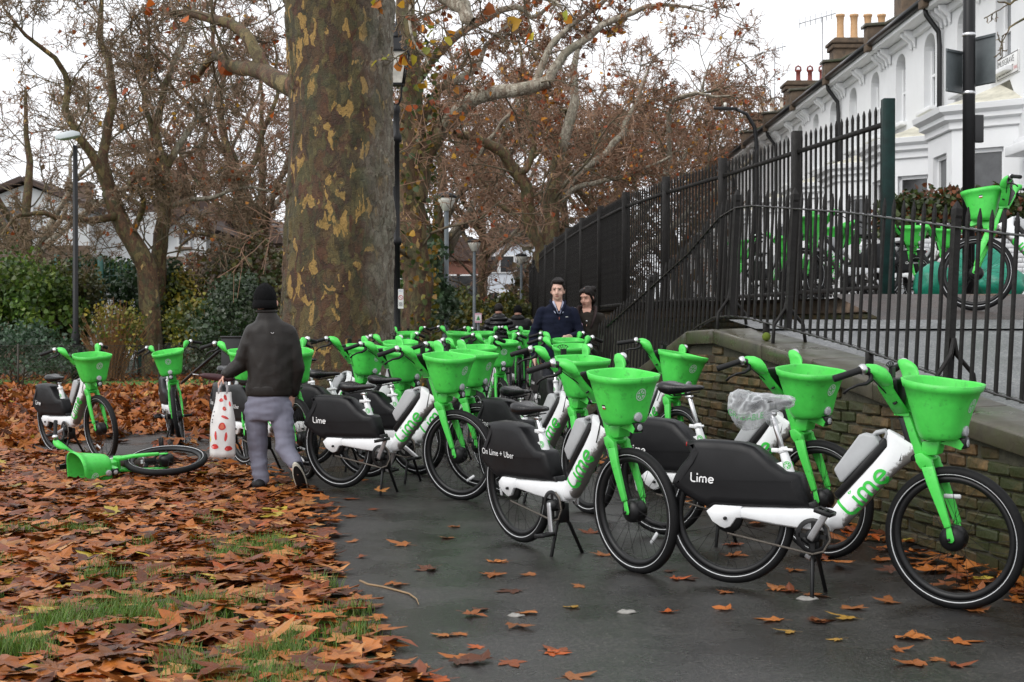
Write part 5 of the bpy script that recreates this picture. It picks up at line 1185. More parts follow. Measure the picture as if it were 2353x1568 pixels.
shrub('tall bright green leafy bush at the left edge', [B(40, 695, 40, 105, 95, 1.8), B(-60, 705, 40, 90, 100, 1.8), B(120, 715, 39, 60, 75, 1.5)], 9500, .13, G_MD, 61)
shrub('blue-green low bush behind the leftmost bike', [B(40, 815, 34, 120, 62, 1.4), B(140, 835, 33, 60, 42, 1.2), B(-60, 800, 34, 70, 75, 1.3)], 5200, .085, G_BL, 62)
shrub('olive green bush between the left bush and the bare shoots', [B(165, 700, 41, 60, 90, 1.6), B(130, 770, 40, 70, 70, 1.5)], 4200, .12, [(.07, .08, .02), (.05, .06, .02), (.10, .09, .03)], 63)
shrub('upright orange-brown bare shoots fanning out of a shrub', [B(262, 790, 37, 75, 80, 1.0)], 900, .08, G_YL, 64, stick=150, stems=M_STEMO)
shrub('dark ivy bush beside the green fence posts', [B(330, 690, 43, 60, 70, 1.4), B(385, 680, 42, 40, 70, 1.3), B(350, 770, 41, 90, 70, 1.3)], 6500, .12, G_DK, 65)
shrub('dark green hedge bush behind the street light post', [B(200, 645, 46, 100, 50, 1.5), B(290, 655, 46, 80, 50, 1.5), B(100, 660, 47, 60, 45, 1.5)], 5200, .13, G_DK + G_MD[:1], 66)
shrub('yellow and brown shrub right of the dark ivy', [B(460, 770, 39, 70, 75, 1.3), B(430, 690, 42, 50, 60, 1.3)], 4200, .10, G_YL, 67, stick=30)
shrub('glossy dark shrub directly left of the walking man', [B(520, 760, 28, 70, 95, 1.2), B(555, 700, 29, 60, 70, 1.2), B(490, 830, 27.5, 60, 50, 1.0)], 6500, .075, G_GL + G_DK, 68)
shrub('brown-green thicket behind the big trunk, left side', [B(580, 650, 42, 90, 90, 1.8), B(520, 640, 48, 80, 70, 2), B(640, 690, 40, 60, 90, 1.4)], 6000, .13, [(.07, .06, .025), (.05, .065, .02), (.09, .055, .03), (.10, .09, .02)], 69, stick=40, stickcol=M_STEM)
shrub('tall grey-green bamboo-like bush right of the lantern post', [B(965, 640, 31, 55, 95, 1.3), B(945, 720, 30, 60, 70, 1.2), B(1010, 700, 32, 40, 60, 1.0)], 6500, .10, [(.055, .10, .045), (.04, .08, .035), (.10, .14, .085)], 70)
shrub('fresh green bush at the foot of the lantern post', [B(938, 715, 26, 38, 62, .9)], 2600, .075, [(.05, .13, .02), (.07, .16, .025), (.04, .09, .02)], 71)
shrub('olive yellow shrub at the end of the path behind the poster', [B(1090, 740, 50, 90, 45, 1.6), B(1170, 735, 52, 60, 50, 1.6), B(1040, 730, 55, 60, 60, 1.6)], 5200, .14, [(.09, .10, .02), (.06, .08, .02), (.16, .13, .02)], 72)
shrub('clipped hedge with rusty patches on the white garden wall', [((7.2, 22.5, 3.05), (1.3, .55, .45)), ((9.0, 22.6, 3.05), (1.2, .55, .46)), ((6.2, 22.7, 3.0), (.4, .5, .42))], 11000, .085, [(.045, .065, .016), (.06, .085, .02), (.16, .05, .015), (.035, .05, .015)], 73, name='hedge', cat='hedge', base=(7.4, 22.5, 2.76))
# a far belt of trees and scrub closing the horizon
rgb = np.random.default_rng(90); m = 26000
Xb = rgb.uniform(-75, 30, m); Zb = np.abs(rgb.normal(size=m)) * 2.2 * (1 + .6 * np.sin(Xb * .35) + .4 * np.sin(Xb * 1.1)); Pb = np.stack([Xb, 98 + rgb.uniform(-3, 3, m), Zb + .2], 1)
cb = np.array([(.05, .045, .022), (.07, .05, .03), (.04, .05, .02), (.09, .06, .03)])[rgb.integers(0, 4, m)] * rgb.uniform(.6, 1.3, (m, 1))
V, F_, cc = leaf_cards(Pb, .55, rgb, cb); tag(npmesh('distant_thicket', V, F_, M_SHRUB, cols=cc), 'brown and green thicket closing the far side of the park', 'thicket', kind='stuff')
# ivy leaves climbing the second trunk
rgi = np.random.default_rng(91); m = 900; zi = rgi.uniform(.2, 6.5, m); an = rgi.uniform(0, 6.28, m); Pi = np.stack([AX(957, 25) + np.cos(an) * .36, 25 + np.sin(an) * .36, zi], 1)
ci = np.array([(.07, .10, .02), (.16, .14, .02), (.30, .16, .02), (.05, .08, .02)])[rgi.integers(0, 4, m)] * rgi.uniform(.7, 1.2, (m, 1)); V, F_, cc = leaf_cards(Pi, .10, rgi, ci, 1.2)
tag(npmesh('ivy', V, F_, M_SHRUB, cols=cc), 'yellow-green ivy climbing the plane trunk behind the lantern post', 'ivy', kind='stuff')
# ------------------------------------------------------------------ green steel posts and low chain-link fence
M_GPOST = mat('green_steel', (.008, .075, .06), .45)
gf = empty('steel_fence', (AX(380, 44), 44, 0)); tag(gf, 'dark green steel fence posts and mesh among the left bushes', 'fence')
for x, yt in ((133, 585), (232, 590), (322, 598), (378, 596)):
    MB().box((AX(x, 44) - gf.location.x, 0, AZ(yt, 44) / 2), (.17, .12, AZ(yt, 44))).build('post', M_GPOST, gf, bevel=.01)
mb = MB(); x0, x1 = AX(133, 44) - gf.location.x, AX(378, 44) - gf.location.x
for k in range(30): mb.tube([(x0 + (x1 - x0) * k / 29, .05, .1), (x0 + (x1 - x0) * k / 29, .05, AZ(600, 44))], .008, 3, cap=False)
for k in range(16): mb.tube([(x0, .05, .2 + k * .2), (x1, .05, .2 + k * .2)], .008, 3, cap=False)
tag(mb.build('mesh_panel', M_GPOST, gf, fix=False), kind='stuff')
cf = empty('chain_link_fence', (-8, 26, 0)); tag(cf, 'low rusty chain-link fence along the lawn behind the leaf pile', 'fence')
M_WIRE = mat('fence_wire', (.05, .045, .035), .6, metal=.4)
mb = MB(); pitch = .075; x0, x1, zt_ = -15.5, -3.2, 1.02; Yf = 26.2
zg = lambda x: gz(x, Yf) + pile(x, Yf) * .8
nn = int((x1 - x0) / pitch)
for k in range(-14, nn):
    for s in (1, -1):
        a = x0 + k * pitch; pA = (a if s > 0 else a + 14 * pitch, .0); pB = (a + 14 * pitch if s > 0 else a, 1.0)
        mb.tube([(pA[0] + 8, Yf - 26, zg(pA[0]) + .02), (pB[0] + 8, Yf - 26, zg(pB[0]) + zt_)], .0032, 3, cap=False)
tag(mb.build('mesh', M_WIRE, cf, fix=False), kind='stuff')
for z in (.25, .63, 1.02): MB().tube([(x0 + 8, .2, z + .02), (x1 + 8, .2, z + .02)], .004, 4).build('line_wire', M_WIRE, cf)
for k in range(5): x = x0 + 1.2 + k * 2.6; MB().tube([(x + 8, .2, 0), (x + 8, .2, 1.08)], .018, 6).build('post', M_WIRE, cf)
# dark cabinet by the shrub, and the leaning bar across the fence
o = MB().box((0, 0, .6), (.42, .3, 1.2)).box((0, 0, 1.215), (.46, .34, .03)).build('cabinet', mat('cabinet_black', (.012, .012, .013), .5), bevel=.01); o.location = (AX(541, 24), 24, 0); tag(o, 'black cabinet standing left of the walking man behind his shoulder', 'cabinet')
o = MB().tube([at(418, 880, 21), at(505, 805, 20)], .022, 8).build('leaning_bar', M_POLE); tag(o, 'dark bar leaning on the fence left of the hidden bike', 'bar')
# ------------------------------------------------------------------ fallen plane leaves, grass, twigs
def leaf_shape(seed):
    rg = random.Random(seed); P = []
    lobes = [(-118, .42), (-62, .72), (0, 1.0), (62, .72), (118, .42)]
    P.append((-.0, -.12))
    for i, (a, r) in enumerate(lobes):
        r *= rg.uniform(.85, 1.1); a += rg.uniform(-7, 7)
        for da, f in ((-17, .66), (0, 1.0), (17, .66)):
            aa = R_(a + da); P.append((math.sin(aa) * r * f, math.cos(aa) * r * f))
        if i < 4: aa = R_((a + lobes[i + 1][0]) / 2); rr = .36 * rg.uniform(.8, 1.1); P.append((math.sin(aa) * rr, math.cos(aa) * rr))
    cu, cv, tw = rg.uniform(-.25, .5), rg.uniform(-.15, .45), rg.uniform(-.3, .3)
    def bend(x, y): return cu * x * x + cv * (y - .2) ** 2 + tw * x * y + .06 * math.sin(5 * x + seed) * abs(y) + .05 * rg.uniform(-1, 1)
    V = [(x, y, bend(x, y)) for x, y in P]; c = (0, .12, -.03); V.append(c); n = len(P)
    T = [(i, (i + 1) % n, n) for i in range(n)]
    return np.array(V), np.array(T)
LS = [leaf_shape(k) for k in range(9)]
LCOL = np.array([(.235, .062, .014), (.30, .090, .022), (.33, .125, .040), (.15, .032, .009), (.075, .020, .008), (.27, .074, .014), (.36, .16, .062), (.32, .21, .03), (.19, .058, .018), (.29, .052, .008)])
LCOL = LCOL * np.array([.96, 1.08, .95])
LPROB = np.array([.17, .15, .07, .17, .14, .14, .03, .02, .08, .03]); LPROB /= LPROB.sum()
M_LEAF = mat('wet_fallen_leaf', attr=True, rough=.42, spec=.28, trans=.10, bump=.25, bscale=40, var=.22, vscale=25)
def scatter(name, P, size, tilt, rg, flat=1.0):
    """P (m,3) points -> one mesh of many leaves"""
    m = len(P); Vs, Fs, Cs, o = [], [], [], 0; kind = rg.integers(0, len(LS), m); cols = LCOL[rg.choice(len(LCOL), m, p=LPROB)] * rg.uniform(.8, 1.55, (m, 1))
    yaw = rg.uniform(0, 6.28, m); tx_ = rg.normal(size=m) * tilt; ty = rg.normal(size=m) * tilt; sc = size * rg.uniform(.55, 1.25, m)
    flip = np.where(rg.random(m) < .4, -1, 1)
    for k in range(len(LS)):
        sel = np.where(kind == k)[0]; L, T = LS[k]; n = len(L); L = L * np.array([1, 1, flat])
        if not len(sel): continue
        v = L[None] * sc[sel, None, None]; v[:, :, 2] *= flip[sel, None]
        ca, sa = np.cos(tx_[sel])[:, None], np.sin(tx_[sel])[:, None]; y, z = v[..., 1] * ca - v[..., 2] * sa, v[..., 1] * sa + v[..., 2] * ca
        cb, sb = np.cos(ty[sel])[:, None], np.sin(ty[sel])[:, None]; x, z = v[..., 0] * cb + z * sb, -v[..., 0] * sb + z * cb
        cc, sc_ = np.cos(yaw[sel])[:, None], np.sin(yaw[sel])[:, None]; X_, Y_ = x * cc - y * sc_, x * sc_ + y * cc
        z = z - np.minimum(z.min(1, keepdims=True), 0) * .75
        W_ = np.stack([X_, Y_, z], -1) + P[sel][:, None, :]
        Vs.append(W_.reshape(-1, 3)); Fs.append((T[None] + (np.arange(len(sel)) * n)[:, None, None] + o).reshape(-1, 3)); Cs.append(np.repeat(cols[sel], len(T), 0)); o += len(sel) * n
    return npmesh(name, np.concatenate(Vs), np.concatenate(Fs), M_LEAF, None, cols=np.clip(np.concatenate(Cs), 0, 1), smooth=False)
rgl = np.random.default_rng(7); PT = []
def gmask(x, y): return mnoise.noise(Vector((x * 2.3, y * 1.9, 4.4))) + .6 * mnoise.noise(Vector((x * 5.1, y * 4.2, 8.1))) + .25 * sst(8.2, 6.2, y) - .12
def throw(n, xr, yr, ok, dz):
    k = 0; x = rgl.uniform(*xr, n); y = rgl.uniform(*yr, n); r = rgl.random(n)
    for a, b, q in zip(x, y, r):
        if a < -.40 * b - 2.6 or a > .4 * b + .6: continue
        p = ok(a, b) * (.45 if math.hypot((a + 1.8) / .6, (b - 11.1) / .8) < 1 else 1)
        if q < p: PT.append((a, b, gz(a, b) + (.035 * rgl.random() if b < 8.6 and gmask(a, b) > .1 else 0) + pile(a, b) + dz * (.15 if math.hypot(a + 1.9, b - 11.3) < .9 else 1) * rgl.random() ** 1.5))
edge = lambda a, b: path_left(b) - a                          # distance left of the path edge
throw(11500, (-6.0, .4), (4.3, 9.2), lambda a, b: (.95 if edge(a, b) > .12 else .5 if edge(a, b) > -.06 else 0) * (max(sst(.55, .05, gmask(a, b)), .42) if b < 8.6 else 1) , .03)
throw(15000, (-8.2, -1), (9.0, 15.2), lambda a, b: 1.0 if edge(a, b) > .1 else .45 if edge(a, b) > -.10 else .006 if b < 13 else .014, .05)
throw(27000, (-12.5, -2.9), (14.6, 27), lambda a, b: (1.0 if edge(a, b) > .15 else .4 if edge(a, b) > -.1 else .012) * (1 if b < 25 else .45), .07)
throw(3500, (-4.2, -1.2), (15.0, 21), lambda a, b: (.04 if b < 16.5 else .12) if edge(a, b) < 0 else .8, .03)
throw(6000, (-18, -3), (27, 41), lambda a, b: .55 if b > 36 else .14, .04)
throw(500, (-3.5, 3), (16, 45), lambda a, b: .5, .02)
for q in range(240):                                          # drifted against the foot of the wall
    y = rgl.uniform(6.6, 13.5); d = abs(rgl.normal()) * .28 + .03; p = wp(y, -d, 0); PT.append((p.x, p.y, gz(p.x, p.y) + .008 + .02 * rgl.random()))
PT = np.array(PT)
# nearest leaves become single things; the rest is litter
near = np.argsort(PT[:, 1])[:210]; far_ = np.setdiff1d(np.arange(len(PT)), near)
hi = far_[PT[far_, 1] > 15]; lo_ = far_[PT[far_, 1] <= 15]
lit = scatter('leaf_litter', PT[lo_], .142, .13, rgl, .55); tag(lit, 'carpet of wet russet fallen leaves left of the path', 'leaf litter', kind='stuff')
lit2 = scatter('leaf_pile', PT[hi], .145, .42, rgl, .9); tag(lit2, 'heaped brown leaves behind the two left bikes', 'leaf litter', kind='stuff')
LM = []
for k in range(27):
    L, T = LS[k % 9]; c = LCOL[rgl.choice(len(LCOL), p=LPROB)] * rgl.uniform(.9, 1.65)
    if k >= 24: c = np.array((.34, .19, .03))
    me = bpy.data.meshes.new('fallen_leaf'); V_ = [Vector(v) for v in L]; st_ = [(-.02, -.1, .02), (.02, -.1, .02), (.03, -.55, .06), (0, -.55, .06)]; n = len(V_)
    me.from_pydata(V_ + [Vector(s) for s in st_], [], [tuple(t) for t in T] + [(n, n + 1, n + 2, n + 3)]); a = me.attributes.new('Col', 'FLOAT_COLOR', 'CORNER'); buf = np.ones((len(me.loops), 4), 'f'); buf[:, :3] = np.clip(c, 0, 1); a.data.foreach_set('color', buf.ravel()); me.materials.append(M_LEAF); LM.append(me)
def one_leaf(x, y, z, s, label, group, yaw=None, tilt=.06, k=None, sq=1.0):
    o = bpy.data.objects.new('fallen_leaf', LM[int(rgl.integers(0, 24)) if k is None else k]); COL.objects.link(o); t1, t2 = rgl.normal() * tilt, rgl.normal() * tilt
    o.rotation_euler = (t1, t2, rgl.uniform(0, 6.28) if yaw is None else yaw); o.scale = (s, s, s * sq)
    low = min((o.rotation_euler.to_matrix() @ Vector((v.co.x * s, v.co.y * s, v.co.z * s * sq))).z for v in o.data.vertices)
    o.location = (x, y, z - low + .001); tag(o, label, 'leaf', group)
for i in near: one_leaf(*PT[i], .145 * rgl.uniform(.65, 1.2), 'russet fallen plane leaf lying on the grass at the lower left', 'single leaves in the left foreground', tilt=.10, sq=.6)
PD = [((1300 + .5525 * x) * .5745, (1950 + .5525 * y) * .5745) for x, y in ((160, 85), (90, 145), (200, 215), (40, 180), (345, 160), (215, 400), (580, 425), (270, 520), (1230, 550), (765, 600), (950, 295), (1220, 640), (1490, 640), (1370, 760), (1850, 725), (510, 710), (1040, 940), (1110, 905), (1480, 920), (1370, 1020), (990, 1075), (880, 1090), (1110, 1170), (1010, 1250), (950, 1285), (1150, 1280), (1340, 1280), (1630, 1215), (1700, 1205), (1770, 1390), (2040, 500), (390, 965), (900, 375), (1930, 335), (680, 1350), (850, 1405), (1300, 545))]
PD += [((2600 + .7652 * x) * .5745, (1300 + .7652 * y) * .5745) for x, y in ((90, 1295), (130, 1335), (190, 1330), (400, 1405), (680, 1395), (740, 1405), (840, 1420), (425, 1210), (450, 1155), (740, 1290), (1050, 1495), (870, 1560), (1240, 1465), (1710, 1510), (1500, 1290), (1560, 1300), (1450, 1275), (1700, 1340), (1650, 1370), (1800, 1350), (1590, 1385), (1880, 1450), (1900, 1410), (1940, 1400), (95, 1515), (405, 1500))]
PD += [(1875, 1435), (1785, 1430), (2110, 1470), (2200, 1480), (2060, 1500), (2110, 1530), (2160, 1520), (2190, 1535), (2085, 1475)]
for x, y in PD:
    Y = (EYE - .0) * FD / (y - 757); Y = (EYE - gz((x - 1176.5) / FD * Y, Y)) * FD / (y - 757); one_leaf((x - 1176.5) / FD * Y, Y, gz((x - 1176.5) / FD * Y, Y) + .005, .118 * rgl.uniform(.6, 1.2), 'rust-coloured plane leaf stuck to the wet tarmac path', 'single leaves on the tarmac', sq=.35 if rgl.random() < .6 else .9)
for x, y, s in ((1955, 1428, .12), (1820, 1458, .085), (1930, 1476, .07), (1310, 1402, .08)):
    if s: Y = EYE * FD / (y - 757); one_leaf((x - 1176.5) / FD * Y, Y, .005, s, 'yellow plane leaf stuck to the wet tarmac path', 'yellow leaves on the tarmac', k=24 + int(x) % 3, sq=.6)
# scraps of sodden paper
M_SCRAP = mat('sodden_paper', (.26, .25, .23), .7, var=.2, vscale=30)
for x, y, s, lab in ((1186, 1419, .045, 'left scrap of pale sodden paper on the tarmac'), (1440, 1411, .05, 'right scrap of pale sodden paper on the tarmac'), (1856, 1380, .06, 'pale crushed paper under the foot of a kickstand')):
    Y = EYE * FD / (y - 757); mb = MB(); rr = []
    for f, h in ((1, .001), (.8, .007), (.35, .010)): rr.append([(math.cos(a * .52) * s * f * (1 + .35 * mnoise.noise(Vector((a, x, 0)))), math.sin(a * .52) * s * f * .8 * (1 + .3 * mnoise.noise(Vector((a, 3, x)))), h + .003 * math.sin(a * 2)) for a in range(12)])
    o = mb.rings(rr).build('paper_scrap', M_SCRAP); o.location = ((x - 1176.5) / FD * Y, Y, .005); tag(o, lab, 'litter')
# fallen twig on the path
def gp(x, y): Y = EYE * FD / (y - 757); return Vector(((x - 1176.5) / FD * Y, Y, .014))
o = MB().tube([gp(827, 1342), gp(845, 1350), gp(880, 1356), gp(915, 1365), gp(940, 1372), gp(957, 1384), gp(962, 1397)], [.007, .006, .006, .0055, .005, .004, .002], 6).build('twig', mat('dry_twig', (.26, .17, .09), .7, var=.2)); tag(o, 'thin curved dry twig lying on the tarmac near the grass', 'twig')
# grass tufts between the leaves
gr = []; rgg = np.random.default_rng(12); n = 0
while n < 330:
    x, y = rgg.uniform(-4.3, .3), 4.3 + 5.2 * rgg.random() ** 1.3
    if abs(x) > .40 * y + .4 or edge(x, y) < -.02 or gmask(x, y) < .16 + rgg.random() * .3: continue
    gr.append((x, y)); n += 1
T_ = np.array(gr); nb = 60; m = len(T_) * nb; ctr_ = np.repeat(T_, nb, 0); off_ = rgg.normal(size=(m, 2)) * .045; Pg = np.concatenate([ctr_ + off_, np.zeros((m, 1))], 1)
Pg[:, 2] = [gz(a, b) + pile(a, b) * .82 for a, b, _ in Pg]
an = rgg.uniform(0, 6.28, m); d = np.stack([np.cos(an), np.sin(an), np.zeros(m)], 1); s = np.stack([-np.sin(an), np.cos(an), np.zeros(m)], 1); h = rgg.uniform(.03, .10, m)[:, None]; w = .0024; ln = rgg.uniform(.1, .8, m)[:, None]
up_ = np.array([0, 0, 1.]); A = Pg + s * w; B_ = Pg - s * w; C1 = Pg + up_ * h * .6 + d * h * ln * .35 + s * w * .8; C2 = Pg + up_ * h * .6 + d * h * ln * .35 - s * w * .8; E_ = Pg + up_ * h + d * h * ln; E2 = E_ + s * .0004
V = np.stack([A, B_, C2, C1, E_, E2], 1).reshape(-1, 3); i = np.arange(m)[:, None] * 6; F_ = np.concatenate([i + np.array([[0, 1, 2, 3]]), i + np.array([[3, 2, 4, 5]])], 0)
gc = np.array([(.10, .20, .025), (.13, .24, .03), (.07, .15, .02), (.17, .21, .05)])[rgg.integers(0, 4, m)] * rgg.uniform(.7, 1.2, (m, 1))
tag(npmesh('grass', V, F_, mat('grass_blades', attr=True, rough=.5, trans=.3), cols=np.concatenate([gc, gc], 0)), 'short green grass showing between fallen leaves', 'grass', kind='stuff')
# ------------------------------------------------------------------ the parked bikes
GP = 'hire bikes parked on the path'
BIKES = [ # X, Y, heading, steer, lean, seat dz, crank, uber, label
 (2.114, 6.818, -29.5, -8.6, -.4, .02, 59, 0, 'nearest hire bike on the right with a plastic bag over its saddle'),
 (1.80, 8.236, -41.2, -7.5, 2, .014, 150, 0, 'hire bike against the brick wall, directly behind the bag-covered saddle'),
 (.685, 7.771, -56.3, 2.1, 4, -.087, -80, 1, 'hire bike with On Lime + Uber on its rear cover, nearest of those so lettered'),
 (1.26, 11.105, -74, 16.9, -1.8, -.03, 20, 0, 'hire bike under the sloping end of the wall with its basket turned right'),
 (-.397, 10.71, -31.2, -4.5, 3.1, -.108, 62, 0, 'complete side-on hire bike just right of the walking man, nearest of the left cluster'),
 (-.261, 11.432, -31.2, -1.9, .8, -.092, -30, 0, 'hire bike parked parallel behind the side-on bike in the left cluster'),
 (-.835, 12.361, -26.7, -12.6, 2.1, -.083, 100, 0, 'third side-on hire bike of the left cluster, in front of the doodled basket'),
 (-1.337, 13.404, -42.4, -.3, .1, 0, 40, 0, 'hire bike in front of the tree trunk with a black arrow doodle on its basket'),
 (-2.369, 12.912, -66, -2.4, .3, -.05, 10, 0, 'hire bike mostly hidden behind the man, its basket left of his arm'),
 (-1.771, 12.169, -53.1, -11.2, 3.3, -.14, -60, 1, 'hire bike behind the walking man, its front wheel by his right leg'),
 (-4.115, 14.314, -48.2, 1, 5.5, -.112, 200, 0, 'leftmost standing hire bike, at the edge of the leaf pile'),
 (-3.783, 16.252, -71.2, -10.7, 5.3, -.1, 180, 0, 'hire bike seen from the front beside the leaf pile, second from the left'),
 (-1.56, 21.6, -84, -1.9, .3, -.05, 60, 0, 'hire bike just right of the tree trunk, below the lantern lamp post'),
 (-1.117, 14.928, -65.9, -6.6, .8, -.09, 60, 0, 'hire bike close beside the right of the tree trunk with its basket facing front'),
 (-.80, 20.422, -83.7, 7.2, -.7, -.05, 20, 0, 'hire bike at the back of the cluster, left of the poster on the lamp post'),
 (-.276, 12.93, -70.5, -5.6, .6, -.1, 60, 0, 'hire bike in the middle of the cluster directly behind the two parallel bikes'),
 (-.417, 20.56, -86, -1.2, .1, -.05, 0, 0, 'hire bike at the back of the cluster, below the two people in black coats'),
 (-.098, 15.123, -76.4, -1.4, .1, -.1, 90, 0, 'hire bike facing the camera squarely in the middle of the cluster'),
 (.318, 20.46, -91, 1.1, -.2, -.05, 30, 0, 'hire bike before the man in navy, right one of two at the back'),
 (.12, 21.2, -88, -2.1, .2, -.05, 70, 0, 'hire bike before the man in navy, left one of two at the back'),
 (.659, 15.932, -75, -.9, .1, -.06, 60, 0, 'hire bike in front of the woman, furthest of the row by the railing'),
 (.586, 13.28, -79.9, -3.2, .4, -.06, 60, 0, 'hire bike in the row by the railing, second behind the Uber-lettered bike'),
 (.535, 10.014, -57.3, -2.8, .3, -.12, 120, 0, 'hire bike immediately behind the nearest Uber-lettered bike'),
]
rng = random.Random(5)
for (X, Y, th, st, le, sd, ck, ub, lab) in BIKES:
    make_bike(lab, GP, bike_pose(X, Y, th, le), st, sd, ck, ub, clip=rng.random() < .8, rng=rng)
# ------------------------------------------------------------------ lamps, signs, street bikes and bags
M_LAMPG = mat('lamp_glass', (.62, .60, .54), .25, var=.25, vscale=6)
# lantern post behind the trunk
Yl = 22.0; lx = AX(911, Yl); zb = gz(lx, Yl); zt = AZ(55, Yl)
lp = empty('lantern_post', (lx, Yl, zb)); tag(lp, 'old black lantern lamp post at the right edge of the big trunk', 'lamp post')
z = lambda y: AZ(y, Yl) - zb
MB().lathe((0, 0, 0), [(.14, 0), (.14, .5), (.10, .55), (.09, 1.0), (.065, 1.05), (.055, z(565)), (.075, z(563)), (.085, z(556)), (.07, z(548)), (.055, z(545)), (.05, z(330)), (.085, z(326)), (.085, z(312)), (.052, z(306)), (.05, z(262)), (.062, z(258)), (.055, z(245)), (.03, z(240))], 14).build('post', M_POLE, lp)
mb = MB(); hb, ht = z(196), z(121); wb, wt = .105, .185
for a in range(4):
    c, s = math.cos(R_(45 + 90 * a)), math.sin(R_(45 + 90 * a)); mb.tube([(wb * c * 1.414, wb * s * 1.414, hb), (wt * c * 1.414, wt * s * 1.414, ht)], .014, 6)
    mb.tube([(.03 * c, .03 * s, z(245)), (.11 * c, .11 * s, z(225)), (.11 * c, .11 * s, z(205)), (wb * c * 1.3, wb * s * 1.3, hb)], .010, 5)
mb.box((0, 0, hb), (wb * 2.1, wb * 2.1, .03)); mb.box((0, 0, ht), (wt * 2.15, wt * 2.15, .04)); mb.build('frame', M_POLE, lp)
mb = MB(); mb.rings([[(sx * w, sy * w, h) for sx, sy in ((-1, -1), (1, -1), (1, 1), (-1, 1))] for w, h in ((wb * .93, hb + .02), (wt * .94, ht - .02))], smooth=False, cap=False); mb.build('glass', M_LAMPG, lp)
mb = MB(); mb.rings([[(sx * w, sy * w, h) for sx, sy in ((-1, -1), (1, -1), (1, 1), (-1, 1))] for w, h in ((wt * 1.12, ht + .01), (wt * .62, z(92)), (wt * .55, z(90)))], smooth=False)
mb.lathe((0, 0, 0), [(.11, z(91)), (.11, z(84)), (.07, z(80)), (.065, z(70)), (.03, z(66)), (.035, z(60)), (.012, z(56)), (.006, z(45))], 12); mb.build('roof', M_POLE, lp)
# notice on the lantern post
def notice(label, x, y, Y, w, h, m, parts, name='notice', cat='sign', tilt=0):
    p = at(x, y, Y); o = MB().box((0, 0, 0), (w, .006, h)).build(name, m); o.location = p; o.rotation_euler = (0, 0, tilt); tag(o, label, cat)
    fr = Matrix(((1, 0, 0, 0), (0, 0, 0, -.0045), (0, 1, 0, 0), (0, 0, 0, 1)))
    for body, size, tx, tz, mm in parts: flat_text(body, size, o, Matrix(((1, 0, 0, tx), (0, 0, -1, -.0045), (0, 1, 0, tz), (0, 0, 0, 1))), mm)
    return o
M_PAPER = mat('paper_white', (.74, .74, .73), .6); M_PBLUE = mat('print_blue', (.02, .10, .45), .5)
nt_ = notice('white notice with a red prohibition ring fixed to the lantern post', 921, 687, Yl - .09, .082, .30, M_PAPER, [('Please drink', .0135, -.036, .125, M_PBLUE), ('responsibly', .0135, -.034, .108, M_PBLUE)])
mb = MB(); ribbon(mb, arc(0, .02, .032, 0, 345, 20), .008, lambda a, b: Vector((a, -.0045, b)), True); ribbon(mb, [(-.022, .043), (.022, -.003)], .007, lambda a, b: Vector((a, -.0047, b))); mb.build('ring', M_PRED, nt_)
mb = MB()
for q in range(6): mb.box((0, -.0042, -.055 - q * .011), (.06 if q % 2 else .05, .002, .004))
mb.build('small_print', M_BLK, nt_)
# park lamps down the path
def park_lamp(x, ytop, Y, label, pole=M_POLEG):
    X = AX(x, Y); b = gz(X, Y); t = AZ(ytop, Y) - b; l = empty('park_lamp', (X, Y, b)); tag(l, label, 'lamp post', 'lamp posts along the park path')
    MB().lathe((0, 0, 0), [(.10, 0), (.10, .9), (.055, .95), (.05, t - .55)], 10).build('post', pole, l)
    MB().lathe((0, 0, t - .55), [(.05, 0), (.09, .03), (.19, .22), (.21, .30)], 14).build('bowl', M_LAMPG, l)
    MB().lathe((0, 0, t - .25), [(.23, 0), (.24, .04), (.16, .10), (.04, .13)], 14).build('cap', M_POLE, l)
park_lamp(1026, 430, 32, 'nearest grey bowl-topped park lamp, right of the lantern post'); park_lamp(1090, 540, 46, 'grey bowl-topped park lamp bearing the pink poster'); park_lamp(1198, 575, 55, 'furthest grey park lamp, beside the dark tall fence', M_POLEG)
ps = notice('small pink and white poster with a green tree on a park lamp', 1099, 731, 27.8, .135, .185, mat('poster_pink', (.70, .42, .50), .6), [], 'poster', 'poster')
mb = MB(); mb.box((0, -.004, 0), (.11, .002, .12)); mb.build('panel', M_PAPER, ps)
mb = MB(); mb.add([(-.04, -.006, -.045), (.04, -.006, -.045), (0, -.006, .05)], [(0, 1, 2)], False); mb.build('printed_tree', mat('print_green', (.05, .25, .06), .6), ps)
# the short post carrying that poster
sp = MB().tube([(AX(1099, 27.85), 27.85, gz(-.6, 27.8)), (AX(1099, 27.85), 27.85, AZ(718, 27.85))], .03, 8).build('sign_post', M_POLEG); tag(sp, 'thin grey post holding the pink poster', 'post')
# street light on the left
Ys = 36.0; s_ = empty('street_light', (AX(174, Ys), Ys, 0)); tag(s_, 'dark street light with a pale flat head above the left bushes', 'street light')
MB().lathe((0, 0, 0), [(.11, 0), (.11, 1.2), (.075, 1.3), (.06, AZ(335, Ys))], 12).build('post', M_POLE, s_)
mb = MB(); T_ = Matrix.Rotation(R_(-14), 3, 'Y')
mb.rings([[Vector((-.42, 0, AZ(322, Ys))) + T_ @ Vector(p) for p in q] for q in ([(-.06, -.08, .02), (-.06, .08, .02), (-.06, .08, .10), (-.06, -.08, .10)], [(.1, -.17, -.03), (.1, .17, -.03), (.1, .14, .14), (.1, -.14, .14)], [(.42, -.17, -.05), (.42, .17, -.05), (.42, .12, .13), (.42, -.12, .13)], [(.56, -.06, -.03), (.56, .06, -.03), (.56, .05, .06), (.56, -.05, .06)])], smooth=False)
mb.build('lamp_head', mat('lamp_head_grey', (.50, .54, .56), .35), s_, bevel=.02, seg=2)
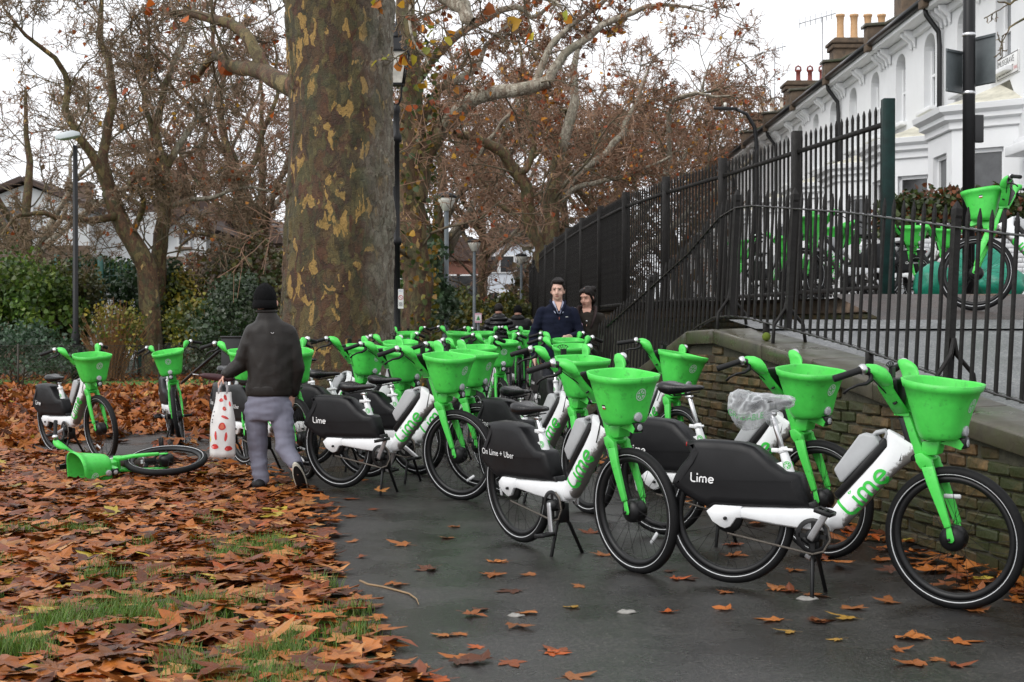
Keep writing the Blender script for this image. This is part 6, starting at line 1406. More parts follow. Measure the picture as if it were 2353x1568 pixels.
# street light on the right, arm towards the park
Yr = 43.0; xr = AX(1738, Yr); s_ = empty('street_light', (xr, Yr, Z0)); tag(s_, 'black street light with a long curved arm before the terrace', 'street light')
za = AZ(252, Yr) - Z0
MB().tube([(0, 0, 0), (0, 0, 4.0), (0, 0, za - 1.1), (-.06, 0, za - .55), (-.30, 0, za - .15), (-.62, 0, za)], [.10, .085, .07, .06, .055, .05], 10).build('post', M_POLE, s_)
MB().rings([[(-.60, -.06, za - .03), (-.60, .06, za - .03), (-.60, .06, za + .04), (-.60, -.06, za + .04)], [(-.85, -.15, za - .03), (-.85, .15, za - .03), (-.85, .13, za + .06), (-.85, -.13, za + .06)], [(-1.30, -.13, za + .0), (-1.30, .13, za + .0), (-1.30, .10, za + .06), (-1.30, -.10, za + .06)]], smooth=False).build('lamp_head', M_POLE, s_, bevel=.015)
MB().lathe((-.95, 0, za + .06), [(.05, 0), (.05, .12), (.02, .14)], 10).build('photocell', M_LAMPG, s_)
# sign pole at the right with two plates seen from behind
Yp = 15.5; px = AX(2225, Yp); s_ = empty('sign_pole', (px, Yp, Z0)); tag(s_, 'thick black street pole with grey backs of two signs', 'sign pole')
MB().lathe((0, 0, 0), [(.066, 0), (.066, 5.2)], 16).build('pole', M_POLE, s_)
M_PLATE = mat('sign_back_grey', (.105, .12, .125), .4, var=.15)
zz = lambda y: AZ(y, Yp) - Z0
def plate(cx, cz, w, h, rz, name='sign_plate'):
    o = MB().box((0, 0, 0), (w, .012, h)).build(name, M_PLATE, s_, bevel=.004); o.location = (cx, .085, cz); o.rotation_euler = (0, 0, R_(rz))
    MB().box((0, -.012, h / 2 - .02), (w, .02, .025)).box((0, -.012, -h / 2 + .02), (w, .02, .025)).build('rib', M_PLATE, o); return o
plate(-.135, zz(162), .30, .47, 38); plate(.155, zz(138), .42, .54, -62)
for y in (60 + 22, 215): MB().lathe((0, 0, zz(y)), [(.066, -.02), (.071, -.018), (.071, .018), (.066, .02)], 16).build('band', M_SILVER, s_)
MB().box((.105, .0, zz(297)), (.10, .06, .30)).box((.07, 0, zz(270)), (.05, .05, .03)).box((.07, 0, zz(325)), (.05, .05, .03)).build('junction_box', M_GUT, s_, bevel=.008)
# green bin bags
M_BAG = mat('green_bag', (.02, .30, .19), .28, var=.25, vscale=5, trans=.25, rvar=.1, bump=.4, bscale=18)
def bag(label, X, Y, w, h, seed, name='bin_bag', m=M_BAG):
    rg = random.Random(seed); vs = []; nr, ns = 14, 22
    mb = MB(); rr = []
    for i in range(nr + 1):
        t = i / nr; zc = h * t; r = w / 2 * (math.sin(math.pi * min(t * .95 + .12, 1)) ** .55) * (1 - .25 * t)
        if t > .92: r *= .35
        ring = []
        for k in range(ns):
            a = 2 * math.pi * k / ns; nn = mnoise.noise(Vector((math.cos(a) * 2 + seed, math.sin(a) * 2, t * 4))) * .16 + mnoise.noise(Vector((math.cos(a) * 6, math.sin(a) * 6 + seed, t * 9))) * .09
            ring.append((math.cos(a) * r * (1 + nn), math.sin(a) * r * .8 * (1 + nn), zc * (1 + .1 * nn)))
        rr.append(ring)
    mb.rings(rr); o = mb.build(name, m); o.location = (X, Y, Z0); return tag(o, label, 'bag', 'green bin bags by the garden wall')
bag('small crumpled green bin bag left of the leaning street bike wheel', AX(2150, 17.5), 17.5, .62, .52, 1); bag('big green bin bag behind the front wheel of the street bike', AX(2252, 17.0), 17.0, .85, .78, 2); bag('slumped green bin bag at the right of the green bag heap', AX(2300, 16.4), 16.4, .60, .45, 3)
# bikes on the street
GS = 'hire bikes parked up on the street'
def street_bike(lab, X, Y, th, steer, lean=3, base=None, seat=-.08, uber=False, crank=60):
    make_bike(lab, GS, bike_pose(X, Y, th, lean, rampz(Y) if base is None else base), steer, seat, crank, uber, rng=rng)
street_bike('hire bike at the right edge on the street, above the near railing', 4.22, 12.9, 166, -16, 2)
street_bike('hire bike on the street just right of the green fence post', AX(2112, 20.0), 20.0, -62, -6, 2)
street_bike('hire bike half hidden behind the front wheel of the street bike', AX(2186, 20.6), 20.6, -60, 5, 2)
street_bike('hire bike behind the fence with the Uber-lettered cover, facing left', AX(1905, 20.2), 20.2, 176, 8, 2, uber=True)
street_bike('hire bike behind the fence left of the Uber-lettered street bike', AX(1962, 21.6), 21.6, -72, 0, 2)
street_bike('hire bike behind the fence facing left with its high basket showing', AX(1850, 18.2), 18.2, 200, 10, 2)
street_bike('hire bike behind the fence bars, its basket at their middle height', AX(1815, 22.2), 22.2, -75, 0, 2)
street_bike('furthest hire bike seen between the tall fence bars', AX(1690, 23.5), 23.5, 170, 0, 2)
# ------------------------------------------------------------------ people
def caps(mb, p0, p1, r0, r1, n=12):
    p0, p1 = Vector(p0), Vector(p1); d = (p1 - p0); L = d.length; t = d.normalized() if L > 1e-6 else Vector((0, 0, 1)); pts, rad = [], []
    for k in range(5): a = math.pi / 2 * (k / 5); pts.append(p0 - t * r0 * math.cos(a)); rad.append(max(r0 * math.sin(a), .001))
    for k in range(5): f = k / 4; pts.append(p0 + d * f); rad.append(r0 + (r1 - r0) * f)
    for k in range(1, 6): a = math.pi / 2 * (k / 5); pts.append(p1 + t * r1 * math.sin(a)); rad.append(max(r1 * math.cos(a), .001))
    mb.tube(pts, rad, n)
def ell(mb, c, r, Rm=None, n=16):
    c = Vector(c); rr = []
    for i in range(1, n // 2 + 4):
        a = math.pi * i / (n // 2 + 4); ring = []
        for k in range(n):
            b = 2 * math.pi * k / n; p = Vector((math.sin(a) * math.cos(b) * r[0], math.sin(a) * math.sin(b) * r[1], -math.cos(a) * r[2])); ring.append(c + (Rm @ p if Rm is not None else p))
        rr.append(ring)
    mb.rings(rr)
def loft(mb, secs, n=20):
    """secs: (centre, half width, half depth, yaw): stacked ellipses"""
    rr = []
    for c, w, d, yaw in secs:
        c = Vector(c); ux = Vector((math.cos(yaw), math.sin(yaw), 0)); uy = Vector((-math.sin(yaw), math.cos(yaw), 0))
        rr.append([c + ux * (w * math.copysign(abs(math.cos(2 * math.pi * k / n)) ** .85, math.cos(2 * math.pi * k / n))) + uy * (d * math.sin(2 * math.pi * k / n)) for k in range(n)])
    mb.rings(rr)
def fuse(mb, name, m, parent, vox, wrinkle=0, wscale=9, smooth=6, seed=0, fold=None):
    me = mb.mesh(name); o = bpy.data.objects.new(name, me); COL.objects.link(o)
    r = o.modifiers.new('r', 'REMESH'); r.mode = 'VOXEL'; r.voxel_size = vox
    if smooth: s = o.modifiers.new('s', 'SMOOTH'); s.iterations = smooth; s.factor = .5
    me2 = bpy.data.meshes.new_from_object(o.evaluated_get(bpy.context.evaluated_depsgraph_get())); bpy.data.objects.remove(o); bpy.data.meshes.remove(me)
    if wrinkle:
        nrm = [v.normal.copy() for v in me2.vertices]
        for v, nn in zip(me2.vertices, nrm):
            p = v.co * wscale; q = Vector((p.x * .55 + seed, p.y * .55, p.z * 1.5)) if fold is None else Vector((p.x * fold[0] + seed, p.y * fold[1], p.z * fold[2]))
            w = 1 - abs(mnoise.noise(q)) * 2; v.co += nn * wrinkle * (w * .7 + .5 * mnoise.noise(q * 2.3))
    me2.name = name; me2.materials.clear(); me2.polygons.foreach_set('use_smooth', [True] * len(me2.polygons)); return obj(name, me2, m, parent)
def hand(mb, wrist, d, palm_n, side, curl=.6, s=1.0):
    """palm, four fingers and a thumb; d points from wrist to knuckles, palm_n out of the palm, side towards the thumb"""
    w = Vector(wrist); d = Vector(d).normalized(); pn = Vector(palm_n); pn = (pn - d * pn.dot(d)).normalized(); sd = d.cross(pn) * side
    caps(mb, w, w + d * .03 * s, .026 * s, .028 * s); caps(mb, w + d * .03 * s + sd * .022 * s, w + d * .085 * s + sd * .026 * s, .016 * s, .013 * s); caps(mb, w + d * .03 * s - sd * .02 * s, w + d * .08 * s - sd * .026 * s, .016 * s, .012 * s); caps(mb, w + d * .03 * s, w + d * .085 * s, .018 * s, .014 * s)
    for k, (o, L) in enumerate(((.028, .070), (.0095, .080), (-.0095, .074), (-.028, .058))):
        p = w + d * .085 * s + sd * o * s; dd = d
        for j, f in enumerate((.45, .32, .25)):
            dd = (dd + pn * curl * (.7 + .25 * j)).normalized(); q = p + dd * L * f * s; caps(mb, p, q, (.0088 - .0008 * j) * s, (.0082 - .0008 * j) * s, 8); p = q
    p = w + d * .02 * s + sd * .028 * s; dd = (d * .6 + sd * .8 + pn * .35).normalized()
    for j, L in enumerate((.038, .030, .024)): q = p + dd * L * s; caps(mb, p, q, (.0115 - .001 * j) * s, (.0105 - .001 * j) * s, 8); p = q; dd = (dd + d * .35 + pn * .25 * (1 + curl)).normalized()
M_SKIN = mat('skin', (.58, .32, .24), .5, var=.08, vscale=20); M_SKINP = mat('skin_pale', (.62, .38, .30), .5, var=.08, vscale=20)
M_JACK = mat('dark_brown_jacket', (.014, .0112, .0095), .5, spec=.3, var=.25, vscale=6, bump=.25, bscale=120)
M_TROU = mat('grey_trousers', (.165, .165, .215), .8, var=.10, vscale=7, bump=.15, bscale=200)
M_KNIT = mat('black_knit', (.004, .004, .0045), .9, spec=.15, bump=.6, bscale=160); M_SHOE = mat('shoe_black', (.006, .006, .007), .6, spec=.3); M_SOLE = mat('shoe_sole', (.55, .52, .44), .6)
# ---- the walking man, seen from behind
YW = 11.52
def w(x, y, dy=0): return at(x, y, YW + dy)
foot0 = w(600, 1134); walker = empty('person', (foot0.x, YW, 0)); tag(walker, 'man in dark jacket, beanie and grey trousers walking away with a carrier bag', 'person')
def loc(mb): mb.v = [tuple(Vector(p) - walker.location) for p in mb.v]; return mb
mb = MB()                                          # body: head, neck, trunk, arms with hands, legs
ell(mb, w(609, 690), (.078, .095, .115)); caps(mb, w(612, 705), w(616, 728), .056, .060); ell(mb, w(583, 698, .0), (.010, .018, .028)); ell(mb, w(637, 698), (.010, .018, .028))
loft(mb, [(w(620, 735), .09, .08, 0), (w(622, 760), .17, .10, 0), (w(622, 820), .165, .11, 0), (w(617, 900), .15, .11, 0), (w(616, 935), .14, .10, 0), (w(616, 950), .09, .08, 0)])
caps(mb, w(590, 950), w(592, 1035, .05), .055, .045); caps(mb, w(592, 1035, .05), w(598, 1115), .052, .036)
caps(mb, w(644, 950), w(652, 1030, -.08), .055, .045); caps(mb, w(650, 1030, -.08), w(684, 1085, -.20), .052, .038)
caps(mb, w(577, 762), w(553, 840, .02), .052, .044); caps(mb, w(553, 840, .02), w(518, 862, -.05), .042, .030)
caps(mb, w(668, 768), w(684, 850, .02), .052, .044); caps(mb, w(684, 850, .02), w(672, 905, .05), .042, .030)
hand(mb, w(517, 863, -.05), (-.45, -.25, -.75), (.55, -.1, -.5), 1, .75); hand(mb, w(671, 905, .05), (-.05, .05, -1), (-1, .3, 0), -1, .45)
fuse(loc(mb), 'body', M_SKIN, walker, .0095, smooth=2)
mb = MB()                                          # jacket
loft(mb, [(w(613, 711), .066, .072, 0), (w(615, 725), .078, .083, 0), (w(618, 738), .105, .092, 0), (w(621, 748), .165, .105, 0), (w(622, 762), .195, .118, 0), (w(623, 790), .200, .130, 0), (w(623, 830), .190, .138, 0), (w(621, 870), .183, .140, 0), (w(619, 888), .186, .140, 0), (w(618, 900), .180, .137, 0), (w(618, 908), .178, .135, 0)], 24)
caps(mb, w(583, 766), w(553, 838, .02), .078, .066); caps(mb, w(553, 838, .02), w(521, 860, -.05), .066, .047); caps(mb, w(663, 768), w(683, 848, .02), .076, .064); caps(mb, w(683, 848, .02), w(674, 900, .05), .062, .046)
fuse(loc(mb), 'jacket', M_JACK, walker, .010, .009, 6.0, 3, 2, fold=(1.3, 1.0, .95))
mb = MB(); mb.tube([w(613, 716) + Vector((math.cos(a) * .078, math.sin(a) * .085, .0)) for a in [2 * math.pi * k / 18 for k in range(19)]], .012, 8); loc(mb).build('collar', M_JACK, walker)
mb = MB(); mb.rings([[w(618, y) + Vector((math.cos(2 * math.pi * k / 24) * rx, math.sin(2 * math.pi * k / 24) * ry, 0)) for k in range(24)] for y, rx, ry in ((886, .188, .142), (890, .193, .147), (906, .187, .143), (910, .180, .138))]); loc(mb).build('hem_band', M_JACK, walker)
ring_ = w(632, 764) + Vector((0, -.128, 0)); mb = MB(); mb.tube([ring_ + Vector((math.cos(a) * .011, 0, math.sin(a) * .009)) for a in [math.pi + math.pi * k / 8 for k in range(9)]], .0025, 6); loc(mb).build('loop', M_SILVER, walker)
mb = MB()                                          # trousers
loft(mb, [(w(617, 900), .160, .125, 0), (w(617, 925), .168, .130, 0), (w(617, 950), .176, .132, 0), (w(616, 965), .168, .120, 0)], 20)
caps(mb, w(588, 940), w(591, 1035, .05), .094, .078); caps(mb, w(591, 1035, .05), w(600, 1102, .0), .074, .060); caps(mb, w(646, 940), w(655, 1030, -.08), .094, .078); caps(mb, w(655, 1030, -.08), w(679, 1066, -.17), .074, .060)
fuse(loc(mb), 'trousers', M_TROU, walker, .011, .011, 7, 3, 5, fold=(.6, .6, 1.7))
mb = MB(); ell(mb, w(609, 685), (.093, .108, .118)); caps(mb, w(609, 668), w(609, 664), .06, .05); fuse(loc(mb), 'beanie', M_KNIT, walker, .008, .004, 22, 3, 1, fold=(2.2, 2.2, .2))
mb = MB(); mb.rings([[w(609, y) + Vector((math.cos(2 * math.pi * k / 24) * r, math.sin(2 * math.pi * k / 24) * r * 1.14, 0)) for k in range(24)] for y, r in ((691, .092), (692, .099), (702, .101), (709, .098), (710, .090))]); loc(mb).build('beanie_cuff', M_KNIT, walker)
mb = MB(); gzf = 0.035; p = Vector((w(596, 1130).x, YW, gzf)); caps(mb, p + Vector((-.05, .12, .042)), p + Vector((.01, -.05, .056)), .042, .048); caps(mb, p + Vector((-.03, .19, .035)), p + Vector((-.03, .17, .035)), .032, .034); fuse(loc(mb), 'shoe', M_SHOE, walker, .008)
mb = MB(); mb.rings([[p + Vector((-.02 + math.cos(2 * math.pi * k / 20) * .055, .045 + math.sin(2 * math.pi * k / 20) * .150, z)) for k in range(20)] for z in (0, .018)]); loc(mb).build('sole', M_SOLE, walker)
q0, q1 = w(680, 1072, -.25), w(699, 1132, -.10); mb = MB(); caps(mb, q0 + Vector((0, .05, 0)), q1 + Vector((0, .05, .02)), .046, .040); fuse(loc(mb), 'shoe', M_SHOE, walker, .008)
mb = MB(); dq = (q1 - q0); ux = Vector((1, 0, .15)).normalized(); nq = dq.cross(ux).normalized()
if nq.y > 0: nq = -nq
rr = []
for off, gr_ in ((0.0, 1.0), (.018, 1.0)):
    rr.append([(q0 + q1) / 2 + dq.normalized() * math.sin(2 * math.pi * k / 24) * (dq.length / 2 + .045) * gr_ + ux * math.cos(2 * math.pi * k / 24) * .048 * gr_ + nq * off for k in range(24)])
mb.rings(rr); loc(mb).build('sole', M_SOLE, walker)
mb = MB(); rr = []
for off, gr_ in ((.0175, .86), (.0215, .82)): rr.append([(q0 + q1) / 2 + dq.normalized() * math.sin(2 * math.pi * k / 24) * (dq.length / 2 + .045) * gr_ + ux * math.cos(2 * math.pi * k / 24) * .048 * gr_ + nq * off for k in range(24)])
mb.rings(rr); loc(mb).build('tread', M_SHOE, walker)
# carrier bag in his hand, with red fruit and peppers printed on it
M_BAGW = mat('carrier_white', (.72, .71, .70), .35, var=.06, vscale=8, trans=.15, bump=.3, bscale=14); M_BAGR = mat('carrier_red', (.52, .035, .03), .4, var=.3, vscale=20); M_BAGP = mat('carrier_pink', (.60, .14, .08), .4)
hp = w(515, 884, -.1); cb_ = empty('carrier_bag', (hp.x, hp.y, hp.z)); tag(cb_, 'white carrier bag printed with red fruit in the hand of the walking man', 'bag')
Rb = Matrix.Rotation(R_(0), 3, 'Y')
def bp(u, v, face=-1):                              # u across (-1..1), v down (0..1)
    hwid = .062 + .040 * sst(0, .55, v); dep = (.03 + .055 * sst(0, .5, v)) * (1 - abs(u) ** 3 * .6)
    wr = .012 * mnoise.noise(Vector((u * 2.5, v * 4, 1.7)))
    return Rb @ Vector((u * hwid - .01 * v, face * dep + wr, -.06 - v * .52))
mb = MB(); N_ = 14; rr = []
for i in range(15):
    v = i / 14; rr.append([bp(-1 + 2 * k / N_, v, -1) for k in range(N_ + 1)] + [bp(1 - 2 * k / N_, v, 1) for k in range(1, N_)])
mb.rings(rr, cap=False); nb = len(mb.v); mb.f.append(tuple(range(nb - 2 * N_, nb))); mb.sm.append(True); mb.c.append(None); mb.build('sack', M_BAGW, cb_)
M_STRAP = mat('strap_grey', (.30, .29, .30), .7)
for u in (-.6, .45):
    mb = MB()
    for fc in (-1, 1):
        a, b = bp(u, .02, fc), Vector((u * .02, -.01 * fc, .02)); mb.tube([a, a.lerp(b, .5) + Vector((u * .02, 0, 0)), b], .006, 6, flat=1.8)
    mb.build('handle', M_STRAP, cb_)
def blotch(u, v, ru, rv, rot, m, name='printed_fruit', lift=.0025):
    mb = MB(); ring = [(0, 0)] + [(ru * math.cos(a) * (1 + .12 * math.sin(3 * a)), rv * math.sin(a)) for a in [2 * math.pi * k / 14 for k in range(14)]]; c, s = math.cos(rot), math.sin(rot)
    x_ = .78
    ring = [(a * x_, b_ * x_) for a, b_ in ring]
    vs = [bp(min(max(u + x * c - y * s * .25, -.98), .98), min(max(v + (x * s * .2 + y), 0), 1)) + Vector((0, -lift, 0)) for x, y in ring]; mb.add(vs, [(0, k, k % 14 + 1) for k in range(1, 15)], False); mb.build(name, m, cb_)
for a in ((-.2, .12, .30, .035, 0), (.25, .08, .28, .05, .5), (.2, .25, .24, .04, .2), (.25, .38, .42, .028, .3), (.05, .52, .36, .075, 0), (-.45, .66, .20, .085, .9), (.35, .68, .22, .085, -.9), (-.5, .83, .36, .05, 0), (.55, .86, .34, .05, 0), (.75, .18, .16, .05, .4)): blotch(*a, M_BAGR)
for a in ((.05, .52, .22, .052, 0), (.25, .25, .10, .02, 0)): blotch(*a, M_BAGP, lift=.004)
for v in (.30, .36, .42, .46): blotch(-.82, v, .07, .014, 0, M_BLK, 'printed_letters')
blotch(-.92, .72, .06, .06, 0, mat('print_yellow', (.6, .5, .05), .5), 'printed_label')
# folded umbrella in the same hand
M_UMB = mat('umbrella_maroon', (.045, .012, .016), .6, bump=.4, bscale=30)
u0, u1 = w(442, 860, -.12), w(575, 878, -.02); um = empty('umbrella', tuple(u0)); tag(um, 'folded dark maroon umbrella pointing left from the hand of the walking man', 'umbrella'); d_ = u1 - u0
MB().tube([d_ * t for t in (.12, .2, .35, .5, .62, .70)], [.008, .022, .028, .030, .026, .012], 9).build('canopy', M_UMB, um); MB().tube([d_ * t for t in (0, .12)], [.003, .006], 6).build('tip', M_SILVER, um); MB().tube([d_ * .68, d_ * .92, d_ * 1.0 + Vector((.01, 0, -.01)), d_ * 1.03 + Vector((.01, 0, -.04))], [.006, .007, .012, .012], 8).build('handle', M_BLACKM, um)
# ---- people facing us
M_NAVY = mat('navy_fleece', (.0075, .010, .024), .9, spec=.2, var=.2, vscale=10, bump=.4, bscale=90); M_OLIVE = mat('olive_jacket', (.016, .012, .008), .7, spec=.25, var=.3, vscale=8); M_COLL = mat('corduroy_collar', (.022, .010, .010), .8)
M_HAIRD = mat('dark_brown_hair', (.0065, .0035, .0025), .5, spec=.25, bump=.6, bscale=120); M_SHIRT = mat('check_shirt', (.40, .42, .55), .7, var=.3, vscale=60); M_TOP = mat('black_top', (.018, .014, .012), .8); M_LIP = mat('lips', (.34, .12, .11), .5); M_EYE = mat('eye_dark', (.02, .014, .012), .3); M_JEAN = mat('dark_jeans', (.02, .022, .03), .8)
def person_front(label, X, Y, base, H_, yaw, tilt, turn, jacket, skin, hair, female=False, top=None):
    """standing figure; yaw = heading of the body, turn = extra turn of the head"""
    t = empty('person', (X, Y, base)); t.rotation_euler = (0, 0, yaw); tag(t, label, 'person'); k = H_ / 1.78
    S = lambda x, y, z: Vector((x * k, y * k, z * k)); sw = .165 if female else .185
    hd = Matrix.Translation(S(0, -.02, 1.635)) @ Matrix.Rotation(turn, 4, 'Z') @ Matrix.Rotation(tilt, 4, 'X')
    Hd = lambda x, y, z: hd @ S(x, y, z); R3 = hd.to_3x3()
    mb = MB()
    ell(mb, Hd(0, .01, .02), (.074 * k, .092 * k, .110 * k), R3); ell(mb, Hd(0, -.025, -.045), (.058 * k, .062 * k, .070 * k), R3); ell(mb, Hd(0, -.055, -.092), (.026 * k, .022 * k, .018 * k), R3)
    caps(mb, Hd(0, -.083, .015), Hd(0, -.104, -.028), .010 * k, .014 * k, 8); ell(mb, Hd(0, -.094, -.034), (.020 * k, .012 * k, .010 * k), R3); ell(mb, Hd(0, -.078, .035), (.055 * k, .016 * k, .012 * k), R3)
    for s in (-1, 1): ell(mb, Hd(s * .077, .012, -.012), (.010 * k, .020 * k, .032 * k), R3); ell(mb, Hd(s * .040, -.055, -.035), (.024 * k, .022 * k, .022 * k), R3)
    caps(mb, S(0, .01, 1.42), S(0, -.005, 1.58), .060 * k, .055 * k)
    loft(mb, [(S(0, 0, .92), .15 * k, .10 * k, 0), (S(0, 0, 1.1), .13 * k, .10 * k, 0), (S(0, 0, 1.3), .15 * k, .10 * k, 0), (S(0, 0, 1.44), .13 * k, .07 * k, 0)])
    for s in (-1, 1):
        caps(mb, S(s * .09, 0, .92), S(s * .10, -.02, .5), .075 * k, .055 * k); caps(mb, S(s * .10, -.02, .5), S(s * .10, .03, .08), .052 * k, .036 * k)
    hands_ = [(1, S(.30, -.03, .88)), (-1, S(-.27, -.03, .86))] if not female else [(1, S(.20, -.02, .80)), (-1, S(-.21, -.02, .80))]
    if not female: hands_[0] = (1, S(.12, -.26, 1.10))
    el = {1: S((.28 if female else .30), .02, 1.12) if female else S(.27, -.02, 1.12), -1: S(-.27 if female else -.28, .04, 1.12)}
    for s, hp_ in hands_:
        caps(mb, S(s * sw, 0, 1.40), el[s], .048 * k, .040 * k); caps(mb, el[s], hp_, .040 * k, .028 * k); dd = (hp_ - el[s]).normalized(); hand(mb, hp_, dd, Vector((-s, -.2, -.1)), s, .7 if s > 0 else .4, k)
    fuse(mb, 'body', skin, t, .0095, smooth=2)
    mb = MB(); loft(mb, [(S(0, 0, .80), .185 * k, .135 * k, 0), (S(0, 0, .95), .18 * k, .135 * k, 0), (S(0, 0, 1.15), (.155 if female else .170) * k, .13 * k, 0), (S(0, 0, 1.32), (.165 if female else .185) * k, .125 * k, 0), (S(0, 0, 1.42), (.15 if female else .175) * k, .105 * k, 0), (S(0, .01, 1.475), .09 * k, .080 * k, 0)], 24)
    for s, hp_ in hands_: caps(mb, S(s * sw * .95, 0, 1.385), el[s], .064 * k, .054 * k); caps(mb, el[s], hp_ - (hp_ - el[s]).normalized() * .02, .053 * k, .042 * k)
    fuse(mb, 'jacket', jacket, t, .012, .010, 7, 3, X)
    mb = MB(); loft(mb, [(S(0, 0, .78), .165 * k, .12 * k, 0), (S(0, 0, .90), .17 * k, .125 * k, 0)])
    for s in (-1, 1): caps(mb, S(s * .09, 0, .90), S(s * .10, -.02, .5), .09 * k, .07 * k); caps(mb, S(s * .10, -.02, .5), S(s * .10, .03, .08), .068 * k, .055 * k)
    fuse(mb, 'trousers', M_JEAN, t, .014)
    for s in (-1, 1): mb = MB(); caps(mb, S(s * .10, .03, .045), S(s * .10, -.14, .035), .045 * k, .036 * k); fuse(mb, 'shoe', M_SHOE, t, .01)
    mb = MB()                                        # hair
    if female:
        ell(mb, Hd(0, .034, .040), (.084 * k, .090 * k, .098 * k), R3); ell(mb, Hd(0, .06, -.03), (.080 * k, .065 * k, .085 * k), R3); ell(mb, Hd(.050, .085, .085), (.042 * k, .042 * k, .040 * k), R3); ell(mb, Hd(0, -.016, .092), (.036 * k, .070 * k, .030 * k), R3)
        for s in (-1, 1): ell(mb, Hd(s * .038, -.008, .074), (.044 * k, .066 * k, .042 * k), R3); caps(mb, Hd(s * .074, -.03, .05), Hd(s * .080, .01, -.05), .015 * k, .012 * k, 8)
    else:
        ell(mb, Hd(0, .030, .058), (.084 * k, .094 * k, .092 * k), R3); ell(mb, Hd(0, .055, -.005), (.078 * k, .058 * k, .08 * k), R3)
        ell(mb, Hd(.01, -.030, .100), (.066 * k, .056 * k, .034 * k), R3)
        for s in (-1, 1): caps(mb, Hd(s * .074, -.015, .06), Hd(s * .078, -.005, .0), .014 * k, .009 * k, 8)
    fuse(mb, 'hair', hair, t, .007, .005, 20, 1, 3, fold=(2, 2, .5))
    for s in (-1, 1):
        mb = MB(); ell(mb, Hd(s * .031, -.0765, .012), (.0125 * k, .007 * k, (.0035 if female else .0055) * k), R3, 10); mb.build('eye', M_EYE, t)
        mb = MB(); caps(mb, Hd(s * .016, -.089, .032), Hd(s * .048, -.074, .033), .0045 * k, .0035 * k, 6); mb.build('eyebrow', hair, t)
    mb = MB(); ell(mb, Hd(0, -.083, -.062), (.023 * k, .009 * k, .0065 * k), R3, 12); mb.build('lips', M_LIP, t)
    return t, S, hands_
bm_ = gz(.5, 16.6)
man, S_, hnd = person_front('dark-haired man in a navy half-zip fleece behind the bikes', AX(1281, 16.6), 16.6, bm_, 1.80, R_(6), R_(4), R_(-14), M_NAVY, M_SKINP, M_HAIRD)
mb = MB(); mb.add([S_(-.040, -.085, 1.50), S_(.040, -.085, 1.50), S_(.006, -.128, 1.40), S_(-.006, -.128, 1.40)], [(0, 1, 2, 3)], False); mb.build('shirt', M_SKINP, man)
for s in (-1, 1): mb = MB(); mb.rings([[S_(s * .05, -.07, 1.52), S_(s * .075, -.02, 1.50), S_(s * .085, -.06, 1.46)], [S_(s * .006, -.134, 1.365), S_(s * .012, -.13, 1.36), S_(s * .05, -.125, 1.375)]], smooth=False); mb.build('shirt_collar', M_SHIRT, man)
for s in (-1, 1): mb = MB(); mb.tube([S_(s * .075, .04, 1.515), S_(s * .085, -.03, 1.50), S_(s * .060, -.10, 1.44), S_(s * .016, -.138, 1.355)], [.026, .026, .022, .014], 8, flat=.6); mb.build('fleece_collar', M_NAVY, man)
MB().box(S_(.09, -.128, 1.33), (.03, .004, .006)).build('chest_emblem', M_LOGOW, man); MB().box(S_(0, -.143, 1.315), (.008, .006, .03)).build('zip_pull', M_POTR, man)
wom, S2, h2 = person_front('woman with dark hair in a bun and olive jacket behind the railing', AX(1349, 16.8), 16.8, gz(.8, 16.8), 1.71, R_(-6), R_(14), R_(-28), M_OLIVE, M_SKIN, M_HAIRD, True)
mb = MB(); mb.add([S2(-.055, -.075, 1.50), S2(.055, -.075, 1.50), S2(.0, -.137, 1.28)], [(0, 1, 2)], False); mb.build('neckline', M_SKIN, wom)
for s in (-1, 1): mb = MB(); mb.tube([S2(s * .06, .05, 1.53), S2(s * .11, -.03, 1.50), S2(s * .105, -.10, 1.42), S2(s * .05, -.14, 1.26)], [.02, .034, .034, .016], 8, flat=.5); mb.build('collar', M_COLL, wom)
mb = MB(); mb.lathe(S2(-.075, -.137, 1.30), [(.027, -.004), (.028, .0), (.02, .003)], 16, axis='y'); mb.build('badge', mat('badge_pink', (.55, .35, .50), .4), wom)
MB().lathe(S2(0, -.128, 1.345), [(.012, -.003), (.012, .003)], 12, axis='y').build('pendant', M_SILVER, wom)
mb = MB(); ell(mb, S2(.072, -.02, 1.60), (.007, .007, .009), None, 10); mb.build('earring', M_SILVER, wom)
# green carrier bag in the man's hand
hb_ = man.matrix_world @ Matrix.Translation((0, 0, 0)); bpy.context.view_layer.update(); gp_ = man.matrix_world @ (hnd[0][1] + Vector((0, -.03, -.06)))
gb = empty('carrier_bag', tuple(gp_)); tag(gb, 'green carrier bag in the hand of the man in navy', 'bag'); mb = MB()
rr = []
for i in range(9):
    v = i / 8; hw_ = .05 + .07 * v; dp = .02 + .05 * v; rr.append([(math.cos(2 * math.pi * k / 16) * hw_ * (1 + .1 * mnoise.noise(Vector((k, v * 4, 0)))), math.sin(2 * math.pi * k / 16) * dp, -.14 - v * .34) for k in range(16)])
mb.rings(rr).build('sack', mat('carrier_green', (.11, .22, .04), .35, var=.25, vscale=10, trans=.2), gb)
for s in (-1, 1): MB().tube([(s * .045, 0, -.15), (s * .02, 0, -.06), (0, 0, .0)], .008, 6, flat=.6).build('handle', M_BAGW, gb)
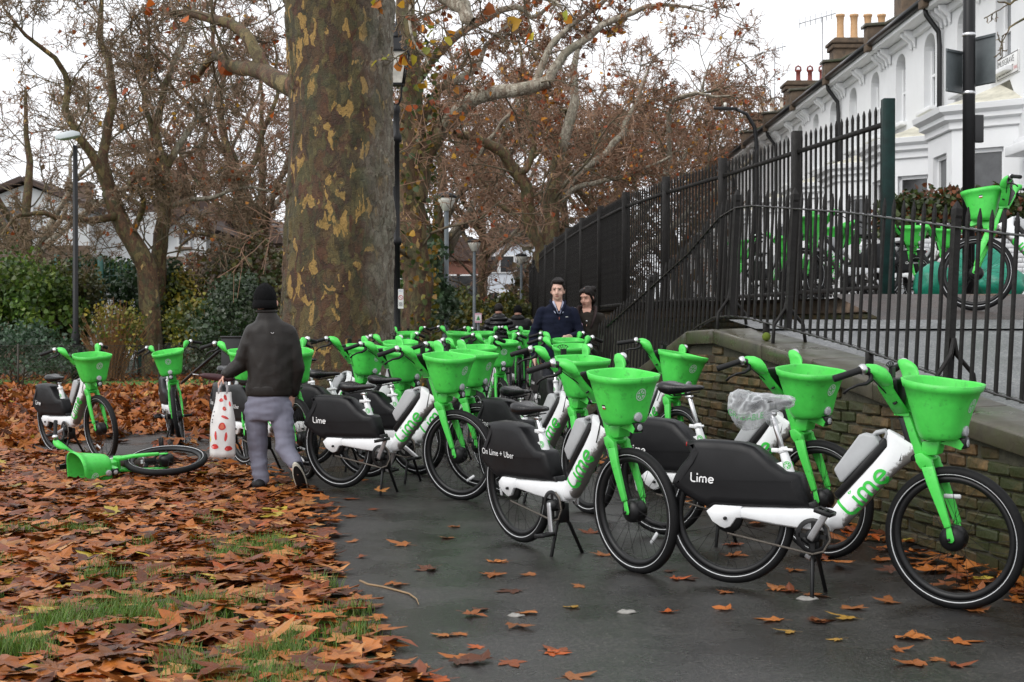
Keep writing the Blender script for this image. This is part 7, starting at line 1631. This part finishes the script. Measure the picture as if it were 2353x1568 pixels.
# ---- two people further off, backs to us
M_PUFF = mat('black_puffer', (.006, .006, .007), .35, spec=.35, var=.2, vscale=6); M_ANOR = mat('black_anorak', (.007, .007, .008), .5, spec=.25, var=.2, vscale=6)
def person_back(label, X, Y, base, H_, m, puffer):
    t = empty('person', (X, Y, base)); tag(t, label, 'person'); k = H_ / 1.7; S = lambda x, y, z: Vector((x * k, y * k, z * k)); mb = MB()
    ell(mb, S(0, 0, 1.57), (.074 * k, .09 * k, .11 * k)); caps(mb, S(0, 0, 1.40), S(0, 0, 1.5), .055, .055); loft(mb, [(S(0, 0, .85), .15, .1, 0), (S(0, 0, 1.1), .13, .1, 0), (S(0, 0, 1.4), .14, .08, 0)])
    for s in (-1, 1): caps(mb, S(s * .09, 0, .88), S(s * .10, .08 * s, .48), .07, .05); caps(mb, S(s * .10, .08 * s, .48), S(s * .10, -.02, .08), .05, .036); caps(mb, S(s * .18, 0, 1.36), S(s * .25, .02, 1.08), .045, .038); caps(mb, S(s * .25, .02, 1.08), S(s * .20, .1, .88), .038, .028); hand(mb, S(s * .20, .1, .88), (0, .2, -1), (-s, 0, 0), s, .4, k)
    fuse(mb, 'body', M_SKIN, t, .014, smooth=2)
    mb = MB()
    if puffer:
        for q in range(9): z = .72 + q * .085; ell(mb, S(0, 0, z), ((.215 - .03 * (q > 6)) * k, .155 * k, .062 * k))
        for s in (-1, 1):
            for q in range(4): f = q / 3; p = S(s * .19, 0, 1.34).lerp(S(s * .265, .02, 1.08), f); ell(mb, p, (.082 * k, .085 * k, .06 * k))
            for q in range(3): f = q / 2.5; p = S(s * .265, .03, 1.03).lerp(S(s * .21, .1, .88), f); ell(mb, p, (.072 * k, .075 * k, .05 * k))
    else:
        loft(mb, [(S(0, 0, .70), .20, .15, 0), (S(0, 0, 1.0), .195, .15, 0), (S(0, 0, 1.3), .20, .14, 0), (S(0, 0, 1.44), .10, .09, 0)])
        for s in (-1, 1): caps(mb, S(s * .18, 0, 1.35), S(s * .26, .02, 1.08), .078, .068); caps(mb, S(s * .26, .02, 1.08), S(s * .21, .1, .9), .066, .05)
    fuse(mb, 'coat', m, t, .012, .006, 9, 2, X)
    mb = MB(); ell(mb, S(0, -.03, 1.44), (.13 * k, .10 * k, .075 * k)); fuse(mb, 'hood', m, t, .012, .006, 9, 2, 2)
    mb = MB(); ell(mb, S(0, .0, 1.60), (.088 * k, .10 * k, .105 * k)); fuse(mb, 'hair' if puffer else 'hat', M_HAIRD if puffer else M_KNIT, t, .01)
    mb = MB()
    for s in (-1, 1): caps(mb, S(s * .09, 0, .85), S(s * .10, .08 * s, .48), .085, .068); caps(mb, S(s * .10, .08 * s, .48), S(s * .10, -.02, .07), .065, .055)
    fuse(mb, 'trousers', M_JEAN, t, .014)
    for s in (-1, 1): mb = MB(); caps(mb, S(s * .10, -.02, .045), S(s * .10, .14, .035), .044, .036); fuse(mb, 'shoe', M_SHOE, t, .012)
person_back('person in a black puffer coat walking away, left of two', AX(1146, 24), 24, gz(0, 24), 1.53, M_PUFF, True); person_back('person in a dark hooded anorak walking away, right of two', AX(1190, 24.4), 24.4, gz(0, 24.4), 1.50, M_ANOR, False)
# ------------------------------------------------------------------ fallen bike, bag on the saddle, doodles
fw_c = at(378, 1062, 12.0)
f_ = Vector((.55, -.80, .12)).normalized(); u_ = Vector((-.76, -.64, .0)); u_ = (u_ - f_ * u_.dot(f_)).normalized(); l_ = u_.cross(f_).normalized()
MR = Matrix((f_, l_, u_)).transposed().to_4x4()
wc_l = Vector((WBASE, 0, WR)); M3 = Matrix.Translation(Vector((fw_c.x, 12.05, .25)) - (MR @ wc_l)) @ MR
make_bike('toppled hire bike lying on the leaves with its wheel and basket towards us', GP, M3, -20, -.1, 100, False, rng=rng)
# thin plastic bag over the nearest saddle
MA = bike_pose(2.114, 6.818, -29.5, -.4); Ds = Matrix.Translation(Vector((-.0343, 0, .10)) * .2)
M_PBAG = mat('thin_plastic', (.80, .82, .84), .2, trans=.4, bump=.35, bscale=30)
def film_alpha(m):
    nt = m.node_tree; L = nt.links; b = nt.nodes['Principled BSDF']; tc = nd(nt, 'ShaderNodeTexCoord')
    n = nd(nt, 'ShaderNodeTexNoise'); n.inputs['Scale'].default_value = 11; n.inputs['Detail'].default_value = 3; n.inputs['Distortion'].default_value = .8; L.new(tc.outputs['Object'], n.inputs['Vector'])
    a = nd(nt, 'ShaderNodeMath', operation='SUBTRACT'); a.inputs[1].default_value = .5; L.new(n.outputs['Fac'], a.inputs[0]); c = nd(nt, 'ShaderNodeMath', operation='ABSOLUTE'); L.new(a.outputs[0], c.inputs[0])
    r = ramp(nt, [(.0, (.9, .9, .9)), (.03, (.6, .6, .6)), (.08, (.36, .36, .36)), (.2, (.22, .22, .22))]); L.new(c.outputs[0], r.inputs[0])
    t = nd(nt, 'ShaderNodeBsdfTransparent'); mx = nd(nt, 'ShaderNodeMixShader'); out = nt.nodes['Material Output']; src = out.inputs[0].links[0].from_socket
    L.new(r.outputs[0], mx.inputs[0]); L.new(t.outputs[0], mx.inputs[1]); L.new(src, mx.inputs[2]); L.new(mx.outputs[0], out.inputs[0])
film_alpha(M_PBAG)
pb = empty('plastic_bag'); pb.matrix_world = MA @ Ds; tag(pb, 'thin white plastic bag tied over the saddle of the nearest bike', 'bag')
mb = MB(); rr = []
for x, w_, zt, zb in ((-.006, .03, .955, .90), (.0, .07, .974, .845), (.03, .094, .984, .80), (.07, .100, .984, .782), (.11, .094, .977, .785), (.15, .076, .970, .800), (.185, .060, .966, .835), (.22, .046, .966, .870), (.265, .040, .967, .893), (.305, .034, .962, .905), (.330, .018, .950, .918)):
    ring = []
    for k in range(30):
        a = 2 * math.pi * k / 30; ca, sa = math.cos(a), math.sin(a); zc, zh = (zt + zb) / 2, (zt - zb) / 2; nn = .016 * mnoise.noise(Vector((x * 32, ca * 5, sa * 5))) + .010 * mnoise.noise(Vector((x * 70, ca * 11, sa * 11)))
        pin = 1 - .45 * max(0, -sa) ** 2; ring.append((x + nn * .6, (w_ * pin + nn) * math.copysign(abs(ca) ** .8, ca), zc + zh * math.copysign(abs(sa) ** .75, sa) + nn))
    rr.append(ring)
mb.rings(rr).build('film', M_PBAG, pb)
mb = MB(); mb.tube([(.19, 0, .85), (.212, 0, .86), (.225, 0, .835), (.235, 0, .815)], [.05, .024, .019, .028], 12); mb.build('knot', M_PBAG, pb)
M_BGREEN = mat('bag_print_green', (.05, .30, .08), .4)
t_ = text_mesh('GRADABLE', .046, 'print')
mb = MB(); 
def bg(v): u = v.co.x; return (.012 + u * .78, -(.083 - .30 * max(u - .1, 0)) - .012, .862 - .028 * math.sin(u * 12) + v.co.y)
mb.add([bg(v) for v in t_.vertices], [tuple(p.vertices) for p in t_.polygons], False); mb.build('print', M_BGREEN, pb)
# arrow doodle on the basket by the trunk; stickers on two baskets
def on_basket(t, side, f):                          # point on the outer tub wall: t down, f from back to front
    xb = .893 + .085 * t; xf = 1.252 - .083 * t - .012 * math.sin(math.pi * t); hw = .178 - .062 * t; x = xb + (xf - xb) * f; px = (x - (xb + xf) / 2) / ((xf - xb) / 2)
    ca = abs(px) ** (1 / (.5 if px < 0 else .85)); sa = math.sqrt(max(1 - min(ca, 1) ** 2, 0)); z = (1.113 - .30 * t) + (1.080 - .262 * t - 1.113 + .30 * t) * f
    return Vector((x, side * (hw * (1 - .10 * sst(-.2, -1, px)) * sa ** .62 + .003), z))
def basket_of(lab):
    r = [o for o in bpy.data.objects if o.get('label') == lab][0]; return [c for c in r.children if c.name.startswith('basket')][0]
bk = basket_of(BIKES[7][8]); mb = MB(); S2D = lambda a, b: on_basket(.55 - b * 2.6, -1, .30 + a * 3.0)
ribbon(mb, [(-.02, .05), (-.03, .075), (-.015, .10), (.012, .105), (.032, .085), (.028, .06), (.015, .06), (.016, -.05), (-.004, -.055), (-.004, .055), (-.02, .05)], .006, S2D); mb.build('doodle', M_BLK, bk)
for lab, f, t in ((BIKES[2][8], .50, .58), ('hire bike at the right edge on the street, above the near railing', .45, .25)):
    bk = basket_of(lab); sd = -1 if lab == BIKES[2][8] else 1
    for k, m_ in enumerate((M_BLK, M_LOGOW, M_RED)):
        mb = MB(); P = [on_basket(t + .03 * k + dt, sd, f + df) + Vector((0, sd * .001, 0)) for df, dt in ((-.05, 0), (.05, 0), (.05, .03), (-.05, .03))]; mb.add(P, [(0, 1, 2, 3)], False); mb.build('sticker', m_, bk)
